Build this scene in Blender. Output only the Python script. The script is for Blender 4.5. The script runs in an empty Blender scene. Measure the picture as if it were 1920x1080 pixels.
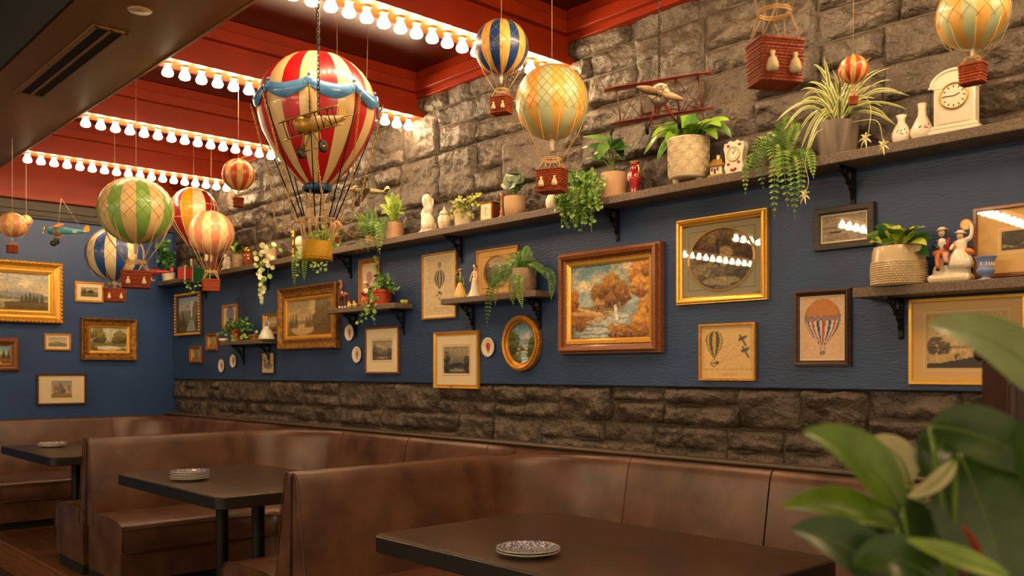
import bpy, math, random
import numpy as np
from mathutils import Vector, Matrix, noise as mnoise

# ---------------------------------------------------------------- camera, world, exposure
scene = bpy.context.scene
COL = scene.collection
FPX, CU, HV, HC = 1686.0, 960.0, 696.0, 1.36           # focal length in px, centre column, horizon row, camera height
YAW = math.radians(42.5)
SY, CY = math.sin(YAW), math.cos(YAW)
cam_data = bpy.data.cameras.new('camera')
cam = bpy.data.objects.new('camera', cam_data)
COL.objects.link(cam)
cam.location = (0, 0, HC)
cam.rotation_euler = (math.pi / 2, 0, -YAW)
cam_data.sensor_width = 36.0
cam_data.lens = FPX / 1920.0 * 36.0
cam_data.shift_y = (HV - 540.0) / 1920.0
cam_data.clip_start = 0.05
cam_data.dof.use_dof = True
cam_data.dof.focus_distance = 4.6
cam_data.dof.aperture_fstop = 2.9
scene.camera = cam

world = bpy.data.worlds.new('world')
scene.world = world
world.use_nodes = True
wb = world.node_tree.nodes['Background']
wb.inputs[0].default_value = (1.0, 0.76, 0.46, 1)
wb.inputs[1].default_value = 0.42
BULB_STRENGTH = 60.0

vs = scene.view_settings
vs.view_transform = 'Standard'
vs.look = 'None'
vs.exposure = 0.5
vs.gamma = 1.0
vs.use_curve_mapping = False
scene.cycles.use_denoising = True
scene.cycles.max_bounces = 8
scene.cycles.diffuse_bounces = 4
scene.cycles.glossy_bounces = 3
scene.cycles.transparent_max_bounces = 12
scene.cycles.sample_clamp_indirect = 6.0

# ---------------------------------------------------------------- pixels to places
def W(u, v, t):
    """point seen at pixel (u, v) at forward depth t"""
    r = (u - CU) / FPX
    return Vector((t * (SY + r * CY), t * (CY - r * SY), HC + t * (HV - v) / FPX))

def on_x(u, v, x):
    r = (u - CU) / FPX
    return W(u, v, x / (SY + r * CY))

def on_y(u, v, y):
    r = (u - CU) / FPX
    return W(u, v, y / (CY - r * SY))

def on_z(u, v, z):
    return W(u, v, (z - HC) * FPX / (HV - v))

def depth(p):
    return p.x * SY + p.y * CY

def mpp(p):
    """metres per photo pixel at point p"""
    return depth(p) / FPX

# ---------------------------------------------------------------- object helpers
def link(o):
    COL.objects.link(o)
    return o

def tag(o, label=None, cat=None, group=None, kind=None):
    if label: o['label'] = label
    if cat: o['category'] = cat
    if group: o['group'] = group
    if kind: o['kind'] = kind
    return o

def thing(name, loc, label, cat, rz=0.0, group=None):
    o = bpy.data.objects.new(name, None)
    o.empty_display_size = 0.05
    o.location = loc
    o.rotation_euler = (0, 0, rz)
    return tag(link(o), label, cat, group)

RW = -math.pi / 2      # turn that makes local X = right along the long wall, local Y = into that wall

class MB:
    """collects faces; build() links them as ONE mesh object"""
    def __init__(s):
        s.v = []; s.f = []; s.m = []; s.c = None; s.M = Matrix.Identity(4)
    def add(s, verts, faces, mi=0):
        b = len(s.v)
        M = s.M
        s.v.extend([M @ Vector(p) for p in verts])
        s.f.extend([[i + b for i in f] for f in faces])
        s.m.extend([mi] * len(faces))
        return s
    def box(s, c, d, mi=0, bev=0.0):
        x, y, z = d[0] / 2, d[1] / 2, d[2] / 2
        if bev <= 0:
            vs_ = [(c[0] + i * x, c[1] + j * y, c[2] + k * z) for i in (-1, 1) for j in (-1, 1) for k in (-1, 1)]
            return s.add(vs_, [(0, 1, 3, 2), (4, 6, 7, 5), (0, 4, 5, 1), (2, 3, 7, 6), (0, 2, 6, 4), (1, 5, 7, 3)], mi)
        b = min(bev, x * .9, y * .9, z * .9)
        # three inset rings per side: a box with chamfered edges
        vs_, fs = [], []
        idx = {}
        def V(i, j, k, ax):
            key = (i, j, k, ax)
            if key not in idx:
                p = [i * (x if ax == 0 else x - b), j * (y if ax == 1 else y - b), k * (z if ax == 2 else z - b)]
                idx[key] = len(vs_); vs_.append((c[0] + p[0], c[1] + p[1], c[2] + p[2]))
            return idx[key]
        for sgn in (-1, 1):
            for ax in range(3):
                q = []
                for a, bb in ((-1, -1), (1, -1), (1, 1), (-1, 1)):
                    t = [0, 0, 0]; t[ax] = sgn; t[(ax + 1) % 3] = a; t[(ax + 2) % 3] = bb
                    q.append(V(t[0], t[1], t[2], ax))
                fs.append(q if sgn > 0 else q[::-1])
        for ax in range(3):                                # edges along ax
            a1, a2 = (ax + 1) % 3, (ax + 2) % 3
            for p in (-1, 1):
                for q in (-1, 1):
                    r = []
                    for e, wh in ((-1, a1), (1, a1), (1, a2), (-1, a2)):
                        t = [0, 0, 0]; t[ax] = e; t[a1] = p; t[a2] = q
                        r.append(V(t[0], t[1], t[2], wh))
                    fs.append(r if p * q > 0 else r[::-1])
        for i in (-1, 1):
            for j in (-1, 1):
                for k in (-1, 1):
                    r = [V(i, j, k, 0), V(i, j, k, 1), V(i, j, k, 2)]
                    fs.append(r if i * j * k > 0 else r[::-1])
        return s.add(vs_, fs, mi)
    def lathe(s, prof, n=24, c=(0, 0, 0), mi=0, cap=True, sx=1.0, sy=1.0, wob=None):
        """prof: list of (radius, z) bottom to top"""
        vs_, fs = [], []
        for r, z in prof:
            for i in range(n):
                a = 2 * math.pi * i / n
                rr = r * (wob(a, z) if wob else 1)
                vs_.append((c[0] + rr * math.cos(a) * sx, c[1] + rr * math.sin(a) * sy, c[2] + z))
        for k in range(len(prof) - 1):
            for i in range(n):
                j = (i + 1) % n
                fs.append((k * n + i, k * n + j, (k + 1) * n + j, (k + 1) * n + i))
        if cap:
            fs.append(tuple(range(n - 1, -1, -1)))
            fs.append(tuple((len(prof) - 1) * n + i for i in range(n)))
        return s.add(vs_, fs, mi)
    def ell(s, c, r, mi=0, nu=14, nv=9, rot=None):
        """ellipsoid"""
        if not isinstance(r, (tuple, list)): r = (r, r, r)
        R = rot if rot is not None else Matrix.Identity(3)
        vs_, fs = [], []
        c = Vector(c)
        vs_.append(c + R @ Vector((0, 0, -r[2])))
        for k in range(1, nv):
            ph = -math.pi / 2 + math.pi * k / nv
            for i in range(nu):
                a = 2 * math.pi * i / nu
                vs_.append(c + R @ Vector((r[0] * math.cos(ph) * math.cos(a), r[1] * math.cos(ph) * math.sin(a), r[2] * math.sin(ph))))
        vs_.append(c + R @ Vector((0, 0, r[2])))
        top = len(vs_) - 1
        for i in range(nu):
            j = (i + 1) % nu
            fs.append((0, 1 + j, 1 + i))
            for k in range(nv - 2):
                fs.append((1 + k * nu + i, 1 + k * nu + j, 1 + (k + 1) * nu + j, 1 + (k + 1) * nu + i))
            fs.append((top, 1 + (nv - 2) * nu + i, 1 + (nv - 2) * nu + j))
        return s.add(vs_, fs, mi)
    def tube(s, pts, r, n=6, mi=0, closed=False, cap=True, flat=1.0):
        """tube along pts; r a number or list"""
        pts = [Vector(p) for p in pts]
        m = len(pts)
        if m < 2: return s
        rs = r if isinstance(r, (list, tuple)) else [r] * m
        vs_, fs = [], []
        up = None
        for k, p in enumerate(pts):
            a = pts[(k - 1) % m] if (closed or k > 0) else p
            b = pts[(k + 1) % m] if (closed or k < m - 1) else p
            t = (b - a)
            t = t.normalized() if t.length > 1e-9 else Vector((0, 0, 1))
            if up is None:
                up = Vector((0, 0, 1)) if abs(t.z) < .9 else Vector((1, 0, 0))
            x = up.cross(t)
            if x.length < 1e-6: x = Vector((1, 0, 0)).cross(t)
            x.normalize(); y = t.cross(x); up = y
            for i in range(n):
                an = 2 * math.pi * i / n
                vs_.append(p + x * (rs[k] * math.cos(an)) + y * (rs[k] * flat * math.sin(an)))
        for k in range(m if closed else m - 1):
            for i in range(n):
                j = (i + 1) % n
                k2 = (k + 1) % m
                fs.append((k * n + i, k * n + j, k2 * n + j, k2 * n + i))
        if cap and not closed:
            fs.append(tuple(range(n - 1, -1, -1)))
            fs.append(tuple((m - 1) * n + i for i in range(n)))
        return s.add(vs_, fs, mi)
    def rings(s, loops, mi=0, closed=True, cap0=False, cap1=False):
        """skin a list of equal-length loops"""
        n = len(loops[0]); vs_, fs = [], []
        for l in loops: vs_.extend(l)
        for k in range(len(loops) - 1):
            for i in range(n if closed else n - 1):
                j = (i + 1) % n
                fs.append((k * n + i, k * n + j, (k + 1) * n + j, (k + 1) * n + i))
        if cap0: fs.append(tuple(range(n - 1, -1, -1)))
        if cap1: fs.append(tuple((len(loops) - 1) * n + i for i in range(n)))
        return s.add(vs_, fs, mi)
    def prism(s, poly, y0, y1, mi=0):
        """poly in local XZ, extruded along Y from y0 (front) to y1"""
        n = len(poly)
        return s.add([(p[0], y0, p[1]) for p in poly] + [(p[0], y1, p[1]) for p in poly],
                     [tuple(range(n)), tuple(range(2 * n - 1, n - 1, -1))] + [(i, i + n, (i + 1) % n + n, (i + 1) % n) for i in range(n)], mi)
    def mesh(s, name, mats, smooth=True):
        me = bpy.data.meshes.new(name)
        me.from_pydata(s.v, [], s.f)
        for m in (mats if isinstance(mats, (list, tuple)) else [mats]):
            me.materials.append(m)
        if len(me.polygons) == len(s.m):
            me.polygons.foreach_set('material_index', s.m)
        if smooth:
            me.polygons.foreach_set('use_smooth', [True] * len(me.polygons))
        if s.c is not None:
            at = me.color_attributes.new('Col', 'FLOAT_COLOR', 'POINT')
            at.data.foreach_set('color', np.asarray(s.c, dtype=np.float32).ravel())
        me.update()
        return me
    def build(s, name, mats, parent=None, smooth=True, kind=None, label=None, auto=None, remesh=None):
        me = s.mesh(name, mats, smooth)
        if auto is not None:
            me.set_sharp_from_angle(angle=math.radians(auto))
        o = link(bpy.data.objects.new(name, me))
        if parent is not None: o.parent = parent
        if remesh:
            md = o.modifiers.new('remesh', 'REMESH'); md.mode = 'VOXEL'; md.voxel_size = remesh; md.use_smooth_shade = True
            ms = o.modifiers.new('smooth', 'SMOOTH'); ms.iterations = 4; ms.factor = .5
        if kind: o['kind'] = kind
        if label: o['label'] = label
        return o

def add_part(name, me, parent, loc=None, rot=None, scale=None):
    o = link(bpy.data.objects.new(name, me))
    o.parent = parent
    if loc is not None: o.location = loc
    if rot is not None: o.rotation_euler = rot
    if scale is not None: o.scale = scale if isinstance(scale, (tuple, list)) else (scale,) * 3
    return o

def bez(p0, p1, p2, n=10):
    p0, p1, p2 = Vector(p0), Vector(p1), Vector(p2)
    return [p0 * (1 - t) ** 2 + p1 * 2 * t * (1 - t) + p2 * t * t for t in [i / n for i in range(n + 1)]]

def spl(pts, n=6):
    """Catmull-Rom through pts"""
    P = [Vector(p) for p in pts]
    P = [P[0] * 2 - P[1]] + P + [P[-1] * 2 - P[-2]]
    out = []
    for i in range(1, len(P) - 2):
        for k in range(n):
            t = k / n
            out.append(0.5 * ((2 * P[i]) + (P[i + 1] - P[i - 1]) * t + (2 * P[i - 1] - 5 * P[i] + 4 * P[i + 1] - P[i + 2]) * t * t + (3 * P[i] - P[i - 1] - 3 * P[i + 1] + P[i + 2]) * t ** 3))
    out.append(P[-2])
    return out

# ---------------------------------------------------------------- materials
def lin(h):
    if isinstance(h, str):
        h = h.lstrip('#'); c = [int(h[i:i + 2], 16) / 255 for i in (0, 2, 4)]
    else:
        c = h
    return tuple((x / 12.92 if x <= .04045 else ((x + .055) / 1.055) ** 2.4) for x in c)

MATS = {}
def mat(name, col, rough=.5, metal=0.0, col2=None, ns=8.0, nd=3.0, stretch=(1, 1, 1), ramp=(.35, .65), bump=0.0, bs=40.0, bstretch=(1, 1, 1), bd=.01,
        coat=0.0, spec=.5, sub=0.0, trans=0.0, emit=None, es=0.0, alpha=1.0, coords='Object'):
    if name in MATS: return MATS[name]
    m = bpy.data.materials.new(name); m.use_nodes = True
    nt = m.node_tree; b = nt.nodes['Principled BSDF']
    L = nt.links.new
    c = lin(col)
    b.inputs['Base Color'].default_value = (*c, 1)
    b.inputs['Roughness'].default_value = rough
    b.inputs['Metallic'].default_value = metal
    b.inputs['Coat Weight'].default_value = coat
    b.inputs['Coat Roughness'].default_value = .12
    b.inputs['Specular IOR Level'].default_value = spec
    b.inputs['Subsurface Weight'].default_value = sub
    b.inputs['Subsurface Radius'].default_value = (.01, .006, .003)
    b.inputs['Transmission Weight'].default_value = trans
    if emit:
        b.inputs['Emission Color'].default_value = (*emit, 1)
        b.inputs['Emission Strength'].default_value = es
    tc = nt.nodes.new('ShaderNodeTexCoord')
    def nz(scale, det, st):
        mp = nt.nodes.new('ShaderNodeMapping'); mp.inputs['Scale'].default_value = st
        L(tc.outputs[coords], mp.inputs['Vector'])
        n = nt.nodes.new('ShaderNodeTexNoise'); n.inputs['Scale'].default_value = scale; n.inputs['Detail'].default_value = det
        L(mp.outputs[0], n.inputs['Vector'])
        return n
    if col2 is not None:
        n = nz(ns, nd, stretch)
        r = nt.nodes.new('ShaderNodeValToRGB')
        r.color_ramp.elements[0].position, r.color_ramp.elements[1].position = ramp
        r.color_ramp.elements[0].color = (*c, 1); r.color_ramp.elements[1].color = (*lin(col2), 1)
        L(n.outputs['Fac'], r.inputs[0]); L(r.outputs[0], b.inputs['Base Color'])
    if bump > 0:
        n = nz(bs, 4.0, bstretch)
        bp = nt.nodes.new('ShaderNodeBump'); bp.inputs['Strength'].default_value = bump; bp.inputs['Distance'].default_value = bd
        L(n.outputs['Fac'], bp.inputs['Height']); L(bp.outputs[0], b.inputs['Normal'])
    MATS[name] = m
    return m

def mat_attr(name, rough=.5, bump=0.0, coat=0.0):
    if name in MATS: return MATS[name]
    m = mat(name, '#808080', rough, coat=coat, bump=bump, bs=220.0, bd=.002)
    nt = m.node_tree
    a = nt.nodes.new('ShaderNodeAttribute'); a.attribute_name = 'Col'
    nt.links.new(a.outputs['Color'], nt.nodes['Principled BSDF'].inputs['Base Color'])
    return m

def mat_glass(name='picture_glass', tint=(1, 1, 1, 1)):
    if name in MATS: return MATS[name]
    m = bpy.data.materials.new(name); m.use_nodes = True
    nt = m.node_tree; nt.nodes.clear()
    o = nt.nodes.new('ShaderNodeOutputMaterial'); mx = nt.nodes.new('ShaderNodeMixShader')
    t = nt.nodes.new('ShaderNodeBsdfTransparent'); g = nt.nodes.new('ShaderNodeBsdfGlossy'); f = nt.nodes.new('ShaderNodeLayerWeight')
    t.inputs[0].default_value = tint
    f.inputs['Blend'].default_value = .5
    g.inputs['Roughness'].default_value = .015
    pw = nt.nodes.new('ShaderNodeMath'); pw.operation = 'POWER'; pw.inputs[1].default_value = 5.0
    ma = nt.nodes.new('ShaderNodeMath'); ma.operation = 'MULTIPLY_ADD'; ma.inputs[1].default_value = .94; ma.inputs[2].default_value = .06
    L = nt.links.new
    L(f.outputs['Facing'], pw.inputs[0]); L(pw.outputs[0], ma.inputs[0]); L(ma.outputs[0], mx.inputs[0])
    L(t.outputs[0], mx.inputs[1]); L(g.outputs[0], mx.inputs[2]); L(mx.outputs[0], o.inputs[0])
    MATS[name] = m
    return m

def mat_wood(name, c1, c2, rough=.5, scale=6.0, stretch=(1, 12, 12), bump=.15, coat=0.0):
    return mat(name, c1, rough, col2=c2, ns=scale, nd=6.0, stretch=stretch, ramp=(.3, .7), bump=bump, bs=scale * 3, bstretch=stretch, bd=.003, coat=coat)

def mat_brickbump(name, col, col2, rough, sx, sy, bumpv=.6):
    """woven look: wave bands in two directions"""
    if name in MATS: return MATS[name]
    m = mat(name, col, rough, col2=col2, ns=60, nd=2)
    nt = m.node_tree; b = nt.nodes['Principled BSDF']; L = nt.links.new
    tc = nt.nodes.new('ShaderNodeTexCoord')
    w1 = nt.nodes.new('ShaderNodeTexWave'); w1.bands_direction = 'Z'; w1.inputs['Scale'].default_value = sx; w1.inputs['Distortion'].default_value = .3
    w2 = nt.nodes.new('ShaderNodeTexWave'); w2.bands_direction = 'DIAGONAL'; w2.inputs['Scale'].default_value = sy
    ad = nt.nodes.new('ShaderNodeMath'); ad.operation = 'ADD'
    for w in (w1, w2): L(tc.outputs['Object'], w.inputs['Vector'])
    L(w1.outputs['Fac'], ad.inputs[0]); L(w2.outputs['Fac'], ad.inputs[1])
    bp = nt.nodes.new('ShaderNodeBump'); bp.inputs['Strength'].default_value = bumpv; bp.inputs['Distance'].default_value = .004
    L(ad.outputs[0], bp.inputs['Height']); L(bp.outputs[0], b.inputs['Normal'])
    return m

M_STONE = mat('grey_brown_stone', '#44392f', .5, col2='#5d5043', ns=5, nd=6, bump=1.0, bs=22, bd=.03, spec=.5)
M_MORTAR = mat('stone_coloured_mortar', '#433930', .7, col2='#554a3e', ns=12, bump=.4, bs=60)
M_BLUE = mat('navy_wall_paint', '#2b4770', .42, col2='#263e64', ns=3, nd=4, bump=.55, bs=9, bstretch=(1, 3, 14), bd=.004)
M_BLUEB = mat('navy_back_wall_paint', '#264a80', .5, col2='#224476', ns=2, nd=3, bump=.12, bs=60)
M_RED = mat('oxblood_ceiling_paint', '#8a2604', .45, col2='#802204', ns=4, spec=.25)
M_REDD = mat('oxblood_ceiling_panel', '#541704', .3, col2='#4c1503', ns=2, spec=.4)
M_SOFFIT = mat('brown_soffit_paint', '#86592a', .5, col2='#7d5428', ns=3, bump=.05, bs=200)
M_DARKC = mat('dark_ceiling_paint', '#14130f', .8)
M_LEATHER = mat('brown_leather', '#452a1c', .33, col2='#6c4a35', ns=6, nd=7, ramp=(.30, .74), bump=.16, bs=120, bd=.002, spec=.5)
M_PIPING = mat('dark_brown_piping', '#432615', .45)
M_KICK = mat('black_toe_kick', '#0c0a08', .7)
M_TABLE = mat('dark_tabletop', '#38251a', .3, col2='#432e20', ns=9, nd=5, stretch=(1, 10, 10), bump=.06, bs=30, bstretch=(1, 12, 12), spec=.4)
M_TEDGE = mat('black_table_edge', '#191310', .4)
M_IRON = mat('black_iron', '#0d0c0b', .5, metal=.3)
M_SHELF = mat_wood('grey_stained_shelf_wood', '#4c4036', '#7f6c58', .55, 7, (14, 1, 20), .3)
M_FLOOR = mat_wood('brown_floor_wood', '#5a3417', '#7d4b24', .38, 5, (14, 1, 14), .1)
M_FLOORX = mat_wood('brown_step_wood', '#6b4020', '#8a5730', .35, 5, (14, 1, 14), .1)
M_LOWER = mat('grey_brown_lower_floor', '#3c3026', .6, col2='#4a3c30', ns=5)
M_TRIM = mat_wood('taupe_bench_trim', '#4a3d30', '#5c4d3d', .5, 6, (14, 1, 14), .1)
M_DKTRIM = mat_wood('dark_wall_moulding', '#2b231b', '#4a3f32', .6, 8, (1, 14, 14), .2)
M_GOLD = mat('gilt', '#d8982e', .34, metal=.5, col2='#e0a846', ns=40, bump=.12, bs=120, bd=.002)
M_GOLDB = mat('bright_gilt', '#e8b040', .25, metal=.55, col2='#e8b95c', ns=30)
M_GOLDD = mat('worn_dark_gilt', '#6f4a1e', .45, metal=.55, col2='#a8762f', ns=30, nd=5, bump=.3, bs=90, bd=.003)
M_GOLDO = mat('orange_gilt', '#bd7f2a', .4, metal=.55, col2='#d0973c', ns=26)
M_WOODR = mat_wood('red_brown_frame_wood', '#6e3916', '#8f5424', .38, 12, (1, 10, 10), .1, coat=.3)
M_WOODD = mat_wood('dark_frame_wood', '#3a2014', '#55301c', .36, 12, (1, 10, 10), .1, coat=.3)
M_WOODB = mat('black_brown_frame_wood', '#241a12', .4, col2='#33261a', ns=20)
M_WOODG = mat_wood('charcoal_frame_wood', '#2d2824', '#453d36', .5, 12, (1, 10, 10), .2)
M_WOODO = mat_wood('honey_frame_wood', '#9a6526', '#b57c35', .4, 14, (1, 10, 10), .1)
M_MATC = mat('cream_mat_board', '#f0dfb8', .8)
M_MATT = mat('tan_mat_board', '#dcb26c', .8)
M_MATG = mat('grey_green_mat_board', '#8f8a70', .8)
M_MATW = mat('ivory_mat_board', '#ecdcbc', .8)
M_CANVAS = mat_attr('oil_painted_canvas', .38, .25, coat=.25)
M_PRINT = mat_attr('printed_paper', .7)
M_GLASS = mat_glass()
M_WHITE = mat('cream_glazed_porcelain', '#eee3cc', .18, coat=.5)
M_WHITEM = mat('matt_ivory_ceramic', '#e4d6bb', .45)
M_CORD = mat('straw_cord', '#d9b374', .7)
M_STRING = mat('pale_string', '#cdb894', .7)
M_BRASS = mat('brass', '#c79a3e', .25, metal=.9)
M_CHAIN = mat('brass_chain', '#c9a257', .35, metal=.8)
M_CHAIND = mat('dark_chain', '#2b2018', .4, metal=.7)
M_WICKER = mat_brickbump('red_brown_wicker', '#b04a20', '#c65c2c', .55, 60, 50, .9)
M_SAND = mat('sandbag_cloth', '#e2cda2', .85)
M_PAPER = mat('ivory_paper', '#efe0bf', .5)
# ================================================================ the room
rng = random.Random(7)
XW, XM, YB = 3.70, 3.738, 9.24            # blue wall plane, mortar plane, back wall plane
Z_BL, Z_BH, Z_SH = 1.28, 2.24, 2.272     # blue panel bottom/top, shelf top
Z_LEDGE = .93

def struct(mb, name, mats, parent=None, smooth=False, label=None, cat=None):
    o = mb.build(name, mats, parent, smooth)
    if parent is None:
        tag(o, label, cat, kind='structure')
    return o

# ---- long stone wall with its blue board
wall_r = struct(MB().box((XM + .1, 3.9, 1.9), (.2, 11.2, 4.2)), 'wall_right', M_MORTAR, label='long wall of rough grey-brown stone with a navy band', cat='wall')
struct(MB().box((XW + .022, 3.9, (Z_BL + Z_BH) / 2), (.044, 10.7, Z_BH - Z_BL), bev=.004), 'blue_panel', M_BLUE, wall_r)

def split_rect(y0, y1, z0, z1, out, maxw, maxh):
    w, h = y1 - y0, z1 - z0
    if w > maxw * rng.uniform(.75, 1.25):
        c = y0 + w * rng.uniform(.36, .64)
        split_rect(y0, c, z0, z1, out, maxw, maxh); split_rect(c, y1, z0, z1, out, maxw, maxh)
    elif h > maxh * rng.uniform(.8, 1.3):
        c = z0 + h * rng.uniform(.38, .62)
        split_rect(y0, y1, z0, c, out, maxw * .9, maxh); split_rect(y0, y1, c, z1, out, maxw * .9, maxh)
    else:
        out.append((y0, y1, z0, z1))

def stone_mesh(w, h, seed, step=.019):
    nx, nz = max(6, int(w / step)), max(5, int(h / step))
    vs_, fs = [], []
    off = Vector((seed * 3.7, seed * 1.3, seed * 2.1))
    tilt = rng.uniform(-.02, .02); tilt2 = rng.uniform(-.025, .025); base = rng.uniform(.020, .045)
    g = .004
    for k in range(nz + 1):
        for i in range(nx + 1):
            a, b = i / nx, k / nz
            y, z = (a - .5) * (w - 2 * g), (b - .5) * (h - 2 * g)
            ed = min(a * w, (1 - a) * w, b * h, (1 - b) * h)
            e = min(1.0, ed / (.022 + .02 * (mnoise.noise(Vector((y * 9, z * 9, 5)) + off) + .6))); e = math.sqrt(max(0, 1 - (1 - e) ** 2))
            p = Vector((y * 5.0, z * 6.5, 0)) + off
            n1 = mnoise.fractal(p, 1.0, 2.1, 3)
            p2 = Vector((y * 13, z * 22, 3)) + off
            n2 = mnoise.ridged_multi_fractal(p2, 1.0, 2.0, 3, 1.0, 2.0)
            hgt = e * (base + tilt * (a - .5) * 2 + tilt2 * (b - .5) * 2 + .033 * n1 + .015 * (n2 - 1.2))
            j = mnoise.noise(Vector((y * 11, z * 11, 9)) + off) * .010 * (1 if 0 < i < nx and 0 < k < nz else 1.1)
            hgt = max(hgt, .004 * e)
            vs_.append((-min(hgt, .1), y + j, z + j * .8))
    for k in range(nz):
        for i in range(nx):
            q = k * (nx + 1) + i
            fs.append((q, q + nx + 1, q + nx + 2, q + 1))
    m = MB().add(vs_, fs)
    return m

def lay_stones(y0, y1, z0, z1, maxw, maxh):
    cells = []
    zc = z0
    # long courses of uneven height, each split up on its own
    hs = []
    while zc < z1 - .1:
        h = rng.uniform(.2, .36) if z1 - z0 > .6 else (z1 - z0) / 2 * rng.uniform(.9, 1.1)
        if z1 - zc - h < .14: h = z1 - zc
        yy = y0
        while yy < y1 - .3:
            w = rng.uniform(.7, 1.5)
            if y1 - yy - w < .4: w = y1 - yy
            split_rect(yy, yy + w, zc, zc + h, cells, maxw, maxh)
            yy += w
        zc += h
    for q, (a, b, c, d) in enumerate(cells):
        mb = stone_mesh(b - a, d - c, q + z0 * 10)
        o = mb.build('stone', M_STONE, wall_r)
        o.location = (XM - .002, (a + b) / 2, (c + d) / 2)

lay_stones(.0, YB, Z_BH, 3.42, .66, .29)
lay_stones(.6, YB, .86, Z_BL, .55, .19)

# ---- back wall
wall_b = struct(MB().box((-.2, YB + .1, 1.3), (7.9, .2, 3.0)), 'wall_back', M_BLUEB, label='navy painted wall at the far end of the room', cat='wall')
tr = MB()
tr.box((-.2, YB - .012, 2.885), (7.8, .024, .13)).box((-.2, YB - .03, 2.823), (7.8, .06, .022)).box((-.2, YB - .022, 2.80), (7.8, .045, .02)).box((-.2, YB - .026, 2.87), (7.8, .05, .012))
struct(tr, 'trim_1', M_DKTRIM, label='dark brown moulding along the top of the far navy wall', cat='trim')
struct(MB().box((3.715, YB - .02, 1.95), (.02, .04, 1.5)), 'trim_2', M_BLUEB, label='thin corner strip where the navy walls meet', cat='trim')

# ---- ceiling: red panel with dropped beams, coffer mouldings, wall fascia
XS = 1.90
ZB, ZP = 3.10, 3.40                      # beam bottom, panel underside
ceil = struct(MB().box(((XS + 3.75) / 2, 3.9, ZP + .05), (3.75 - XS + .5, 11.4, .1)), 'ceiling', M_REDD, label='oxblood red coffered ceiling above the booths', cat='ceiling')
BEAMS = [3.54 + 1.42 * k for k in range(-3, 4)]
for y in BEAMS:
    struct(MB().box((2.77, y + .09, (ZB + ZP) / 2), (1.93, .18, ZP - ZB), bev=.004), 'beam', M_RED, ceil)
    for s, yy in ((-1, y), (1, y + .18)):
        struct(MB().box((2.72, yy + s * .022, 3.285), (1.82, .044, .07), bev=.004), 'coffer_moulding', M_RED, ceil)
struct(MB().box((3.695, 3.9, 3.308), (.07, 11.2, .184), bev=.003), 'wall_fascia', M_RED, ceil)
struct(MB().box((3.64, 3.9, 3.285), (.044, 11.2, .07), bev=.004), 'wall_moulding', M_RED, ceil)
struct(MB().box((2.6, YB - .05, 3.2), (2.4, .1, .5), bev=.004), 'end_fascia', M_RED, ceil)
struct(MB().box((-1, YB - .05, 3.2), (4.6, .1, .5), bev=.004), 'end_fascia', M_RED, ceil)

# ---- brown soffit and the dark ceiling beyond it
sof = struct(MB().box((1.6, 4.0, 3.25), (.6, 10.4, .40)), 'ceiling_soffit', M_SOFFIT, label='brown dropped soffit running beside the red ceiling', cat='ceiling')
struct(MB().box((XS + .006, 4.0, 3.25), (.012, 10.4, .41)), 'soffit_edge', M_SOFFIT, sof)
struct(MB().box((1.292, 4.0, 3.26), (.016, 10.4, .42)), 'soffit_side', M_DARKC, sof)
struct(MB().box((-1.4, 4.0, 3.65), (5.4, 10.6, .1)), 'ceiling_dark', M_DARKC, label='dark ceiling in the upper left corner', cat='ceiling')

# slot air vent and ceiling speaker on the soffit
ZS = 3.05
pa, pb = on_z(62, 178, ZS), on_z(205, 52, ZS)
vx, va, vb = (pa.x + pb.x) / 2, max(pa.y, pb.y), min(pa.y, pb.y)
vent = thing('air_vent', (vx, (va + vb) / 2, ZS), 'long double-slot air vent set in the brown soffit', 'vent')
lv = va - vb
M_SLOT = mat('vent_slot_black', '#080706', .8)
fr = MB()
for dx in (-.075, 0, .075): fr.box((dx, 0, -.004), (.018 if dx == 0 else .03, lv, .008), bev=.002)
for dy in (-1, 1): fr.box((0, dy * (lv / 2 - .01), -.004), (.16, .02, .008))
fr.build('vent_frame', M_SOFFIT, vent, False)
for dx in (-.037, .037): MB().box((dx, 0, -.0015), (.05, lv - .03, .003)).build('slot', M_SLOT, vent, False)
ps = on_z(262, 19, ZS)
M_SPK = mat('beige_speaker_cover', '#b09878', .6)
spk = thing('ceiling_speaker', (ps.x, ps.y, ZS), 'small round beige cover plate on the brown soffit', 'speaker')
MB().lathe([(.050, -.006), (.052, -.002), (.052, .0)], 28).build('cover', M_SPK, spk)
MB().lathe([(.056, -.002), (.058, 0)], 28).build('rim', M_SOFFIT, spk)

# ---- bulbs: one row under every beam
M_BULB = mat('lit_bulb_glass', '#ffffff', .3, emit=(1.0, .725, .40), es=BULB_STRENGTH)
M_SOCK = mat('brass_socket', '#b0702c', .35, metal=.7)
bulb_prof = [(.004, -.078), (.016, -.077), (.026, -.073), (.0315, -.065), (.032, -.058), (.029, -.048), (.022, -.034), (.0165, -.022), (.015, -.012), (.015, -.006)]
me_bulb = MB().lathe(bulb_prof, 12).mesh('bulb_glass', M_BULB)
me_sock = MB().lathe([(.019, -.010), (.024, -.008), (.025, 0)], 12).mesh('bulb_socket', M_SOCK)
ORD = 'first second third fourth fifth sixth seventh eighth ninth tenth eleventh twelfth thirteenth fourteenth fifteenth sixteenth seventeenth eighteenth'.split()
row_name = {3: 'farthest red beam', 2: 'second farthest red beam', 1: 'second beam from the front', 0: 'frontmost beam in view', -1: 'beam just above the frame', -2: 'second beam above the frame', -3: 'beam behind the camera'}
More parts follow.
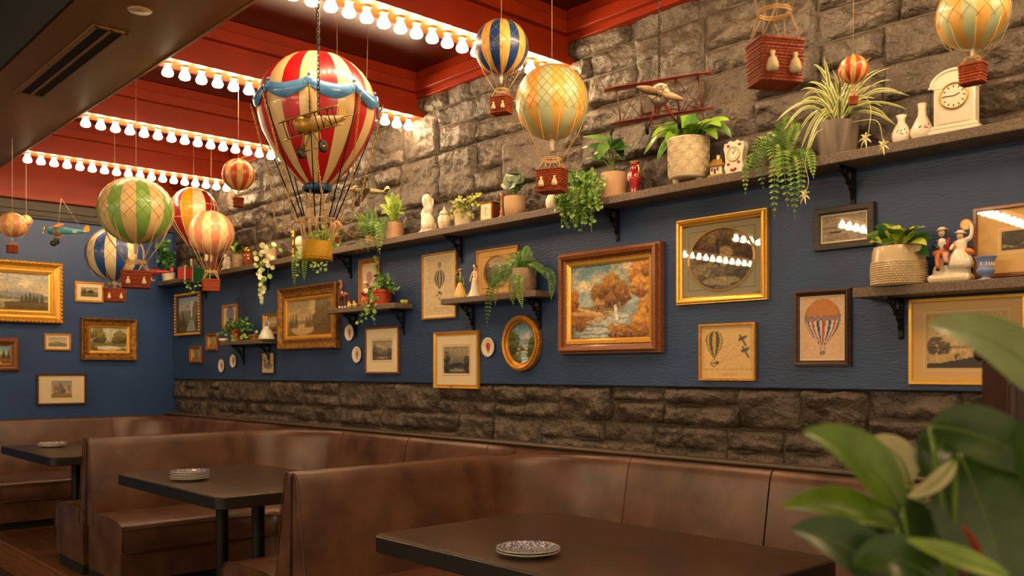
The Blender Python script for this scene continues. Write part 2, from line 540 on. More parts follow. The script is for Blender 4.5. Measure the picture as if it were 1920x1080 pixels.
for bi, y in enumerate(BEAMS):
    k = bi - 3
    for i in range(18):
        x = 3.66 - .098 * i
        if x < XS + .02: break
        if k == -1 and i < 3: continue
        b = thing('light_bulb', (x, y + .09, ZB), 'glowing bulb, ' + ORD[i] + ' from the stone wall under the ' + row_name[k], 'bulb', group='bulbs under the ' + row_name[k])
        add_part('glass_bulb', me_bulb, b); add_part('socket', me_sock, b)

# ---- the matching beams and bulbs across the aisle (out of the frame; they show as reflections in the picture glass)
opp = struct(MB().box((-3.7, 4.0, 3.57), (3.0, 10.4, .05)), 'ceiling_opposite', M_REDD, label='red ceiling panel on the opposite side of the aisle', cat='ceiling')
for bi, y in enumerate(BEAMS[1:]):
    struct(MB().box((-3.7, y + .09, 3.33), (2.9, .18, .46), bev=.004), 'beam', M_RED, opp)
    for i in range(16):
        b = thing('light_bulb', (-2.4 - .17 * i, y + .09, ZB), 'glowing bulb, ' + ORD[i] + ' from the aisle in the ' + ORD[bi] + ' row across the aisle', 'bulb', group='bulbs across the aisle')
        add_part('glass_bulb', me_bulb, b, scale=1.25); add_part('socket', me_sock, b)

# ---- floor: raised platform of planks, step, lower floor
floor = struct(MB().box((2.83, 4.6, -.06), (1.82, 9.6, .07)), 'floor', M_KICK, label='raised brown wooden platform floor under the booths', cat='floor')
for i in range(12):
    for (a, b) in ((-.2, 3.0), (3.0, 6.8), (6.8, 9.24)):
        dx = .155
        x = 1.94 + dx * i + dx / 2
        if x > 3.75: continue
        struct(MB().box((x, (a + b) / 2, -.012), (dx - .003, b - a - .004, .024), bev=.002), 'plank', M_FLOOR, floor)
struct(MB().box((1.895, 4.5, -.012), (.085, 9.4, .028), bev=.006), 'step_nosing', M_FLOORX, floor)
struct(MB().box((1.875, 4.5, -.125), (.03, 9.4, .19)), 'step_riser', M_FLOORX, floor)
struct(MB().box((-.85, 3.5, -.25), (5.5, 13.0, .06)), 'floor_lower', M_LOWER, label='lower grey-brown floor beside the step', cat='floor')

# ================================================================ booths
XE, XF, RB = 1.94, 3.55, .50             # booth end plane, wall-side back face, corner radius
def u_path(yf, yn, xf, r, xe, na=10, nl=5):
    P, N = [], []
    def seg(a, b, n, nrm):
        for i in range(n):
            t = i / n
            P.append(Vector((a[0] + (b[0] - a[0]) * t, a[1] + (b[1] - a[1]) * t, 0))); N.append(Vector((*nrm, 0)))
    def arc(cx, cy, a0, a1, n):
        for i in range(n):
            a = a0 + (a1 - a0) * i / n
            P.append(Vector((cx + r * math.cos(a), cy + r * math.sin(a), 0))); N.append(Vector((math.cos(a), math.sin(a), 0)))
    seg((xe, yf), (xf - r, yf), nl, (0, 1))
    arc(xf - r, yf - r, math.pi / 2, 0, na)
    seg((xf, yf - r), (xf, yn + r), nl * 2, (1, 0))
    arc(xf - r, yn + r, 0, -math.pi / 2, na)
    seg((xf - r, yn), (xe, yn), nl, (0, -1))
    P.append(Vector((xe, yn, 0))); N.append(Vector((0, -1, 0)))
    return P, N

BACK = [(-.085, .34), (-.075, .45), (-.052, .6), (-.025, .75), (-.004, .86), (.006, .893), (.018, .912), (.03, .918), (.042, .914), (.051, .898), (.053, .87), (.053, .34)]
def booth(label, yf, yn):
    t = thing('booth_sofa', (XE, (yf + yn) / 2, 0), label, 'booth')
    off = Vector((XE, (yf + yn) / 2, 0))
    P, N = u_path(yf, yn, XF, RB, XE)
    mid = len(P) // 2
    Pi, Ni = u_path(yf - .62, yn + .62, XF - .62, .10, XE)
    def sweep(i0, i1, prof, name, mt, cap=True, g=.0):
        loops = []
        for i in range(i0, i1 + 1):
            tang = Vector((N[i].y, -N[i].x, 0))
            d = tang * (g if i == i0 else (-g if i == i1 else 0))
            puff = 1.0
            loops.append([P[i] + N[i] * n + Vector((0, 0, z)) - off + d for n, z in prof])
        m = MB().rings(loops, cap0=cap, cap1=cap)
        return m.build(name, mt, t, auto=60)
    for k, (a, b) in enumerate(((0, mid), (mid, len(P) - 1))):
        pn = sweep(a, b, BACK, 'backrest_panel', M_LEATHER, g=.004)
        # stitched seam lines across the panel and piping along its free end
        for i in ([5, 15] if k == 0 else [25, 35]):
            if a < i < b:
                pts = [P[i] + N[i] * (n - .001) + Vector((0, 0, z)) - off for n, z in BACK[1:8]]
                MB().tube(pts, .0022, 5).build('seam', M_PIPING, pn)
        e = 0 if k == 0 else len(P) - 1
        pts = [P[e] + N[e] * n + Vector((-.002, 0, z)) - off for n, z in BACK]
        MB().tube(pts, .0028, 6).build('piping', M_LEATHER, pn)
    def ring_between(prof, name, mt):
        loops = []
        for i in range(len(P)):
            inw = -Ni[i]
            loops.append([P[i].lerp(Pi[i], s) + inw * e + Vector((0, 0, z)) - off for s, z, e in prof])
        return MB().rings(loops, cap0=True, cap1=True).build(name, mt, t, auto=60)
    st = ring_between([(.0, .30, 0), (.0, .425, 0), (.25, .44, 0), (.6, .442, 0), (.88, .432, 0), (.96, .415, 0), (1, .385, 0), (1, .262, 0), (.99, .25, 0), (.0, .25, 0)], 'seat', M_LEATHER)
    for z in (.392, .252):
        pts = [Pi[i] - Ni[i] * .003 + Vector((0, 0, z)) - off for i in range(len(P))]
        MB().tube(pts, .004, 5).build('piping', M_PIPING, st)
    for e in (0, len(P) - 1):
        pts = [P[e].lerp(Pi[e], s) + Vector((-.003, 0, z)) - off for s, z in ((0.05, .43), (.25, .444), (.6, .446), (.88, .434), (.96, .417), (1, .387), (1, .26))]
        MB().tube(pts, .0035, 5).build('piping', M_LEATHER, st)
    ring_between([(.0, .07, 0), (.0, .25, 0), (.95, .25, 0), (.95, .07, 0)], 'base', M_LEATHER)
    ring_between([(.0, .0, 0), (.0, .07, 0), (.84, .07, 0), (.84, .0, 0)], 'toe_kick', M_KICK)
    return t
FY = [3.49, 6.23, 9.12]
NY = [.86, 3.49 + .114, 6.23 + .114]
booth('nearest brown leather booth, wrapping the table with two plates', FY[0], NY[0])
booth('middle brown leather booth, wrapping the table with the tall plate stack', FY[1], NY[1])
booth('farthest brown leather booth in the corner by the navy wall', FY[2], NY[2])

def ledge(yf, yn, last=False):
    """flat leather top between two back curves and the wall"""
    a0, a1 = XF - RB, XF
    pa = [(a0 + (RB + .045) * math.cos(a), yf - RB + (RB + .045) * math.sin(a)) for a in [math.pi / 2 * (1 - i / 10) for i in range(11)]]
    pb = [(a0 + (RB + .045) * math.cos(a), yn + RB + (RB + .045) * math.sin(a)) for a in [-math.pi / 2 * (i / 10) for i in range(11)]]
    poly = pa + [(3.64, yf - RB), (3.64, yn + RB)] + pb
    return poly
lg = MB()
poly = ledge(FY[0], NY[1])
def flat_poly(poly, z0, z1):
    m = MB(); n = len(poly)
    m.add([(x, y, z0) for x, y in poly] + [(x, y, z1) for x, y in poly], [tuple(range(n - 1, -1, -1)), tuple(range(n, 2 * n))] + [(i, (i + 1) % n, (i + 1) % n + n, i + n) for i in range(n)])
    return m
trim3 = struct(MB().box((3.672, 4.8, .885), (.075, 8.9, .075), bev=.004), 'trim_3', M_TRIM, label='taupe wooden trim between the stone and the booth backs', cat='trim')
struct(MB().box((3.652, 4.8, .93), (.10, 8.9, .018), bev=.006), 'trim_cap', M_TRIM, trim3)
struct(MB().box((3.606, 4.8, .885), (.06, 8.9, .05)), 'trim_shelf', M_LEATHER, trim3)
for a, b in ((FY[0], NY[1]), (FY[1], NY[2])):
    struct(flat_poly(ledge(a, b), .87, .905), 'corner_top', M_LEATHER, trim3)
struct(MB().box((2.75, 9.205, .885), (1.7, .07, .06), bev=.004), 'back_top', M_LEATHER, trim3)

# ================================================================ tables and plates
M_PLW = mat('cream_plate_glaze', '#efe6d0', .15, coat=.6)
M_PLB = mat('blue_floral_plate_print', '#e8e2d4', .15, col2='#22357e', ns=150, nd=3, ramp=(.43, .50), coat=.6)
def table(label, yn):
    cx, cy, w, l, z = 2.35, yn + .705, .90, 1.41, .745
    t = thing('dining_table', (cx, cy, 0), label, 'table')
    def rr(ins, r4, n=6):
        pts = []
        for (sx, sy, r, a0) in ((1, 1, r4[0], 0), (-1, 1, r4[1], 90), (-1, -1, r4[2], 180), (1, -1, r4[3], 270)):
            r = max(r - ins, .002)
            ccx, ccy = sx * (w / 2 - ins - r), sy * (l / 2 - ins - r)
            for i in range(n + 1):
                a = math.radians(a0 + 90 * i / n)
                pts.append((ccx + r * math.cos(a), ccy + r * math.sin(a)))
        return pts
    R4 = (.20, .045, .045, .05)
    top = MB()
    top.rings([[(x, y, zz) for x, y in rr(i, R4)] for i, zz in ((.003, z - .004), (.005, z - .001), (.009, z))], cap1=True)
    top.build('tabletop', M_TABLE, t, auto=40)
    MB().rings([[(x, y, zz) for x, y in rr(i, R4)] for i, zz in ((.004, z - .065), (0, z - .061), (0, z - .006), (.003, z - .004))], cap0=True).build('table_edge', M_TEDGE, t, auto=40)
    for s in (-1, 1):
        lg_ = MB().lathe([(.036, .02), (.036, z - .066)], 18).build('leg', M_IRON, t, auto=40)
        ft = MB()
        for a in range(4):
            c, s_ = math.cos(a * math.pi / 2 + math.pi / 4), math.sin(a * math.pi / 2 + math.pi / 4)
            ft.tube([(c * .03, s_ * .03, .035), (c * .17, s_ * .17, .014)], [.022, .013], 6)
        f = ft.build('foot', M_IRON, lg_)
        lg_.location = (0, s * .23, 0)
    return t
table('nearest dark table, holding two stacked plates', 1.45)
table('middle dark table, holding the tall stack of plates', 4.19)
table('farthest dark table by the navy wall', 6.93)

pl_prof = [(.0, .004), (.055, .003), (.06, .0), (.064, .0), (.07, .005), (.105, .014), (.108, .016), (.1075, .018), (.104, .0175), (.075, .0105), (.068, .008), (.0, .0075)]
pm = MB(); pm.lathe(pl_prof[:8], 40, cap=False, mi=0); pm.lathe(pl_prof[7:], 40, cap=False, mi=1)
me_plate = pm.mesh('plate', [M_PLW, M_PLB])
def plates(u, v, n, where):
    p = on_z(u, v, .745)
    for i in range(n):
        nm = 'white-rimmed blue floral plate, ' + (('top' if i == n - 1 else ('bottom' if i == 0 else ('second from bottom' if i == 1 else ('third from bottom' if i == 2 else 'second from top')))) + ' of the stack on the ' + where)
        o = link(bpy.data.objects.new('plate', me_plate))
        o.location = (p.x, p.y, .7455 + i * .0088); o.rotation_euler = (0, 0, i * .7)
        tag(o, nm, 'plate', 'plates on the ' + where)
plates(990, 1040, 2, 'nearest table')
plates(356, 900, 5, 'middle table')
plates(98, 838, 3, 'farthest table')
# ================================================================ painted and printed pictures (vertex-coloured canvases)
def srgb_lin(a):
    return np.where(a <= .04045, a / 12.92, ((a + .055) / 1.055) ** 2.4)

class Pic:
    """small raster, row 0 at the bottom, colours in sRGB"""
    def __init__(s, w, h, col='#ffffff', seed=1, asp=1.0):
        s.w, s.h = w, h
        s.r = np.random.RandomState(seed)
        s.X, s.Y = np.meshgrid(np.linspace(0, 1, w), np.linspace(0, 1, h))
        s.asp = asp                                        # width / height
        s.a = np.ones((h, w, 3)) * np.array(s.c(col))
    def c(s, h):
        if not isinstance(h, str): return h
        h = h.lstrip('#'); return [int(h[i:i + 2], 16) / 255 for i in (0, 2, 4)]
    def noise(s, fx, fy, oct=4):
        out = np.zeros((s.h, s.w)); amp = 1.0; tot = 0
        for o in range(oct):
            gx, gy = int(fx * 2 ** o) + 2, int(fy * 2 ** o) + 2
            g = s.r.rand(gy + 1, gx + 1)
            x = s.X * (gx - 1); y = s.Y * (gy - 1)
            i = x.astype(int); j = y.astype(int); fx_, fy_ = x - i, y - j
            fx_ = fx_ * fx_ * (3 - 2 * fx_); fy_ = fy_ * fy_ * (3 - 2 * fy_)
            out += amp * ((g[j, i] * (1 - fx_) + g[j, i + 1] * fx_) * (1 - fy_) + (g[j + 1, i] * (1 - fx_) + g[j + 1, i + 1] * fx_) * fy_)
            tot += amp; amp *= .55
        return out / tot
    def put(s, mask, col, al=1.0):
        m = np.clip(mask, 0, 1)[..., None] * al
        col = np.array(s.c(col)) if not isinstance(col, np.ndarray) else col
        s.a = s.a * (1 - m) + col * m
    def grad(s, y0, y1, c0, c1):
        t = np.clip((s.Y - y0) / (y1 - y0), 0, 1)[..., None]
        col = np.array(s.c(c0)) * (1 - t) + np.array(s.c(c1)) * t
        s.put(((s.Y >= y0) & (s.Y <= y1)).astype(float), col)
    def clouds(s, y0, col, al=.8, f=3, th=.5):
        n = s.noise(f, f, 4)
        s.put(np.clip((n - th) * 6, 0, 1) * np.clip((s.Y - y0) * 8, 0, 1), col, al)
    def ridge(s, base, amp, col, f=3, oct=4, x0=-1, x1=2, col2=None):
        n = s.noise(f, 0, oct)[0][None, :]
        top = base + amp * (n - .5) * 2
        m = np.clip((top - s.Y) * s.h * .7, 0, 1) * ((s.X >= x0) & (s.X <= x1))
        s.put(m, col)
        if col2:
            s.put(m * (s.noise(10, 10, 3) > .52), col2, .5)
    def peak(s, cx, cy, wd, base, col, snow=None):
        h = cy - np.abs(s.X - cx) / wd * (cy - base) + (s.noise(14, 6, 3) - .5) * .05
        m = np.clip((h - s.Y) * s.h * .5, 0, 1)
        s.put(m, col)
        if snow: s.put(m * (s.Y > cy - (cy - base) * .45) * (s.noise(8, 8, 3) > .45), snow, .7)
    def ell(s, cx, cy, rx, ry, col, al=1.0, soft=None):
        d = np.sqrt(((s.X - cx) / rx) ** 2 + ((s.Y - cy) / ry) ** 2)
        s.put(np.clip((1 - d) * (soft or min(rx * s.w, ry * s.h)) + .5, 0, 1), col, al)
    def tree(s, cx, cy, r, cols, trunk=None, n=60):
        if trunk: s.rect(cx - r * .05, cy - r * 1.5, cx + r * .05, cy, trunk)
        for i in range(n):
            a = s.r.rand() * 6.283; q = math.sqrt(s.r.rand()) * r
            k = s.r.rand()
            x, y = cx + math.cos(a) * q * .85, cy + math.sin(a) * q * s.asp
            rr = r * (.13 + .14 * s.r.rand())
            up = (y - cy) / (r * s.asp) * .5 + .5 + (s.r.rand() - .5) * .5
            s.ell(x, y, rr, rr * s.asp * .8, cols[int(np.clip(up * len(cols), 0, len(cols) - 1))], .85, soft=3)
    def conifer(s, cx, by, h, wd, col, al=.95):
        t = (s.Y - by) / h
        zig = np.abs(((s.Y - by) / h * 7) % 1 - .5) * .35
        m = (np.abs(s.X - cx) < wd * np.clip(1 - t, 0, 1) * (.75 + zig)) & (t > 0) & (t < 1)
        s.put(m.astype(float), col, al)
    def rect(s, x0, y0, x1, y1, col, al=1.0):
        s.put(((s.X >= x0) & (s.X <= x1) & (s.Y >= y0) & (s.Y <= y1)).astype(float), col, al)
    def poly(s, pts, col, al=1.0):
        m = np.zeros((s.h, s.w), bool); n = len(pts)
        for i in range(n):
            (x1, y1), (x2, y2) = pts[i], pts[(i + 1) % n]
            if y1 == y2: continue
            m ^= ((y1 > s.Y) != (y2 > s.Y)) & (s.X < (x2 - x1) * (s.Y - y1) / (y2 - y1) + x1)
        s.put(m.astype(float), col, al)
    def line(s, p, q, wd, col, al=1.0):
        d = np.array([q[0] - p[0], q[1] - p[1]]); L2 = (d ** 2).sum() + 1e-9
        t = np.clip(((s.X - p[0]) * d[0] + (s.Y - p[1]) * d[1]) / L2, 0, 1)
        dx = (s.X - p[0] - t * d[0]); dy = (s.Y - p[1] - t * d[1]) / s.asp
        s.put(np.clip((wd - np.sqrt(dx * dx + dy * dy)) * s.w + .5, 0, 1), col, al)
    def speck(s, al=.12, f=40):
        n = s.noise(f, f, 2)[..., None] - .5
        s.a = np.clip(s.a * (1 + n * al * 2), 0, 1)
    def ripples(s, y0, y1, col, al=.5, f=30, x0=0, x1=1):
        n = s.noise(5, f, 2)
        s.put((n > .55) * ((s.Y > y0) & (s.Y < y1) & (s.X > x0) & (s.X < x1)), col, al)
    def balloon(s, cx, cy, rx, ry, tail, cols, top=None, n=8, line='#3a3020'):
        """striped balloon print: sphere plus tapering skirt down to cy-tail"""
        yy = s.Y - cy
        half = np.where(yy >= 0, np.sqrt(np.clip(1 - (yy / ry) ** 2, 0, 1)), np.where(yy > -tail, np.cos(np.clip(-yy / tail, 0, 1) * 1.46), 0))
        t = (s.X - cx) / (rx * np.maximum(half, .02))
        ins = (np.abs(t) <= 1) & (yy <= ry) & (yy > -tail)
        ang = np.arcsin(np.clip(t, -1, 1)) / math.pi + .5
        k = (ang * n).astype(int)
        for i, c in enumerate(cols):
            s.put((ins & (k % len(cols) == i)).astype(float), c)
        if top:
            s.put((ins & (yy > top[0])).astype(float), top[1])
        s.put((ins & (np.abs(t) > .94)).astype(float), line, .6)
        return ins

def pic_lake_peak(w, h, asp):                  # wide gilt painting on the far wall
    p = Pic(w, h, '#b9b6a0', 3, asp); p.grad(.4, 1, '#d9c18e', '#a9b0ad'); p.clouds(.5, '#ecd9ac', .7, 3, .48)
    p.peak(.62, .62, .55, .3, '#8f9390', '#b9b9b0'); p.ridge(.40, .05, '#7e8168', 3); p.grad(0, .28, '#7d7352', '#b6a57c')
    p.ripples(.05, .28, '#d8caa0', .5, 26); p.ridge(.24, .05, '#6b5a30', 4, x0=.45)
    for x, hh in ((.72, .3), (.77, .36), (.82, .3), (.86, .25), (.67, .22), (.92, .3)): p.conifer(x, .2, hh, .035, '#4a431f')
    p.rect(.5, .0, 1, .1, '#574723', .7); p.speck(.2); return p
def pic_autumn_mill(w, h, asp):
    p = Pic(w, h, '#8fa9ab', 5, asp); p.grad(.4, 1, '#b9c2b0', '#5f8794'); p.clouds(.55, '#e8d3a2', .9, 3, .46); p.clouds(.5, '#d9b98a', .6, 4, .55)
    p.ridge(.46, .03, '#7f8d86', 3); p.grad(0, .42, '#6b4a1c', '#8f7a4a')
    p.tree(.36, .62, .10, ['#5e3f12', '#8a5f1a', '#a5761f'], n=70); p.tree(.52, .68, .13, ['#6b3f10', '#94601a', '#b5832a'], n=90); p.tree(.68, .6, .11, ['#6b3f10', '#8f5a18', '#a8742a'], n=70)
    p.poly([(.2, .0), (.55, .0), (.62, .2), (.72, .38), (.6, .4), (.42, .22), (.05, .16), (.0, .02)], '#7e8f93'); p.poly([(.62, .18), (1, .2), (1, .5), (.72, .46)], '#93a7a8')
    p.ripples(.02, .36, '#e6dcc0', .6, 34, .05, .75)
    p.poly([(0, .2), (.3, .28), (.45, .3), (.2, .42), (0, .46)], '#a5702a'); p.line((.02, .36), (.4, .32), .02, '#e0b878', .7); p.line((.1, .42), (.38, .33), .014, '#e8c68a', .8)
    for cx, cy, r in ((.04, .58, .07), (.02, .5, .08)): p.tree(cx, cy, r, ['#7a4312', '#a8641c', '#c0822c'], n=60)
    p.poly([(.44, .4), (.62, .4), (.62, .52), (.44, .52)], '#7a4f22'); p.poly([(.42, .52), (.53, .645), (.64, .52)], '#9a6a30'); p.poly([(.53, .645), (.64, .52), (.60, .52)], '#5e3a18')
    p.poly([(.3, .38), (.44, .38), (.44, .46), (.3, .46)], '#8d6634'); p.poly([(.28, .46), (.35, .56), (.45, .46)], '#c2925a'); p.rect(.49, .42, .52, .48, '#3a2410'); p.rect(.56, .44, .58, .48, '#3a2410'); p.rect(.35, .39, .37, .43, '#3a2410')
    p.line((.58, .42), (.6, .26), .02, '#f2e8cf', .9)
    p.line((.93, .1), (.95, .9), .012, '#d8a25a'); p.line((.95, .6), (.86, .8), .006, '#d8a25a')
    for cx, cy, r in ((.9, .82, .16), (.97, .62, .13), (.85, .66, .09), (.95, .38, .1), (.98, .92, .1), (.9, .16, .14)): p.tree(cx, cy, r, ['#7a4a14', '#a5681e', '#c48a34', '#d69c48'], n=110)
    for cx in (.55, .65, .75, .85, .95): p.tree(cx, .06, .09, ['#4a2c0c', '#8a5a1a', '#b8802c'], n=50)
    p.tree(.12, .2, .08, ['#6b3f12', '#96601e'], n=40); p.speck(.22); return p
def pic_misty_lake(w, h, asp):
    p = Pic(w, h, '#a88f62', 8, asp); p.grad(.3, 1, '#c2a874', '#93825e'); p.clouds(.5, '#d6bd88', .6, 2, .5); p.ridge(.42, .04, '#8d7c57', 3)
    p.grad(0, .3, '#5c4526', '#a58b5c'); p.ell(.35, .16, .25, .16, '#c9ae78', .8, 8)
    for x, hh in ((.12, .42), (.2, .5), (.06, .35), (.45, .36), (.52, .4)): p.conifer(x, .22, hh, .06, '#55472a', .7)
    p.tree(.78, .72, .17, ['#5e4f30', '#7a6a42'], '#4a3a20', 90); p.tree(.7, .42, .14, ['#5a4a2c', '#6e5d3a'], n=60); p.tree(.92, .5, .16, ['#54452a', '#6a5a38'], n=70)
    p.poly([(.45, 0), (1, 0), (1, .3), (.8, .26), (.62, .1)], '#6b4c28'); p.speck(.15); return p
def pic_stream_trees(w, h, asp):
    p = Pic(w, h, '#b8bda0', 11, asp); p.grad(.4, 1, '#d8c99a', '#9db0a4'); p.clouds(.5, '#eadfb8', .7); p.ridge(.45, .05, '#97a08a', 3); p.grad(0, .4, '#5a5222', '#8a8142')
    for a in ((.18, .68, .2), (.3, .55, .14), (.8, .6, .18), (.68, .5, .12), (.93, .55, .14)): p.tree(*a, ['#4a4319', '#6b6128', '#8a7d3c'], '#4a3a1c', 90)
    p.ell(.5, .12, .35, .1, '#d5d2b4', .9, 8); p.ripples(0, .22, '#f0ead0', .6); p.tree(.1, .1, .1, ['#4a3c16', '#6b5a24'], n=40); p.speck(.2); return p
def pic_waterfall(w, h, asp):
    p = Pic(w, h, '#a8b4b4', 13, asp); p.grad(.5, 1, '#c5c2ae', '#8fa5b0'); p.peak(.35, .85, .6, .3, '#857e6e', '#c8c8c0'); p.peak(.8, .9, .5, .3, '#766e5c'); p.grad(0, .35, '#5c4a24', '#7d6f42')
    p.line((.62, .85), (.6, .45), .03, '#e6e4d8', .9)
    for x, hh, ww in ((.2, .55, .1), (.3, .4, .08), (.82, .42, .1), (.08, .4, .09), (.92, .5, .08)): p.conifer(x, .12, hh, ww, '#4a4222')
    p.poly([(.35, 0), (.8, 0), (.66, .35), (.56, .35)], '#8f9a98'); p.speck(.2); return p
def pic_oval_brook(w, h, asp):
    p = Pic(w, h, '#7f9aa0', 17, asp); p.grad(.45, 1, '#cfd6c8', '#4d7f9c'); p.clouds(.5, '#eef0e4', .8, 3, .47); p.peak(.62, .78, .4, .4, '#8d9aa0', '#dadcd4'); p.grad(0, .45, '#4a5230', '#6f7a48')
    p.poly([(.3, 0), (.75, 0), (.62, .3), (.66, .46), (.56, .46), (.5, .28)], '#8fb0b8'); p.ripples(0, .45, '#f0f2ea', .7, 30, .3, .75)
    for a in ((.2, .6, .2), (.14, .4, .18), (.9, .5, .16), (.85, .3, .16)): p.tree(*a, ['#28331a', '#3f4a22', '#66702e'], '#3a2a14', 90)
    p.rect(.45, .3, .62, .38, '#6b4a2c'); p.tree(.35, .12, .14, ['#4a4a18', '#7a7a2a'], n=50); p.speck(.2); return p
def pic_etching(seed, tone='#4a4236', pap='#cbb98f', sky=.62):
    def f(w, h, asp):
        p = Pic(w, h, pap, seed, asp); p.grad(sky - .1, 1, pap, '#a39672'); p.clouds(.55, '#8b8066', .5, 3, .52)
        p.ridge(sky, .12, '#8a8068', 2); p.ridge(sky - .16, .1, '#6b624e', 3, col2='#8a8066'); p.ridge(sky - .32, .08, tone, 4, col2='#7d745c')
        p.tree(.12, sky - .1, .14, [tone, '#6a604c'], n=50); p.tree(.9, sky - .2, .13, [tone, '#5e5644'], n=50)
        p.ell(.5, .12, .3, .06, '#b8aa86', .7, 6); p.speck(.35, 60); return p
    return f
def pic_sepia_tree(seed):
    def f(w, h, asp):
        p = Pic(w, h, '#d8b778', seed, asp); p.grad(.4, 1, '#e2c88e', '#b99356'); p.clouds(.5, '#e8d09a', .6, 2, .5); p.ridge(.42, .04, '#a88550', 3); p.grad(0, .36, '#b89558', '#d8ba7e')
        for a in ((.82, .68, .16), (.74, .6, .1), (.92, .56, .12)): p.tree(*a, ['#33240f', '#54401f'], '#33240f', 110)
        for a in ((.12, .42, .12), (.24, .38, .08), (.04, .4, .08)): p.tree(*a, ['#4a3a1a', '#6b552c'], n=60)
        p.poly([(0, 0), (1, 0), (1, .16), (.6, .2), (.2, .1), (0, .08)], '#2c1f0e'); p.tree(.4, .2, .05, ['#2c1f0e', '#4a371a'], n=20); p.speck(.2); return p
    return f
def pic_lake_engraving(w, h, asp):
    p = Pic(w, h, '#d2b882', 31, asp); p.grad(.5, 1, '#d2b882', '#bfa676'); p.peak(.6, .66, .5, .4, '#8d7d58'); p.peak(.85, .6, .4, .4, '#7d6e4c'); p.ridge(.42, .03, '#6b5c3a', 3, x0=.4); p.grad(0, .36, '#a8926a', '#c8b080')
    p.tree(.16, .7, .2, ['#2c2414', '#453922', '#574a2e'], n=120); p.tree(.1, .45, .14, ['#2c2414', '#453922'], n=60); p.rect(.12, .15, .15, .5, '#2c2414'); p.rect(.2, .15, .22, .5, '#33291a')
    p.poly([(0, 0), (1, 0), (1, .08), (.4, .16), (0, .24)], '#3f3420'); p.line((.5, .2), (.72, .26), .015, '#33291a'); p.ripples(.1, .35, '#e0cc9c', .5, 20); p.speck(.3, 60); return p
def pic_round_forest(w, h, asp):
    p = Pic(w, h, '#6b5a3c', 37, asp); p.a *= (.5 + p.noise(6, 6, 4))[..., None]
    p.tree(.3, .8, .3, ['#33291a', '#5a4a2c', '#7a683e'], n=140); p.tree(.75, .75, .3, ['#2c2416', '#4f4126', '#6e5c36'], n=140); p.ell(.55, .55, .14, .16, '#a5936a', .8, 5)
    p.line((.46, .3), (.44, .8), .03, '#2a2114'); p.tree(.3, .25, .2, ['#33291a', '#57472a', '#84713f'], n=80); p.tree(.75, .3, .2, ['#2c2416', '#57472a'], n=80); p.ell(.5, .14, .3, .07, '#9a8a60', .8, 6); p.speck(.4, 50); return p
def pic_boats(w, h, asp):
    p = Pic(w, h, '#a89c86', 41, asp); p.grad(.45, 1, '#b8aa90', '#8f8470'); p.ridge(.5, .03, '#6b6252', 3); p.grad(0, .46, '#8a7e6a', '#a59a84'); p.ripples(0, .45, '#c8bca2', .5, 30)
    p.poly([(.15, .4), (.45, .4), (.42, .32), (.18, .32)], '#4a4238'); p.poly([(.5, .46), (.86, .46), (.82, .36), (.54, .36)], '#d8ccb0'); p.rect(.56, .46, .78, .53, '#c8bca0'); p.line((.66, .5), (.66, .78), .006, '#4a4238'); p.line((.3, .4), (.3, .72), .006, '#4a4238')
    p.rect(0, .5, .3, .58, '#6a604e', .7); p.speck(.25, 50); return p
def pic_lake_small(w, h, asp):
    p = Pic(w, h, '#cdbd92', 43, asp); p.grad(.4, 1, '#d8c89c', '#b5a880'); p.peak(.5, .62, .4, .42, '#9a9272'); p.grad(0, .4, '#a89c78', '#cbbf98'); p.ridge(.42, .02, '#857c5e', 4); p.line((.6, .3), (.72, .3), .02, '#5a5340'); p.speck(.2); return p
def pic_farm(w, h, asp):
    p = Pic(w, h, '#b9a980', 47, asp); p.grad(.55, 1, '#c8b88c', '#a8996f'); p.ridge(.55, .06, '#6a5f3e', 4); p.grad(0, .4, '#5a4c2c', '#8a7a4c'); p.rect(.4, .4, .75, .62, '#3f3520'); p.poly([(.36, .6), (.58, .78), (.8, .6)], '#574a2c'); p.tree(.2, .55, .16, ['#3f3820', '#5c522e'], n=60); p.speck(.25); return p
def pic_fir_path(w, h, asp):
    p = Pic(w, h, '#7fa5a0', 53, asp); p.grad(.5, 1, '#c8c494', '#5a95a5'); p.ridge(.5, .06, '#7d8a6a', 3); p.grad(0, .45, '#7a4a20', '#a8783c')
    for x, hh, ww in ((.2, .6, .1), (.38, .5, .08), (.62, .65, .1), (.8, .55, .1), (.08, .5, .08), (.95, .6, .08)): p.conifer(x, .25, hh, ww, '#3a4420')
    p.poly([(.3, 0), (.75, 0), (.55, .4), (.48, .4)], '#d2ae74'); p.speck(.2); return p
def pic_crowd(w, h, asp):
    p = Pic(w, h, '#c9c4a8', 59, asp); p.grad(.4, 1, '#c8c4ae', '#9aa09a'); p.peak(.45, .95, .3, .35, '#7d8078'); p.grad(0, .22, '#8a7d3c', '#a5944c')
    for k in range(40): p.ell(.05 + .9 * p.r.rand(), .28 + .14 * p.r.rand(), .018, .07, ['#a85a3c', '#e8dcc8', '#5c5a6a', '#c8a878', '#7d4a3a'][k % 5])
    p.ell(.2, .62, .1, .15, '#c87a30', 1, 8); p.ell(.86, .6, .08, .16, '#a8824c', 1, 8); p.poly([(.12, .55), (.28, .55), (.2, .36)], '#b06a2c'); p.rect(.0, .22, 1, .25, '#6b5a34', .5); p.speck(.2); return p
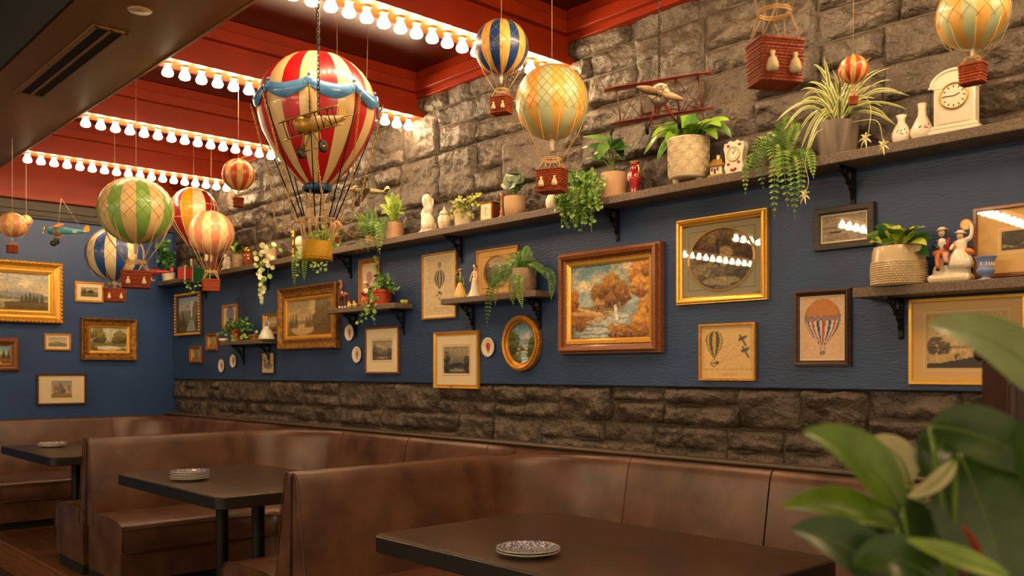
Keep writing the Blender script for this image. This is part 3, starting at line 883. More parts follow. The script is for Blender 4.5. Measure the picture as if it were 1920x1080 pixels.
def pic_tricolour_balloon(w, h, asp):
    p = Pic(w, h, '#e3bd8c', 61, asp); p.rect(0, 0, 1, 1, '#eec9a0', .5)
    p.balloon(.5, .66, .42, .31, .44, ['#e8dcc0', '#c8402c', '#e8dcc0', '#2c3a66'], top=(.02, '#cf8430'), n=18, line='#6b4a2c')
    yy = p.Y - .66; hw = np.sqrt(np.clip(1 - (yy / .31) ** 2, 0, 1)) * .42
    band = (np.abs(yy) < .04) & (np.abs(p.X - .5) < hw); p.put(band.astype(float), '#b8a58a'); p.put((band & (((p.X * 26 + np.abs(yy) * 60) % 1) < .5)).astype(float), '#4a4a66', .9); p.put((band & (((p.X * 13) % 1) < .25)).astype(float), '#c86a4a', .8)
    p.line((.46, .2), (.45, .13), .004, '#4a3a28'); p.line((.54, .2), (.55, .13), .004, '#4a3a28'); p.ell(.5, .1, .055, .035, '#3f382e', 1, 6); p.ell(.5, .1, .02, .03, '#d8cdb4', 1, 6); p.speck(.08); return p
def pic_birds_balloon(w, h, asp):
    p = Pic(w, h, '#e8c078', 67, asp); p.rect(0, 0, 1, 1, '#edc98a', .4)
    for a, b in (((.05, .17), (.05, .96)), ((.95, .17), (.95, .96)), ((.05, .96), (.95, .96)), ((.05, .17), (.95, .17))): p.line(a, b, .003, '#8a6c3c', .7)
    p.balloon(.25, .74, .165, .17, .36, ['#3f4a44', '#d8a832'], n=7, line='#3a3020')
    p.poly([(.16, .3), (.32, .31), (.3, .25), (.25, .21), (.19, .24)], '#6b5c3c'); p.poly([(.18, .27), (.31, .28), (.25, .22)], '#c8b070'); p.ell(.32, .3, .018, .03, '#2c261c')
    p.line((.25, .38), (.19, .3), .003, '#4a3e28'); p.line((.25, .38), (.31, .3), .003, '#4a3e28')
    for (x, y) in ((.79, .72), (.84, .5)):
        p.line((x - .05, y + .09), (x + .06, y - .1), .014, '#3f3626'); p.line((x - .06, y + .01), (x + .05, y + .06), .02, '#4a402c'); p.line((x, y), (x + .07, y + .07), .012, '#6b5c40')
    for q in ((.78, .7), (.83, .48)): p.line((.34, .29), q, .002, '#a8885a', .8); p.line((.4, .6), q, .002, '#a8885a', .6)
    p.line((.4, .08), (.68, .08), .006, '#a5854c', .8); p.line((.34, .055), (.7, .055), .004, '#a5854c', .6); p.speck(.06); return p
def pic_old_balloon(seed, c1, c2, cy=.6, rx=.2, small=False):
    def f(w, h, asp):
        p = Pic(w, h, '#d9c59a', seed, asp); p.rect(.12, .55, .88, .95, '#c2b594', .5)
        p.balloon(.5, cy, rx, rx * asp * 1.15, rx * asp * 1.25, [c1, c2], n=9, line='#3a342a')
        if small: p.balloon(.5, .86, .06, .05, .07, [c1, c2], n=5, line='#3a342a')
        p.ell(.5, cy - rx * asp * 1.7, .05, .022, '#55493a'); p.line((.3, .12), (.7, .12), .006, '#8a7c5e', .7); p.line((.36, .08), (.64, .08), .005, '#8a7c5e', .6)
        for q in ((.42, .34), (.56, .36), (.5, .28)): p.ell(*q, .03, .02, '#6b5f4a', .8)
        p.speck(.1); return p
    return f
def pic_swan(w, h, asp):
    p = Pic(w, h, '#d3bb8c', 71, asp); p.rect(0, .55, 1, .8, '#c0a878', .6); p.ell(.5, .36, .36, .16, '#7d7660', 1, 6); p.line((.22, .42), (.2, .62), .06, '#7d7660'); p.ell(.26, .62, .08, .035, '#6b6450'); p.line((.3, .2), (.75, .2), .02, '#a8926a'); p.speck(.2); return p
def pic_portrait(w, h, asp):
    p = Pic(w, h, '#c9a860', 73, asp); p.grad(.5, 1, '#d8c07c', '#8f9a8a'); p.tree(.5, .45, .3, ['#5c5a2c', '#8a7d3c'], n=40); p.rect(0, 0, 1, .25, '#8a6a34'); p.speck(.3); return p
def pic_moor(w, h, asp):
    p = Pic(w, h, '#b9aa86', 79, asp); p.grad(.5, 1, '#c0b490', '#8f8a78'); p.ridge(.55, .1, '#77705c', 2); p.ridge(.3, .1, '#4f4630', 3); p.ell(.6, .4, .2, .05, '#c8bc98', .7, 5); p.speck(.2); return p

def ring_loop(shape, w, h, ins, y, n=48):
    if shape == 'oval':
        return [((w / 2 - ins) * math.cos(2 * math.pi * i / n), y, (h / 2 - ins) * math.sin(2 * math.pi * i / n)) for i in range(n)]
    a, b = w / 2 - ins, h / 2 - ins
    return [(-a, y, -b), (a, y, -b), (a, y, b), (-a, y, b)]

def canvas_mesh(pic_fn, w, h, y, mt, res=.0042, shape='rect'):
    nx, nz = max(20, min(150, int(w / res))), max(20, min(150, int(h / res)))
    P = pic_fn(nx, nz, w / h)
    col = np.ones((nz, nx, 4), np.float32); col[..., :3] = srgb_lin(np.clip(P.a, 0, 1))
    xs, zs = np.linspace(-w / 2, w / 2, nx), np.linspace(-h / 2, h / 2, nz)
    m = MB()
    m.v = [(x, y, z) for z in zs for x in xs]
    ok = (lambda i, k: True) if shape == 'rect' else (lambda i, k: (xs[i] / (w / 2)) ** 2 + (zs[k] / (h / 2)) ** 2 < 1.02)
    m.f = [(k * nx + i, k * nx + i + 1, (k + 1) * nx + i + 1, (k + 1) * nx + i) for k in range(nz - 1) for i in range(nx - 1) if ok(i, k)]
    m.m = [0] * len(m.f)
    m.c = col
    return m

# frame profiles: (distance in from the outer edge, height off the wall), both as fractions of the moulding width / depth
PROF = {'flat': [(0, 0), (0, .8), (.12, .95), (.8, .95), (1, .7), (1, .3)],
        'scoop': [(0, 0), (0, .85), (.06, 1), (.16, 1), (.24, .86), (.5, .55), (.72, .5), (.78, .6), (.9, .6), (1, .45), (1, .2)],
        'step': [(0, 0), (0, .55), (.05, .62), (.2, .62), (.24, .95), (.34, 1), (.62, .9), (.66, .6), (.86, .5), (.9, .58), (1, .5), (1, .2)],
        'round': [(0, 0), (0, .45), (.1, .75), (.3, .98), (.5, 1), (.7, .9), (.85, .7), (.9, .45), (1, .4), (1, .2)]}

def picture(name, label, q, frame_mat, fw, fd, pic, border=0.0, mat_m=None, slip=None, prof='scoop', glass=True, wall='R', shape='rect', pic_kind='painting',
            rnd_mat=None, bead=None, lean=0.0, inner=None, off=0.0, cat=None):
    """q = (u0, vtop, vbottom, u1, vtop, vbottom) of the outer frame in photo pixels on the wall"""
    f = (lambda u, v: on_x(u, v, XW - .012 - off)) if wall == 'R' else (lambda u, v: on_y(u, v, YB - .012))
    a, b, c, d = f(q[0], q[1]), f(q[0], q[2]), f(q[3], q[4]), f(q[3], q[5])
    w = abs(a.y - c.y) if wall == 'R' else abs(a.x - c.x)
    zt, zb = (a.z + c.z) / 2, (b.z + d.z) / 2
    h = zt - zb
    cz = (zt + zb) / 2
    loc = (XW - .001 - off, (a.y + c.y) / 2, cz) if wall == 'R' else ((a.x + c.x) / 2, YB - .001, cz)
    t = thing(name, loc, label, cat or pic_kind, RW if wall == 'R' else 0.0)
    if lean: t.rotation_euler = (lean, 0, t.rotation_euler.z)
    m = MB(); m.rings([ring_loop(shape, w, h, p[0] * fw, -p[1] * fd) for p in PROF[prof]], closed=True)
    fo = m.build('frame', frame_mat, t, smooth=(shape == 'oval'), auto=35 if shape == 'oval' else None)
    iw, ih = w - 2 * fw, h - 2 * fw
    y = -max(fd * .3, .010)
    if bead:                                                # carved bead line
        bm = MB(); sp = bead[1]; ins = fw * bead[2]
        if shape == 'oval':
            n = int(math.pi * (w + h) / 2 / sp)
            pts = [((w / 2 - ins) * math.cos(2 * math.pi * i / n), (h / 2 - ins) * math.sin(2 * math.pi * i / n)) for i in range(n)]
        else:
            aw, ah = w / 2 - ins, h / 2 - ins
            nx, nz = int(2 * aw / sp), int(2 * ah / sp)
            pts = [(-aw + 2 * aw * i / nx, s * ah) for i in range(nx + 1) for s in (-1, 1)] + [(s * aw, -ah + 2 * ah * i / nz) for i in range(1, nz) for s in (-1, 1)]
        for x, z in pts: bm.ell((x, -fd * bead[3], z), sp * .5, nu=6, nv=4)
        bm.build('carved_beading', bead[0], fo, kind='stuff')
    if slip:
        m = MB(); m.rings([ring_loop(shape, iw, ih, d_, -hh) for d_, hh in ((0, fd * .2), (0, fd * .52), (slip[1] * .5, fd * .48), (slip[1], fd * .36), (slip[1], fd * .2))])
        m.build('slip', slip[0], t, smooth=False)
        iw -= 2 * slip[1]; ih -= 2 * slip[1]
    cw, ch = iw, ih
    if border:
        bx, bz = (border if isinstance(border, tuple) else (border, border))
        cw, ch = iw - 2 * bx, ih - 2 * bz
        m = MB()
        if inner == 'oval':
            N = 48
            def sq(i):
                an = 2 * math.pi * i / N; c_, s_ = math.cos(an), math.sin(an); k = max(abs(c_) / (iw / 2), abs(s_) / (ih / 2)); return (c_ / k, y, s_ / k)
            ov = [(cw / 2 * math.cos(2 * math.pi * i / N), y, ch / 2 * math.sin(2 * math.pi * i / N)) for i in range(N)]
            m.rings([[sq(i) for i in range(N)], ov, [(x, y + .003, z) for x, _, z in ov]])
        else:
            m.rings([ring_loop(shape, iw, ih, 0, y), ring_loop(shape, cw, ch, 0, y), ring_loop(shape, cw, ch, 0, y + .003)])
        mo = m.build('mat_board', mat_m or M_MATC, t, smooth=False)
        ln = MB()
        if rnd_mat:
            if inner == 'oval':
                ln.rings([[(x * k, y - e, z * k) for x, _, z in ov] for k, e in ((1.0, .0005), (1.0, .004), (1.07, .004), (1.07, .0005))])
                ln.build('inner_ring', rnd_mat, mo, smooth=False)
                ln = MB(); ln.rings([ring_loop('rect', iw, ih, k, y - .0006) for k in (.032, .034)]); ln.build('ruled_line', M_WOODB, mo, smooth=False)
            else:
                ln.rings([ring_loop(shape, cw, ch, k, y - .0006) for k in (-.012, -.0095)]); ln.build('ruled_line', rnd_mat, mo, smooth=False)
    canvas_mesh(pic, cw, ch, y + .003, M_CANVAS if not glass else M_PRINT, shape='oval' if (shape == 'oval' or inner == 'oval') else 'rect').build('canvas' if not glass else 'print', M_CANVAS if not glass else M_PRINT, t, smooth=False)
    if glass:
        if shape == 'oval':
            MB().add(ring_loop('oval', iw, ih, 0, y - .004), [tuple(range(48))]).build('glass_pane', M_GLASS, t, smooth=False)
        else:
            MB().add(ring_loop('rect', iw + .004, ih + .004, 0, y - .004), [(0, 1, 2, 3)]).build('glass_pane', M_GLASS, t, smooth=False)
    # backing board so the picture has a body from the side
    MB().box((0, -.0015, 0), (w - fw * .6, .003, h - fw * .6)).build('backing', M_WOODB, t, smooth=False) if shape == 'rect' else None
    return t

# ---- long wall, from the far corner towards the camera
picture('framed_painting', 'tall waterfall landscape in a carved black and gold frame, nearest the wall corner', (331, 549, 632, 379, 546, 629), M_WOODB, .048, .035, pic_waterfall, prof='round', glass=False, bead=(M_GOLD, .030, .45, .95))
picture('framed_print', 'small grey balloon print in a honey wood frame behind the far leafy plant', (417, 573, 616, 445, 569, 616), M_WOODO, .024, .02, pic_old_balloon(81, '#8a8494', '#6b6578', .58, .3), glass=True, prof='flat', pic_kind='print')
picture('framed_picture', 'tiny picture in a deep brown frame, upper of the two near the wall corner', (388, 626, 658, 409, 624, 658), M_WOODR, .028, .03, pic_portrait, prof='round', slip=(M_GOLD, .008), pic_kind='picture')
picture('framed_picture', 'tiny picture in a deep brown frame, lower of the two near the wall corner', (357, 649, 681, 378, 648, 681), M_WOODR, .028, .03, pic_portrait, prof='round', slip=(M_GOLD, .008), pic_kind='picture')
picture('framed_print', 'small moorland picture in a deep gilt frame behind the lady in the pale dress', (496, 590, 627, 523, 587, 626), M_GOLDO, .022, .03, pic_moor, prof='scoop', pic_kind='picture')
picture('framed_print', 'small swan print in a thin black frame under the far small shelf', (490, 661, 700, 514, 660, 701), M_WOODB, .008, .015, pic_swan, prof='flat', pic_kind='print')
picture('framed_painting', 'misty lake painting in a wide worn gilt frame', (528, 541, 653, 637, 530, 656), M_GOLDD, .085, .055, pic_misty_lake, prof='scoop', slip=(M_GOLD, .028), glass=False)
picture('framed_print', 'red balloon print in a tall honey wood frame behind the plant in the orange pot', (673, 487, 572, 711, 481, 572), M_WOODO, .038, .025, pic_old_balloon(83, '#c0583a', '#8a8fa0', .62, .2), prof='step', pic_kind='print')
picture('framed_print', 'grey river engraving in a brown wood frame with a cream mat', (685, 616, 701, 748, 609, 701), M_WOODR, .015, .018, pic_etching(21), border=(.075, .085), prof='flat', pic_kind='print', rnd_mat=M_WOODO)
picture('framed_print', 'tall balloon print with small figures in a thin gold frame', (792, 478, 599, 856, 469, 597), M_GOLDO, .013, .02, pic_old_balloon(85, '#b0a080', '#4a4438', .62, .17, True), border=.012, prof='flat', pic_kind='print')
picture('framed_print', 'small oval scene in a wide cream mat and thin gold frame behind the fern', (894, 471, 556, 971, 459, 549), M_GOLDO, .013, .018, pic_etching(23, sky=.7), border=(.06, .035), prof='flat', inner='oval', rnd_mat=M_GOLDO, pic_kind='print', mat_m=M_MATT)
picture('framed_print', 'dark valley engraving with a broad cream mat in a bright gold frame', (815, 624, 728, 898, 619, 729), M_GOLDB, .026, .025, pic_etching(25, '#2c2820', '#a59878', .7), border=(.07, .072), prof='scoop', pic_kind='print', rnd_mat=M_GOLDO)
picture('framed_painting', 'oval brook painting in an oval gilt frame', (945, 591, 696, 1014, 591, 696), M_GOLDO, .046, .042, pic_oval_brook, prof='step', shape='oval', glass=False, bead=(M_GOLD, .014, .14, .66))
picture('framed_painting', 'autumn watermill oil painting in a broad red-brown wood frame', (1053, 477, 664, 1243, 453, 662), M_WOODR, .062, .06, pic_autumn_mill, prof='step', slip=(M_GOLDB, .022), glass=False, bead=(M_GOLD, .011, .93, .5))
picture('framed_print', 'circular forest print behind glass in a square ridged gold frame', (1270, 415, 573, 1440, 389, 562), M_GOLDB, .036, .035, pic_round_forest, border=(.042, .03), mat_m=M_MATG, prof='step', inner='oval', rnd_mat=M_MATT, pic_kind='print')
picture('framed_print', 'striped balloon towed by birds, print in a thin gold frame', (1311, 609, 714, 1417, 603, 714), M_GOLDO, .012, .02, pic_birds_balloon, prof='flat', pic_kind='print')
picture('framed_photograph', 'grey boat photograph in a flat charcoal wood frame', (1527, 393, 471, 1640, 378, 462), M_WOODG, .030, .025, pic_boats, border=.008, mat_m=M_MATW, prof='flat', pic_kind='photograph')
picture('framed_print', 'large red, white and blue striped balloon print in a dark wood frame', (1490, 547, 687, 1595, 539, 687), M_WOODD, .026, .028, pic_tricolour_balloon, border=.006, mat_m=M_MATW, prof='step', pic_kind='print')
picture('framed_print', 'wide sepia park landscape in a thin gold frame under the right shelf', (1704, 561, 721, 1926, 549, 723), M_GOLDB, .017, .02, pic_sepia_tree(29), border=(.055, .05), mat_m=M_MATT, prof='flat', rnd_mat=M_MATW, pic_kind='print', inner=None)
picture('framed_print', 'lake engraving in a thin red-brown frame standing on the right shelf', (1825, 391, 522, 2080, 360, 507), M_WOODR, .016, .02, pic_lake_engraving, border=(.085, .085), mat_m=M_MATT, prof='flat', rnd_mat=M_MATW, pic_kind='print')
# ---- far wall
picture('framed_painting', 'large mountain lake painting in a heavy ornate gilt frame on the far wall', (-92, 484, 602, 115, 492, 604), M_GOLD, .095, .06, pic_lake_peak, prof='scoop', slip=(M_GOLDB, .022), glass=False, wall='B', bead=(M_GOLD, .035, .1, .9))
picture('framed_print', 'small farmhouse print with a thin gilt frame, hanging highest on the far wall', (140, 528, 566, 195, 529, 568), M_GOLDO, .02, .02, pic_farm, border=.035, prof='flat', wall='B', pic_kind='print')
picture('framed_print', 'small pale lake print in a thin gold frame in the middle of the far wall', (83, 625, 656, 133, 626, 658), M_GOLDO, .016, .02, pic_lake_small, border=.02, prof='flat', wall='B', pic_kind='print')
picture('framed_painting', 'stream and trees painting in a dark gilt frame on the far wall', (151, 597, 676, 255, 598, 675), M_GOLDD, .07, .05, pic_stream_trees, prof='scoop', slip=(M_GOLD, .022), glass=False, wall='B')
picture('framed_painting', 'fir forest path painting in a red-brown frame cut by the left edge', (-60, 631, 697, 36, 634, 696), M_WOODR, .06, .04, pic_fir_path, prof='round', slip=(M_GOLDD, .015), glass=False, wall='B')
picture('framed_print', 'balloon crowd print with wide cream mat in a brown frame, lowest on far wall', (68, 701, 761, 162, 700, 758), M_WOODD, .02, .025, pic_crowd, border=(.11, .05), prof='flat', wall='B', pic_kind='print')

# ---- little round balloon plates on the wall
M_PLQ = mat('white_wall_plate_glaze', '#eadfca', .15, coat=.5)
def wall_plate(u, v, r, c1, c2, label):
    p = on_x(u, v, XW - .01)
    t = thing('wall_plate', (XW - .001, p.y, p.z), label, 'plate', RW, 'small balloon plates on the navy wall')
    m = MB(); m.rings([[(q * r * math.cos(2 * math.pi * i / 32), -y, q * r * math.sin(2 * math.pi * i / 32)) for i in range(32)] for q, y in ((.6, 0), (.95, .008), (1, .012), (.97, .014), (.72, .009), (.66, .007), (.3, .007))], cap1=True)
    m.build('dish', M_PLQ, t)
    b = MB(); b.ell((0, -.0085, r * .12), (r * .34, .0022, r * .36), nu=16, nv=10)
    b.prism([(-r * .26, -r * .08), (-r * .06, -r * .42), (r * .06, -r * .42), (r * .26, -r * .08)], -.0095, -.007)
    b.build('balloon_motif', mat('plate_motif_' + c1.strip('#'), c1, .3, col2=c2, ns=60), t, smooth=False, kind='stuff')
    MB().box((0, -.0085, -r * .5), (r * .16, .002, r * .12)).build('basket_motif', mat('motif_brown', '#8a5a34', .4), t, smooth=False)
wall_plate(415, 686, .062, '#a85a34', '#c8703c', 'little round white plate with a brown balloon, lower left of the far pair')
wall_plate(437, 677, .062, '#d8702c', '#c85a24', 'little round white plate with an orange balloon, upper right of the far pair')
wall_plate(655, 624, .062, '#d86a2c', '#8aa08a', 'little round white plate with an orange and green balloon, upper of the middle pair')
wall_plate(669, 665, .062, '#c88a34', '#8a8a5a', 'little round white plate with an ochre balloon, lower of the middle pair')
wall_plate(915, 651, .062, '#c8301c', '#d8502c', 'little round white plate with a bright red balloon beside the oval painting')

# ================================================================ shelves and iron brackets
def bracket_meshes(d, h):
    """iron bracket in local axes: Y into the wall (wall at 0), Z down from 0"""
    a = MB(); a.box((0, -.005, -h / 2), (.020, .010, h)); a.box((0, -d / 2, -.005), (.020, d, .010)); a.ell((0, -.006, -h), (.011, .007, .012), nu=8, nv=6)
    b = MB()
    arc = [(0, -d * .92 * math.cos(t), -h * .88 * math.sin(t) - .008) for t in [math.pi / 2 * i / 10 for i in range(11)]]
    arc = [(0, y + (d * .32) * math.sin(math.pi * i / 10), z + (h * .26) * math.sin(math.pi * i / 10)) for i, (_, y, z) in enumerate(arc)]
    b.tube(arc, .006, 6)
    for (y, z, r) in ((-.24, -.20, .17), (-.56, -.14, .12), (-.18, -.50, .12), (-.78, -.09, .07), (-.12, -.72, .08), (-.38, -.36, .1)):
        b.tube([(0, y * d + r * d * math.cos(q), z * h + r * d * math.sin(q)) for q in [2 * math.pi * i / 10 for i in range(10)]], .0042, 5, closed=True)
    return a.mesh('bracket_bar', M_IRON, False), b.mesh('bracket_scroll', M_IRON)
BR_BIG = bracket_meshes(.145, .16)
BR_SM = bracket_meshes(.125, .165)
def brackets(root, pts, kind, z):
    for p in pts:
        o = add_part('bracket', kind[0], root, loc=(p, 0, z))
        add_part('scrollwork', kind[1], o).location = (0, 0, 0)
        o['kind'] = 'stuff'

def shelf(label, y_far, y_near, z_top, dep, th, br, kind):
    t = thing('wall_shelf', (XW - .001, (y_far + y_near) / 2, z_top), label, 'shelf', RW)
    MB().box((0, -dep / 2, -th / 2), (y_far - y_near, dep, th), bev=.003).build('board', M_SHELF, t, smooth=False)
    brackets(t, [(y_far + y_near) / 2 - y for y in br], kind, -th)
    return t
DEP = .165
shelf('long grey-stained wooden shelf running the length of the wall', 9.22, -.6, Z_SH, DEP, .042, [.54, 1.86, 3.19, 4.52, 5.84, 7.15, 8.42], BR_BIG)
def y_at(u, x=XW): return on_x(u, 600, x).y
XSF = XW - .155                                          # front of the little shelves
Z1 = on_x(470, 637, XSF).z; Z2 = on_x(672, 574, XSF).z; Z3 = on_x(918, 552, XSF).z; Z4 = on_x(1760, 529, XSF).z
SH1 = (y_at(412, XSF), y_at(521)); SH2 = (y_at(613, XSF), y_at(775)); SH3 = (y_at(826, XSF), y_at(1040)); SH4 = (y_at(1598, XSF), .35)
shelf('small grey wooden shelf with the lady in the pale dress', SH1[0], SH1[1], Z1, .155, .036, [y_at(458), y_at(517) + .1], BR_SM)
shelf('small grey wooden shelf with the orange flowerpot', SH2[0], SH2[1], Z2, .155, .036, [y_at(668), y_at(758)], BR_SM)
shelf('small grey wooden shelf with two lady figurines and a fern', SH3[0], SH3[1], Z3, .155, .036, [y_at(888), y_at(1013)], BR_SM)
shelf('grey wooden shelf at the right with the couple figurine', SH4[0], SH4[1], Z4, .155, .040, [y_at(1690), .65], BR_BIG)
# ================================================================ hanging balloons
def net_tubes(R, zc, n, th0, th1, r, sc=(1, 1), twist=1.0, seg=22):
    """two families of crossing cords on a sphere, polar angle th0 (top) to th1"""
    m = MB()
    for sgn in (-1, 1):
        for k in range(n):
            pts = []
            for i in range(seg + 1):
                th = th0 + (th1 - th0) * i / seg
                ph = 2 * math.pi * k / n + sgn * twist * (th - th0)
                pts.append((R * math.sin(th) * math.cos(ph), R * math.sin(th) * math.sin(ph), zc + R * math.cos(th)))
            m.tube(pts, r, 3, cap=False)
    return m

def gores(R, zc, n, cols, prof=None, nv=20, sub=3):
    """striped envelope: one closed surface, gores coloured in turn; prof = list of (radius, z) top to bottom, else a sphere"""
    m = MB()
    if prof is None:
        prof = [(R * math.sin(math.pi * i / nv), R * math.cos(math.pi * i / nv)) for i in range(nv + 1)]
    N = n * sub
    vs_ = []
    for r, z in prof:
        for i in range(N):
            a = 2 * math.pi * i / N
            vs_.append((max(r, .0005) * math.cos(a), max(r, .0005) * math.sin(a), zc + z))
    for g in range(n):
        fs = [(k * N + (i + 1) % N, k * N + i, (k + 1) * N + i, (k + 1) * N + (i + 1) % N) for k in range(len(prof) - 1) for i in range(g * sub, (g + 1) * sub)]
        b0 = len(m.v)
        m.f.extend([[j for j in f] for f in fs]); m.m.extend([g % cols] * len(fs))
    m.v = [Vector(p) for p in vs_]
    return m

def basket_mesh(w, d, h):
    m = MB()
    def lp(sx, z): return [(-w / 2 * sx, -d / 2 * sx, z), (w / 2 * sx, -d / 2 * sx, z), (w / 2 * sx, d / 2 * sx, z), (-w / 2 * sx, d / 2 * sx, z)]
    m.rings([lp(.93, 0), lp(1, h), lp(.9, h), lp(.84, h * .12)], cap0=True, cap1=True)
    return m

M_NET = mat('net_cord', '#a8823c', .7)
def weave(root, w, d, h, z0):
    """basket of woven rows with rim, as parts"""
    b = basket_mesh(w, d, h)
    for v in b.v: v.z += z0
    o = b.build('basket', M_WICKER, root, smooth=False)
    rows = MB()
    n = max(5, int(h / .0085))
    for k in range(n + 1):
        s = .93 + .07 * k / n + .012
        rr = h / n * .42 if k not in (0, n) else h / n * .62
        pts = []
        for (ax, ay, bx, by) in ((-1, -1, 1, -1), (1, -1, 1, 1), (1, 1, -1, 1), (-1, 1, -1, -1)):
            for i in range(5): t = i / 5; pts.append(((ax + (bx - ax) * t) * w / 2 * s, (ay + (by - ay) * t) * d / 2 * s, z0 + h * k / n))
        rows.tube(pts, rr, 5, closed=True)
    rows.build('woven_rows', M_WICKER, o, kind='stuff')
    return o

def ceil_z(x, y):
    if x < XS + .02: return 3.05
    for b in BEAMS:
        if b - .001 <= y <= b + .181: return ZB
        if b - .046 <= y <= b + .226: return 3.25
    return ZP

def balloon(label, u, v_top, v_bot, half_px, t, cols, v_bask, bask_px, n=12, hang_v=None, net=16, bags=True, rz=.3, hang_to=None, ropes=10, name='hanging_balloon', string=True):
    """u: column of its axis; v_top/v_bot: sphere rows; half_px: sphere half width; v_bask: (top, bottom) rows of the basket"""
    s = t / FPX
    zt, zb = W(u, v_top, t).z, W(u, v_bot, t).z
    R = half_px * s
    base = W(u, v_bask[1], t)
    o = thing(name, base, label, 'balloon', rz - math.atan2(base.x, base.y))
    zc = (zt + zb) / 2 - base.z
    zs = (zt - zb) / 2 / R
    g = gores(R, 0, n, len(cols))
    for v in g.v: v.z = v.z * zs + zc
    g.build('envelope', cols, o)
    if net:
        m = net_tubes(R * 1.006, 0, net, .12, 1.95, max(.0007, R * .005), twist=.9)
        for v in m.v: v.z = v.z * zs + zc
        m.build('net', M_NET, o, kind='stuff')
    bh = (v_bask[1] - v_bask[0]) * s
    bw = bask_px * s * .92; bd = bw * .72
    weave(o, bw, bd, bh, 0)
    hoop_z = bh + max(.35 * bh, (zc - R * zs - bh) * .32)
    hr = bw * .36
    h = MB()
    for dz in (0, .006 * bw / .1): h.tube([(hr * math.cos(a), hr * math.sin(a), hoop_z + dz) for a in [2 * math.pi * i / 14 for i in range(14)]], max(.0016, bw * .022), 6, closed=True)
    h.build('hoop', M_CORD, o, kind='stuff')
    rg = MB(); rr = max(.0011, R * .008)
    th = 1.95
    for k in range(ropes):
        a = 2 * math.pi * (k + .5) / ropes
        p0 = (R * math.sin(th) * math.cos(a), R * math.sin(th) * math.sin(a), zc + R * zs * math.cos(th))
        pm = (R * .72 * math.cos(a), R * .72 * math.sin(a), zc - R * zs * .86)
        p1 = (hr * math.cos(a), hr * math.sin(a), hoop_z)
        rg.tube([p0, pm, p1], rr, 4)
    for sx, sy in ((-1, -1), (1, -1), (1, 1), (-1, 1)):
        for q in (-.5, .5):
            a = math.atan2(sy, sx) + q * .7
            rg.tube([(hr * math.cos(a), hr * math.sin(a), hoop_z), (sx * bw * .46, sy * bd * .46, bh)], rr, 4)
    rg.build('rigging', M_CORD, o, kind='stuff')
    MB().lathe([(R * .055, zc - R * zs * 1.30), (R * .06, zc - R * zs * .97)], 10).build('neck', M_PAPER, o)
    if bags:
        q = bh * .50
        for sx, sy in ((-.27, -1), (.27, -1), (-.27, 1), (.27, 1)):
            MB().lathe([(.01 * q, 0), (.26 * q, .03 * q), (.3 * q, .25 * q), (.2 * q, .6 * q), (.08 * q, .75 * q), (.14 * q, .95 * q)], 9, c=(sx * bw, sy * (bd / 2 * .97 + .15 * q), bh * .16)).build('sandbag', M_SAND, o)
    if string:
        ztop = ceil_z(base.x, base.y)
        MB().tube([(0, 0, zc + R * zs), (0, 0, ztop - base.z)], max(.0010, s * .33), 5).build('string', M_STRING, o)
        MB().ell((0, 0, zc + R * zs + .004), max(.004, R * .04), nu=8, nv=5).build('knot', M_STRING, o)
    return o

M_GRN = mat('balloon_green', '#7fae4e', .38, col2='#8cba5c', ns=12, coat=.3)
M_CRM = mat('balloon_cream', '#e6c184', .38, col2='#edcb92', ns=12, coat=.3)
M_BLU = mat('balloon_blue', '#1e4f96', .35, col2='#265aa4', ns=14, coat=.3)
M_WHT = mat('balloon_ivory', '#f0d9a6', .38, col2='#f4e0b4', ns=12, coat=.3)
M_PNK = mat('balloon_pink', '#e08a66', .38, col2='#e69a78', ns=14, coat=.3)
M_PNC = mat('balloon_peach_cream', '#efc58c', .38, col2='#f2d09c', ns=14, coat=.3)
M_ORR = mat('balloon_red_orange', '#cf4326', .36, col2='#d8542f', ns=14, coat=.3)
M_ORY = mat('balloon_yellow_cream', '#f0bb62', .38, col2='#f4c87a', ns=14, coat=.3)
M_MNT = mat('balloon_mint', '#b5bf8e', .36, col2='#c0c89a', ns=10, coat=.3)
M_HON = mat('balloon_honey', '#e0a84e', .36, col2='#e8b660', ns=10, coat=.3)
M_NVY = mat('balloon_navy', '#16386e', .33, col2='#1c4480', ns=10, coat=.4)

balloon('green and cream striped hanging balloon with a wicker basket', 255, 333, 457, 68, 6.15, [M_GRN, M_CRM], (510, 539), 55, n=16, net=20, hang_to=3.25, rz=.0)
balloon('blue and ivory striped hanging balloon half hidden behind the green one', 215, 428, 527, 52, 7.2, [M_BLU, M_WHT], (542, 565), 41, n=16, net=16, hang_to=3.15, rz=.05, ropes=8)
balloon('pink and peach striped hanging balloon with its basket below the long shelf', 396, 396, 478, 42, 7.4, [M_PNK, M_PNC], (525, 545), 34, n=16, net=16, bags=False, hang_to=3.24, rz=.0, ropes=14)
balloon('small red and yellow striped hanging balloon left of the giant one', 447, 298, 357, 30, 5.36, [M_ORR, M_ORY], (372, 387), 18, n=16, net=12, bags=False, hang_to=3.10, rz=.3, ropes=8)
balloon('small orange and pink striped hanging balloon at the left edge', 23, 399, 445, 26, 6.5, [M_PNK, M_ORY], (461, 473), 18, n=14, net=10, bags=False, hang_to=3.3, rz=.3, ropes=8)
balloon('tiny orange balloon behind the small one at the left edge', 49, 403, 424, 11, 7.6, [M_PNK, M_ORY], (432, 438), 7, n=10, net=0, bags=False, hang_to=3.05, ropes=6)
balloon('navy and straw striped hanging balloon at the top centre', 940, 38, 141, 50.5, 4.05, [M_NVY, M_HON], (184, 212), 38, n=16, net=14, hang_to=3.4, rz=-.45, ropes=9)
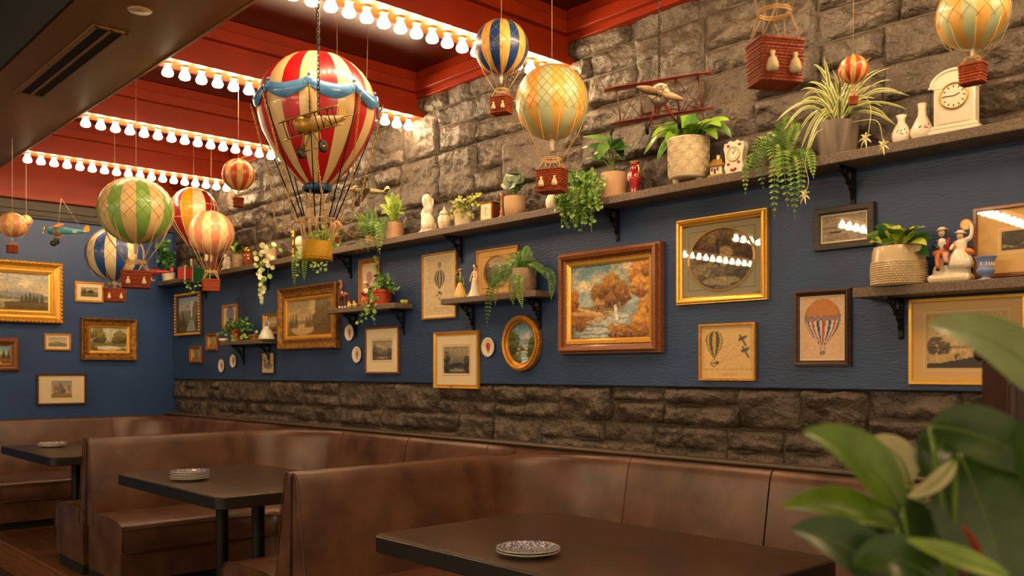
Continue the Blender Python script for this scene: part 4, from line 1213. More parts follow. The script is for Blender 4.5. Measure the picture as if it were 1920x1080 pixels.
balloon('pale mint and honey striped hanging balloon in front of the shelf', 1035, 123, 262, 68, 4.25, [M_MNT, M_HON], (320, 359), 54, n=16, net=24, hang_to=3.4, rz=-.40, ropes=10)
balloon('large balloon at the top right with only its wicker basket in view', 1452, -260, -92, 84, 2.55, [M_MNT, M_HON], (82, 158), 92, n=16, net=18, hang_to=3.4, rz=.5, ropes=10)
balloon('mint and honey balloon at the top right edge in front of the mantel clock', 1824, -36, 92, 64, 3.0, [M_MNT, M_HON], (123, 155), 44, n=16, net=14, bags=False, hang_to=3.4, rz=-.3, ropes=8)
balloon('tiny red and yellow balloon hanging before the spider plant', 1600, 105, 157, 27, 3.2, [M_ORR, M_ORY], (182, 195), 15, n=16, net=10, bags=False, hang_to=3.4, rz=.2, ropes=8)
balloon('tiny pale pink balloon beside the yellow basket', 632, 414, 434, 10, 5.0, [M_PNK, M_WHT], (446, 455), 8, n=12, net=0, bags=False, hang_to=3.4, ropes=6)

# blue swatch pattern on the blue balloon's upper gores is a printed band
# ---- tin balloon with flat panels
def tin_balloon():
    t, u = 7.9, 363
    s = t / FPX
    base = W(u, 528, t)
    o = thing('tin_balloon', base, 'red, yellow and white tin balloon with a red and green box gondola', 'balloon', .15)
    z = lambda v: W(u, v, t).z - base.z
    prof = [(0.5, 352), (14, 354), (27, 361), (38, 374), (43, 388), (43, 400), (38, 418), (30, 432), (21, 444), (13, 456), (8, 463)]
    M_TR = mat('tin_red', '#9c1f14', .3, col2='#7c1810', ns=20, coat=.4); M_TY = mat('tin_yellow', '#d8a01e', .3, col2='#c48a14', ns=30, nd=5, coat=.4); M_TW = mat('tin_white', '#e4d8b8', .35, col2='#c8b890', ns=30, nd=5, coat=.3)
    g = gores(1, 0, 12, 4, prof=[(r * s, z(v)) for r, v in prof])
    g.m = [[0, 1, 2, 0][i] if i < 4 else i for i in g.m]
    g.build('envelope', [M_TR, M_TY, M_TW], o).rotation_euler = (0, 0, -1.1)
    sm = MB()
    for k in range(12):
        a = 2 * math.pi * k / 12
        sm.tube([((r * s + .001) * math.cos(a), (r * s + .001) * math.sin(a), z(v)) for r, v in prof], .0025, 4)
    for v, r in ((386, 43.3), (412, 40.5)): sm.tube([(r * s * math.cos(a), r * s * math.sin(a), z(v)) for a in [2 * math.pi * i / 24 for i in range(24)]], .002, 4, closed=True)
    sm.build('soldered_seams', M_WHT, o, kind='stuff').rotation_euler = (0, 0, -1.1)
    M_TG = mat('tin_green', '#145a2a', .35, col2='#1c6a34', ns=20, coat=.4); M_TRB = mat('tin_box_red', '#c03028', .35, coat=.4)
    MB().box((0, 0, .063), (.24, .12, .125), bev=.004).build('gondola', M_TG, o, smooth=False)
    for x, w_, mt in ((-.085, .06, M_TRB),):
        MB().box((x, -.062, .063), (w_, .004, .10)).build('red_panel', mt, o, smooth=False)
    for x in (-.12, -.05, .12): MB().box((x, -.06, .063), (.008, .012, .13)).build('corner_strip', M_TW, o, smooth=False)
    MB().box((-.122, 0, .063), (.004, .09, .10)).build('red_panel', M_TRB, o, smooth=False)
    r = MB()
    for sx in (-1, 1):
        for sy in (-1, 1): r.tube([(sx * .028, sy * .028, z(463)), (sx * .11, sy * .05, .125)], .0025, 4)
    r.build('struts', M_CHAIND, o, kind='stuff')
    MB().lathe([(.010, 0), (.012, .03), (.008, .05), (.011, .06), (.004, .075)], 8, c=(-.02, 0, .125)).build('pilot', M_TW, o)
    MB().tube([(0, 0, z(352)), (0, 0, ceil_z(base.x, base.y) - base.z)], .0015, 4).build('string', M_STRING, o)
tin_balloon()

# ---- chains
def chain_mesh(pts, link_len, r, wid):
    """real links laid along a polyline"""
    P = [Vector(p) for p in pts]
    L = [0]
    for a, b in zip(P, P[1:]): L.append(L[-1] + (b - a).length)
    n = max(2, int(L[-1] / (link_len * .78)))
    m = MB()
    for k in range(n):
        d = L[-1] * (k + .5) / n
        i = max(j for j in range(len(L)) if L[j] <= d + 1e-9); i = min(i, len(P) - 2)
        t = (d - L[i]) / max(1e-9, L[i + 1] - L[i])
        c = P[i].lerp(P[i + 1], t); T = (P[i + 1] - P[i]).normalized()
        ax = Vector((0, 0, 1)).cross(T)
        if ax.length < .05: ax = Vector((1, 0, 0))
        ax.normalize(); ay = T.cross(ax)
        side = ax if k % 2 == 0 else ay
        loop = [c + T * (link_len / 2 * math.cos(q)) + side * (wid / 2 * math.sin(q)) for q in [2 * math.pi * j / 8 for j in range(8)]]
        m.tube(loop, r, 4, closed=True)
    return m

# ---- the giant red and white balloon
def giant():
    t, u = 4.55, 595
    s = t / FPX
    base = W(u, 488, t)
    z = lambda v: W(u, v, t).z - base.z
    o = thing('giant_balloon', base, 'giant red and cream striped balloon with blue swags and a yellow basket', 'balloon', .12)
    prof = [(.5, 103), (14, 104), (34, 107), (54, 114), (72, 126), (88, 142), (100, 160), (107, 180), (109.5, 200), (107, 225), (100, 247), (88, 272), (73, 296), (56, 318), (38, 336), (25, 347)]
    M_R = mat('giant_balloon_red', '#c4161c', .38, col2='#b81218', ns=8, coat=.35); M_C = mat('giant_balloon_cream', '#e9cd92', .4, col2='#dfc084', ns=6, nd=4, coat=.3)
    n, sub = 20, 4
    for g in range(n):
        m = MB(); loops = []
        for r, v in prof:
            loops.append([(r * s * (1 + .010 * math.sin(math.pi * i / sub)) * math.cos(2 * math.pi * (g + i / sub) / n), r * s * (1 + .010 * math.sin(math.pi * i / sub)) * math.sin(2 * math.pi * (g + i / sub) / n), z(v)) for i in range(sub + 1)])
        m.rings(loops, closed=False)
        m.build('gore', M_R if g % 2 else M_C, o)
    def R_at(v):
        for (r0, v0), (r1, v1) in zip(prof, prof[1:]):
            if v0 <= v <= v1: return (r0 + (r1 - r0) * (v - v0) / (v1 - v0)) * s
        return prof[-1][0] * s
    M_SW = mat('swag_blue', '#5b97cf', .25, col2='#4a86c2', ns=16, coat=.6)
    ns = 8
    for k in range(ns):                                    # draped swags: folds hanging between eight knots
        loops = []
        for j in range(13):
            q = j / 12; a = 2 * math.pi * (k + q) / ns
            sag = math.sin(math.pi * q)
            v0, v1 = 178 + 9 * sag, 194 + 20 * sag
            row = []
            for i in range(7):
                vv = v0 + (v1 - v0) * i / 6
                rr = R_at(vv) + s * (2.5 + 5.5 * sag * math.sin(math.pi * i / 6) + 1.6 * abs(math.sin(i * 1.57)))
                row.append((rr * math.cos(a), rr * math.sin(a), z(vv)))
            loops.append(row)
        m = MB(); m.rings(loops, closed=False)
        m.build('swag', M_SW, o)
        a = 2 * math.pi * k / ns
        kn = MB(); rr = R_at(188) + 3 * s
        ca, sa = math.cos(a), math.sin(a)
        Rm = Matrix.Rotation(a, 3, 'Z')
        kn.ell((rr * ca, rr * sa, z(186)), (3.5 * s, 9 * s, 8 * s), rot=Rm, nu=10, nv=7)
        for sg in (-1, 1):
            kn.ell(Vector((rr * ca, rr * sa, z(190))) + Rm @ Vector((0, sg * 7 * s, 0)), (3 * s, 6 * s, 6 * s), rot=Rm, nu=8, nv=6)
        kn.build('swag_bow', M_SW, o, kind='stuff')
        MB().ell(((R_at(174) + 2 * s) * ca, (R_at(174) + 2 * s) * sa, z(173)), 3 * s, nu=8, nv=6).build('knob', M_SW, o)
    nr = MB(); nr.lathe([(24 * s, z(359)), (27 * s, z(357)), (27.5 * s, z(349)), (25 * s, z(346))], 30, cap=False, wob=lambda a, zz: 1 + .04 * math.sin(a * 12))
    nr.build('neck_ring', mat('neck_blue', '#3f6c9c', .35, col2='#1c2f4a', ns=30, coat=.4), o)
    hz, hr = z(412), 34 * s
    MB().tube([(hr * math.cos(a), hr * math.sin(a), hz) for a in [2 * math.pi * i / 30 for i in range(30)]], 1.3 * s, 6, closed=True).build('hoop', M_CORD, o)
    for k in range(8):
        a = 2 * math.pi * (k + .02) / 8; b = a
        MB().tube([((R_at(196) + 13 * s) * math.cos(a), (R_at(196) + 13 * s) * math.sin(a), z(193)), (hr * math.cos(b), hr * math.sin(b), hz)], 1.15 * s, 5).build('rod', M_CHAIND, o)
        c0 = Vector(((R_at(196) + 13 * s) * math.cos(a), (R_at(196) + 13 * s) * math.sin(a), z(198)))
        c1 = Vector((hr * math.cos(a + .5), hr * math.sin(a + .5), hz))
        slack = (18, 34, 10, 30)[k % 4]
        mid1 = c0.lerp(c1, .62); mid1 = Vector((mid1.x * 1.3, mid1.y * 1.3, mid1.z - 12 * s))
        mid2 = c0.lerp(c1, .9); mid2 = Vector((mid2.x * 1.75, mid2.y * 1.75, hz + (6 - slack) * s))
        chain_mesh(spl([c0, mid1, mid2, c1], 8), 6.2 * s, .6 * s, 3.4 * s).build('chain', M_CHAIN, o, kind='stuff')
    for k in range(6):
        a = 2 * math.pi * k / 6 + .3
        chain_mesh([(22 * s * math.cos(a), 22 * s * math.sin(a), z(358)), (hr * .55 * math.cos(a), hr * .55 * math.sin(a), hz + 3 * s)], 6 * s, .55 * s, 3.2 * s).build('neck_chain', M_CHAIN, o, kind='stuff')
    M_YB = mat_brickbump('yellow_basket_weave', '#f4b80c', '#fac828', .5, 90, 70, .9)
    bk = MB(); bt, bb = z(453), 0
    bk.lathe([(28.5 * s, 0), (29.5 * s, 1.5 * s), (30 * s, bt), (28.5 * s, bt + .5 * s), (27.5 * s, bt - 1 * s), (27 * s, 3 * s)], 40, sy=.78, cap=True)
    b_ = bk.build('basket', M_YB, o)
    tr_ = MB()
    for zz in (1.5, 6): tr_.tube([((30.3 * s) * math.cos(a), 30.3 * s * .78 * math.sin(a), zz * s + (math.sin(a * 24) * .8 * s)) for a in [2 * math.pi * i / 96 for i in range(96)]], .9 * s, 4, closed=True)
    tr_.build('scalloped_trim', M_YB, b_, kind='stuff')
    for k in range(14):
        a = 2 * math.pi * k / 14
        MB().tube([(29 * s * math.cos(a), 29 * s * .78 * math.sin(a), bt - s), (hr * math.cos(a), hr * math.sin(a), hz)], .9 * s, 5).build('rope', M_CORD, o)
    chain_mesh([(0, 0, z(103)), (0, 0, ceil_z(base.x, base.y) - base.z)], 9 * s, .9 * s, 5 * s).build('hanging_chain', M_CHAIND, o, kind='stuff')
giant()

# ================================================================ model aeroplanes
def foil(span, chord, th, x0=0.0, z=0.0, tip=.55, n=9):
    """wing along Y; chord along X"""
    loops = []
    for i in range(n):
        q = -1 + 2 * i / (n - 1)
        k = 1 if abs(q) < .8 else math.sqrt(max(.02, 1 - ((abs(q) - .8) / .2) ** 2 * (1 - tip * .3)))
        c = chord * (.9 + .1 * k) * k ** .5
        y = q * span / 2
        loops.append([(x0 + c * .5, y, z), (x0 + c * .25, y, z + th), (x0 - c * .2, y, z + th * .8), (x0 - c * .5, y, z), (x0 - c * .2, y, z - th * .35), (x0 + c * .25, y, z - th * .45)])
    return MB().rings(loops, cap0=True, cap1=True)

def biplane(label, loc, rot, L, span, gap, mats, hang=None, prop=True, radial=False, z_hang=3.4, chainr=None, roundel=None):
    """nose along local +X; mats: wing, body, strut, tail, wheel, metal"""
    MW_, MBd, MS, MT, MWh, MM = mats
    o = bpy.data.objects.new('model_biplane', None); link(o); o.location = loc; o.rotation_euler = rot; tag(o, label, 'model plane')
    ch = span * .19
    zl, zu = -gap * .45, gap * .55
    foil(span, ch, ch * .07, L * .16, zu).build('upper_wing', MW_, o)
    foil(span * .96, ch, ch * .07, L * .14, zl).build('lower_wing', MW_, o)
    b = MB(); prof = [(-.52, .012, .02), (-.45, .03, .035), (-.2, .06, .06), (.05, .085, .085), (.2, .095, .095), (.3, .095, .095), (.36, .085, .085), (.39, .05, .05)]
    b.rings([[(x * L, r * L * .8 * math.cos(a), r2 * L * math.sin(a) + .01 * L) for a in [2 * math.pi * i / 12 for i in range(12)]] for x, r, r2 in prof], cap0=True, cap1=True)
    b.build('fuselage', MBd, o)
    MB().lathe([(.03 * L, 0), (.035 * L, .01 * L), (.024 * L, .02 * L)], 12, c=(.02 * L, 0, .085 * L)).build('cockpit_rim', MM, o)
    foil(span * .36, ch * .62, ch * .04, -.46 * L, .02 * L).build('tailplane', MT, o)
    f = MB(); f.M = Matrix.Translation((-.46 * L, 0, .02 * L)) 
    fin = [(.08 * L, 0), (.0, .13 * L), (-.04 * L, .16 * L), (-.09 * L, .14 * L), (-.10 * L, .04 * L), (-.07 * L, -.01 * L)]
    f.prism(fin, -.006 * L, .006 * L); f.build('fin', MT, o, smooth=False)
    for sx in (-1, 1):
        for yy in (.38, .17):
            st = MB()
            for xo in (-.28, .28): st.tube([(L * .15 + xo * ch, sx * span * yy, zl), (L * .16 + xo * ch, sx * span * yy, zu)], .0075 * L, 5)
            st.build('strut', MS, o, kind='stuff')
        w = MB()
        w.tube([(L * .15, sx * span * .38, zl), (L * .16, sx * span * .17, zu)], .0045 * L, 4); w.tube([(L * .15, sx * span * .17, zl), (L * .16, sx * span * .38, zu)], .0045 * L, 4)
        w.build('bracing_wires', MS, o, kind='stuff')
        g = MB(); g.tube([(L * .22, sx * .05 * L, -.05 * L), (L * .24, sx * .15 * L, -.27 * L)], .011 * L, 5); g.tube([(L * .08, sx * .05 * L, -.05 * L), (L * .23, sx * .15 * L, -.27 * L)], .009 * L, 5)
        g.build('landing_strut', MBd, o, kind='stuff')
        wh = MB(); c = Vector((L * .24, sx * .175 * L, -.28 * L)); rw = .075 * L
        wh.rings([[(c.x + r * rw * math.cos(a), c.y + y * L, c.z + r * rw * math.sin(a)) for a in [2 * math.pi * i / 18 for i in range(18)]] for r, y in ((.3, -.012), (.85, -.02), (1, -.01), (1, .01), (.85, .02), (.3, .012))], cap0=True, cap1=True)
        who = wh.build('wheel', MWh, o)
        MB().ell(c, (.03 * L, .024 * L, .03 * L), nu=8, nv=6).build('hub', MM, who)
    ax = MB(); ax.tube([(L * .24, -.18 * L, -.28 * L), (L * .24, .18 * L, -.28 * L)], .007 * L, 5); ax.build('axle', MM, o)
    if radial:
        en = MB(); en.lathe([(.03 * L, 0), (.09 * L, .0), (.115 * L, .02 * L), (.12 * L, .06 * L), (.1 * L, .09 * L)], 18, cap=True)
        for v in en.v: v.x, v.y, v.z = .45 * L - v.z, v.y, v.x + .01 * L
        en.build('engine_cowl', MM, o)
        for k in range(7):
            a = 2 * math.pi * k / 7
            MB().tube([(.44 * L, .03 * L * math.cos(a), .01 * L + .03 * L * math.sin(a)), (.44 * L, .1 * L * math.cos(a), .01 * L + .1 * L * math.sin(a))], .016 * L, 6).build('cylinder', MM, o)
    if prop:
        p = MB()
        for sg in (-1, 1):
            loops = []
            for i in range(7):
                q = i / 6; wd = .045 * L * math.sin(math.pi * (.15 + .8 * q)); tw = .5 - .3 * q
                d = Vector((0, math.cos(2.72) * sg, math.sin(2.72) * sg)); c = Vector((.47 * L, 0, .01 * L)) + d * (.26 * L * q)
                sd = Vector((math.sin(tw) , 0, 0)) * wd + d.cross(Vector((1, 0, 0))) * wd * math.cos(tw)
                nn = d.cross(sd).normalized() * .006 * L
                loops.append([c + sd, c + nn, c - sd, c - nn])
            p.rings(loops, cap0=True, cap1=True)
        p.ell((.48 * L, 0, .01 * L), (.035 * L, .028 * L, .028 * L), nu=8, nv=6)
        p.build('propeller', MM if not radial else mat('worn_prop', '#9a7c58', .5, col2='#b59468', ns=30), o, kind='stuff')
    if roundel:
        for sx in (-1, 1):
            r = MB()
            r.box((-.22 * L, sx * .057 * L, .01 * L), (.09 * L, .004 * L, .06 * L)); r.build('side_marking', roundel, o, smooth=False)
    return o

MY = mat('gold_plane_paint', '#9a7426', .42, metal=.35, col2='#b58c34', ns=20)
MYT = mat('gold_plane_tail', '#c8a044', .42, metal=.3)
MBLK = mat('black_rubber', '#14110f', .5)
MSLV = mat('tarnished_silver', '#b5a58c', .35, metal=.7)
def plane_rot(face_to_cam_deg, pitch=0.0, roll=0.0):
    """nose turned by the given angle from pointing to the right of the picture (90 = away, -90 = at the camera)"""
    return (roll, pitch, -YAW + math.radians(face_to_cam_deg))
def hang_chain(root, loc, zrel, u_mat, ln, r, w, name='hanging_chain', ztop=None):
    m = chain_mesh([Vector((loc.x, loc.y, loc.z + zrel)), Vector((loc.x, loc.y, ceil_z(loc.x, loc.y)))], ln, r, w)
    Mi = (Matrix.Translation(root.location) @ root.rotation_euler.to_matrix().to_4x4()).inverted()
    for i, v in enumerate(m.v): m.v[i] = Mi @ v
    return m.build(name, u_mat, root, kind='stuff')
def hang_strings(root, pts, top, r=.0012):
    Mi = (Matrix.Translation(root.location) @ root.rotation_euler.to_matrix().to_4x4()).inverted()
    for p in pts:
        m = MB().tube([p, Mi @ Vector(top)], r, 4); m.build('string', M_STRING, root)

p = W(597, 231, 3.85)
g1 = biplane('dark gold model biplane on a chain in front of the giant balloon', p, plane_rot(240, .34, .08), .36, .33, .075, (MY, MY, M_CHAIND, MYT, MBLK, M_BRASS), prop=False)
hang_chain(g1, p, .04, M_CHAIND, .022, .0022, .012)
p = W(1236, 196, 3.6)
MRD = mat('biplane_red', '#8e2416', .4, col2='#a83020', ns=20, coat=.3)
g2 = biplane('red model biplane with a silver nose on a chain before the stone wall', p, plane_rot(-98, .06, .12), .36, .42, .135, (MRD, MRD, mat('biplane_strut', '#7a4a38', .5), MRD, MBLK, MSLV), radial=True)
hang_chain(g2, p, .085, M_CHAIND, .02, .002, .011)
p = W(122, 434, 7.3)
MOR = mat('plane_orange_wing', '#9a5a1c', .45, col2='#b06a24', ns=14); MTQ = mat('plane_turquoise', '#3f94a8', .4, col2='#4aa0b2', ns=12); MYL = mat('plane_yellow_tail', '#d8a828', .4)
g3 = biplane('turquoise and orange model biplane hanging before the far wall', p, plane_rot(196, 0, -.25), .33, .30, .085, (MOR, MTQ, MOR, MYL, MBLK, M_BRASS), roundel=mat('plane_marking', '#d8c8a0', .5))
hang_strings(g3, [(.05, 0, .05), (-.12, 0, .03)], W(115, 372, 7.3))
p = W(690, 358, 5.3)
MTN = mat('tin_plane_green', '#8d8a62', .4, metal=.3, col2='#b5ac80', ns=40); MTN2 = mat('tin_plane_cream', '#c2b58c', .4, metal=.3, col2='#9a9470', ns=60)
g4 = biplane('grey-green tin biplane hanging behind the giant balloon\'s chains', p, plane_rot(205, 0, .22), .24, .24, .07, (MTN2, MTN, M_CHAIND, MTN2, MBLK, mat('tin_red_bit', '#b0452c', .4)))
hang_strings(g4, [(.02, 0, .04)], W(690, 230, 5.3).xyz.copy().to_tuple()[:2] + (ZP,))
p = on_y(297, 510, 8.9)
MRP = mat('toy_plane_red', '#b01c18', .4, coat=.3)
g5 = biplane('small red model biplane hanging by the far end of the long shelf', p, plane_rot(185, 0, 0), .26, .22, .07, (MRP, MRP, MSLV, MRP, MSLV, MSLV))

hang_strings(g5, [(.02, 0, .03)], (p.x, p.y, ZP))
# ================================================================ plants
def leaf_mat(name, c1, c2, rough=.4, sub=0.0):
    return mat(name, c1, rough, col2=c2, ns=25, nd=3, coat=.15)
G_FERN = leaf_mat('fern_green', '#66902a', '#86a83c'); G_FERNB = leaf_mat('bright_fern_green', '#93b53a', '#b5cc4e'); G_FERND = leaf_mat('deep_fern_green', '#3f6a26', '#5c8434')
G_DARK = leaf_mat('dark_leaf_green', '#2c5426', '#3f6c30', .3); G_MID = leaf_mat('mid_leaf_green', '#4a7a2c', '#689640', .35); G_LIME = leaf_mat('lime_leaf_green', '#b2c038', '#cdd450', .35)
G_NEST = leaf_mat('nest_fern_green', '#7fae2c', '#9cc444', .35); G_TRAIL = leaf_mat('trailing_leaf_green', '#5f8a34', '#93b55a', .4); G_IVY = leaf_mat('variegated_ivy', '#8a9a4a', '#d0cf86', .45)
G_SILV = leaf_mat('silver_leaf', '#8fa08a', '#c8d0ba', .4); G_CREAM = leaf_mat('cream_stripe', '#d8cf8e', '#e6dfa8', .45); G_STRIPE = leaf_mat('spider_green', '#5c7a2c', '#7c983e', .45)
G_VAR = leaf_mat('variegated_round_leaf', '#b5bd8e', '#ece4c0', .45); G_BUSH = leaf_mat('far_bush_green', '#33682a', '#4f8438', .4); G_STEM = mat('stem_green', '#7a9040', .5); M_SOIL = mat('potting_soil', '#2a1c12', .95, bump=.6, bs=80)
CAMV = Vector((0, 0, HC))

def strip(path, wfun, nh, fold=.0, cols=2, mi=None):
    """blade along a path: cols quads across; returns (verts, faces, matidx)"""
    vs_, fs, ms = [], [], []
    n = len(path)
    for i, p in enumerate(path):
        a = path[max(0, i - 1)]; b = path[min(n - 1, i + 1)]
        T = (b - a).normalized()
        S = T.cross(nh)
        if S.length < 1e-4: S = T.cross(Vector((1, 0, .3)))
        S.normalize(); N = S.cross(T)
        w = wfun(i / (n - 1))
        for c in range(cols + 1):
            q = c / cols * 2 - 1
            vs_.append(p + S * (w * q) + N * (abs(q) * w * fold))
    k = cols + 1
    for i in range(n - 1):
        for c in range(cols):
            fs.append((i * k + c, i * k + c + 1, (i + 1) * k + c + 1, (i + 1) * k + c)); ms.append(mi[c] if mi else 0)
    return vs_, fs, ms

def arch(p0, p1, lift, n=9):
    """path from p0 to p1 that rises by lift (metres) half way"""
    mid = (Vector(p0) + Vector(p1)) / 2 + Vector((0, 0, lift)) * 2
    mid.x, mid.y = p0[0] + (p1[0] - p0[0]) * .42, p0[1] + (p1[1] - p0[1]) * .42
    return bez(p0, mid, p1, n)

def strap_leaf(o, path, w, mats, nh=None, fold=.25, cols=2, mi=None, name='leaf', point=.8):
    f = lambda t: w * min(1, (t + .12) * 3.2) * (1 - t ** 3) ** point + .0004
    v, fs, ms = strip(path, f, nh or Vector((0, .2, 1)), fold, cols, mi)
    m = MB(); m.add([p - o.location for p in v], fs); m.m = ms
    return m.build(name, mats, o)

def broad_leaf(o, path, w, mt, nh=None, fold=.12, name='leaf', wave=0.0, heart=False, rib=None):
    if heart: f = lambda t: w * (math.sin(math.pi * min(1, t * .93 + .07) ** .62)) ** .9 + .0004
    else: f = lambda t: w * (math.sin(math.pi * (t * .96 + .02) ** .85)) ** .8 + .0004
    v, fs, ms = strip(path, f, nh or (CAMV - path[len(path) // 2]).normalized() * .6 + Vector((0, 0, .8)), fold, 4)
    if wave:
        for i, p in enumerate(v): p.z += wave * math.sin(i * 1.3) * w
    m = MB(); m.add([p - o.location for p in v], fs)
    lf = m.build(name, mt, o)
    if rib:
        MB().tube([p - o.location for p in path], [max(.0004, w * .05 * (1 - i / len(path))) for i in range(len(path))], 4).build('midrib', rib, lf)
    return lf

def frond(o, path, w, mt, n=24, name='frond', nh=None, up=.15):
    """fern frond: leaflet pairs along a rachis, one mesh"""
    P = [Vector(p) for p in path]
    m = MB(); L = len(P) - 1
    m.tube([p - o.location for p in P], [.0016 * (1 - .7 * i / L) for i in range(L + 1)], 4)
    nh = nh or (Vector((0, 0, 1)) * .5 + (CAMV - P[L // 2]).normalized() * .5)
    for k in range(n):
        t = (k + .6) / (n + .4); q = t * L; i = min(int(q), L - 1); f = q - i
        c = P[i].lerp(P[i + 1], f); T = (P[i + 1] - P[i]).normalized()
        S = T.cross(nh)
        if S.length < 1e-4: S = Vector((1, 0, 0))
        S.normalize(); N = S.cross(T)
        l = w * (math.sin(math.pi * min(1, t * .9 + .12)) ** .6) * (1 if t < .85 else (1 - t) / .15 * .8 + .2)
        hw = (P[-1] - P[0]).length / n * .42 + .0008
        for sg in (-1, 1):
            tip = c + S * sg * l + T * l * .35 - N * l * .12
            mid = c + S * sg * l * .5 + T * l * .1 + N * l * up * .3
            m.add([x - o.location for x in (c, mid - T * hw, tip, mid + T * hw)], [(0, 1, 2, 3)])
    return m.build(name, mt, o, kind='stuff', smooth=False)

def leaflet_mesh(m, c, T, nh, l, w, org, mi=0):
    S = T.cross(nh)
    if S.length < 1e-4: S = Vector((1, 0, 0))
    S.normalize(); N = S.cross(T)
    pts = [c, c + T * l * .3 + S * w, c + T * l * .7 + S * w * .8, c + T * l, c + T * l * .7 - S * w * .8, c + T * l * .3 - S * w, c + T * l * .5 - N * l * .06]
    m.add([p - org for p in pts], [(0, 1, 6), (1, 2, 6), (2, 3, 6), (3, 4, 6), (4, 5, 6), (5, 0, 6)], mi)

def vine(o, path, mt, n, l, w, seed, name='vine', spread=.6, rnd_=None):
    r = random.Random(seed)
    P = [Vector(p) for p in path]; L = len(P) - 1
    m = MB(); m.tube([p - o.location for p in P], .0012, 4)
    for k in range(n):
        q = r.random() * L; i = min(int(q), L - 1)
        c = P[i].lerp(P[i + 1], q - i)
        tc = (CAMV - c).normalized()
        d = Vector((r.uniform(-1, 1), r.uniform(-1, 1), r.uniform(-.9, .6))) + tc * .5
        d.normalize()
        nh = tc + Vector((r.uniform(-.6, .6), r.uniform(-.6, .6), r.uniform(0, 1.0)))
        leaflet_mesh(m, c + d * l * .25 * spread, d, nh, l * r.uniform(.7, 1.2), w * r.uniform(.8, 1.2), o.location)
    return m.build(name, mt, o, kind='stuff', smooth=False)

def pot(o, prof, mt, n=32, soil=None, wob=None, name='pot'):
    """prof: outer (radius, z) bottom to top; adds a wall and soil"""
    r, z = prof[-1]
    full = prof + [(r * .93, z), (r * .9, z - .012)]
    m = MB().lathe(full, n, wob=wob); p = m.build(name, mt, o, auto=50)
    MB().lathe([(r * .9, z - .016), (r * .6, z - .010), (.001, z - .008)], 16, cap=False).build('soil', soil or M_SOIL, o)
    return p

XSH = XW - .088
def on_shelf(u, x=XSH, z=None): 
    p = on_x(u, 400, x); p.z = Z_SH if z is None else z
    return p
def px(p): return mpp(p)

M_POTB = mat('beige_ceramic', '#c49a72', .6, col2='#cda57e', ns=14); M_POTR = mat('ribbed_beige_ceramic', '#c2a07a', .6); M_POTW = mat('off_white_pot', '#d8c8a4', .5, col2='#cdbb94', ns=20)
M_POTG = mat_wood('grey_wood_grain_pot', '#5e554c', '#8d7f6e', .6, 5, (9, 9, 1), .3); M_POTO = mat('terracotta_orange', '#b5401c', .5, col2='#c04a22', ns=10); M_POTT = mat('textured_pink_grey', '#a88a72', .7, col2='#bda088', ns=60, bump=.8, bs=90)
M_WOVEN = mat_brickbump('woven_cream_pot', '#c8a878', '#d8bc90', .6, 40, 34, .8)

def crown(o, c, spec, mt, mk, **kw):
    pass

# ---- a. bush in the far corner
p = on_shelf(316, XW - .1); s = px(p)
o = thing('potted_plant', p, 'dense green bushy plant in a white pot in the far shelf corner', 'plant')
pot(o, [(.055, 0), (.065, .09)], M_WHITEM)
for k in range(9):
    a = k * .7; e = on_x(272 + (k * 13) % 54, 452 + (k * 17) % 50, XW - .2 + .14 * ((k * 5) % 3) / 3)
    e.y = min(e.y, 9.16)
    vine(o, arch(p + Vector((0, 0, .09)), e, .03, 6), G_BUSH, 26, .045, .02, 100 + k)
# ---- c. trailing plant under the far shelf end
p = on_shelf(362, XW - .1); s = px(p)
o = thing('potted_plant', p, 'small trailing green plant spilling over the shelf above the waterfall picture', 'plant')
pot(o, [(.04, 0), (.05, .07)], M_WHITEM, 20)
for k, (u, v) in enumerate(((350, 540), (357, 556), (364, 548), (371, 535), (376, 505), (352, 500))):
    e = on_x(u, v, XW - DEP - .03 - .01 * (k % 3)); lip = on_x(u, 512, XW - DEP - .03); lip.z = Z_SH + .05
    vine(o, spl([p + Vector((0, 0, .07)), lip, e] if v > 512 else [p + Vector((0, 0, .07)), e], 5), G_TRAIL, 20, .026, .011, 200 + k)
# ---- d. brown clock and gold figure behind the pink balloon
M_CLKW = mat_wood('mahogany_clock_case', '#5a2a14', '#7a3c1c', .35, 10, (10, 10, 1), .1, coat=.4); M_DIAL = mat('ivory_clock_dial', '#efe4c8', .4); M_HAND = mat('clock_hand_black', '#15110d', .5)
def dial(o, c, r, hours=True, rim=None, ha=(2.2, .6), y=-1):
    """clock face in the local XZ plane looking towards -Y"""
    m = MB(); m.rings([[(c[0] + q * r * math.cos(2 * math.pi * i / 28), c[1] + yy, c[2] + q * r * math.sin(2 * math.pi * i / 28)) for i in range(28)] for q, yy in ((1, 0), (1, -.003))], cap1=True)
    d = m.build('dial', M_DIAL, o, smooth=False)
    if rim: MB().tube([(c[0] + r * 1.03 * math.cos(2 * math.pi * i / 28), c[1] - .003, c[2] + r * 1.03 * math.sin(2 * math.pi * i / 28)) for i in range(28)], r * .075, 6, closed=True).build('bezel', rim, o)
    mk = MB()
    for k in range(12):
        a = math.pi / 6 * k
        mk.M = Matrix.Translation((c[0] + r * .78 * math.sin(a), c[1] - .0036, c[2] + r * .78 * math.cos(a))) @ Matrix.Rotation(a, 4, 'Y')
        mk.box((0, 0, 0), (r * .07, .001, r * .2))
    mk.build('numerals', M_HAND, d, smooth=False, kind='stuff')
    for a, l in zip(ha, (.5, .72)):
        h = MB(); h.M = Matrix.Translation((c[0], c[1] - .0048, c[2])) @ Matrix.Rotation(a, 4, 'Y'); h.box((0, 0, r * l / 2), (r * .06, .0012, r * l)); h.build('clock_hand', M_HAND, d, smooth=False)
p = on_shelf(396, XW - .09)
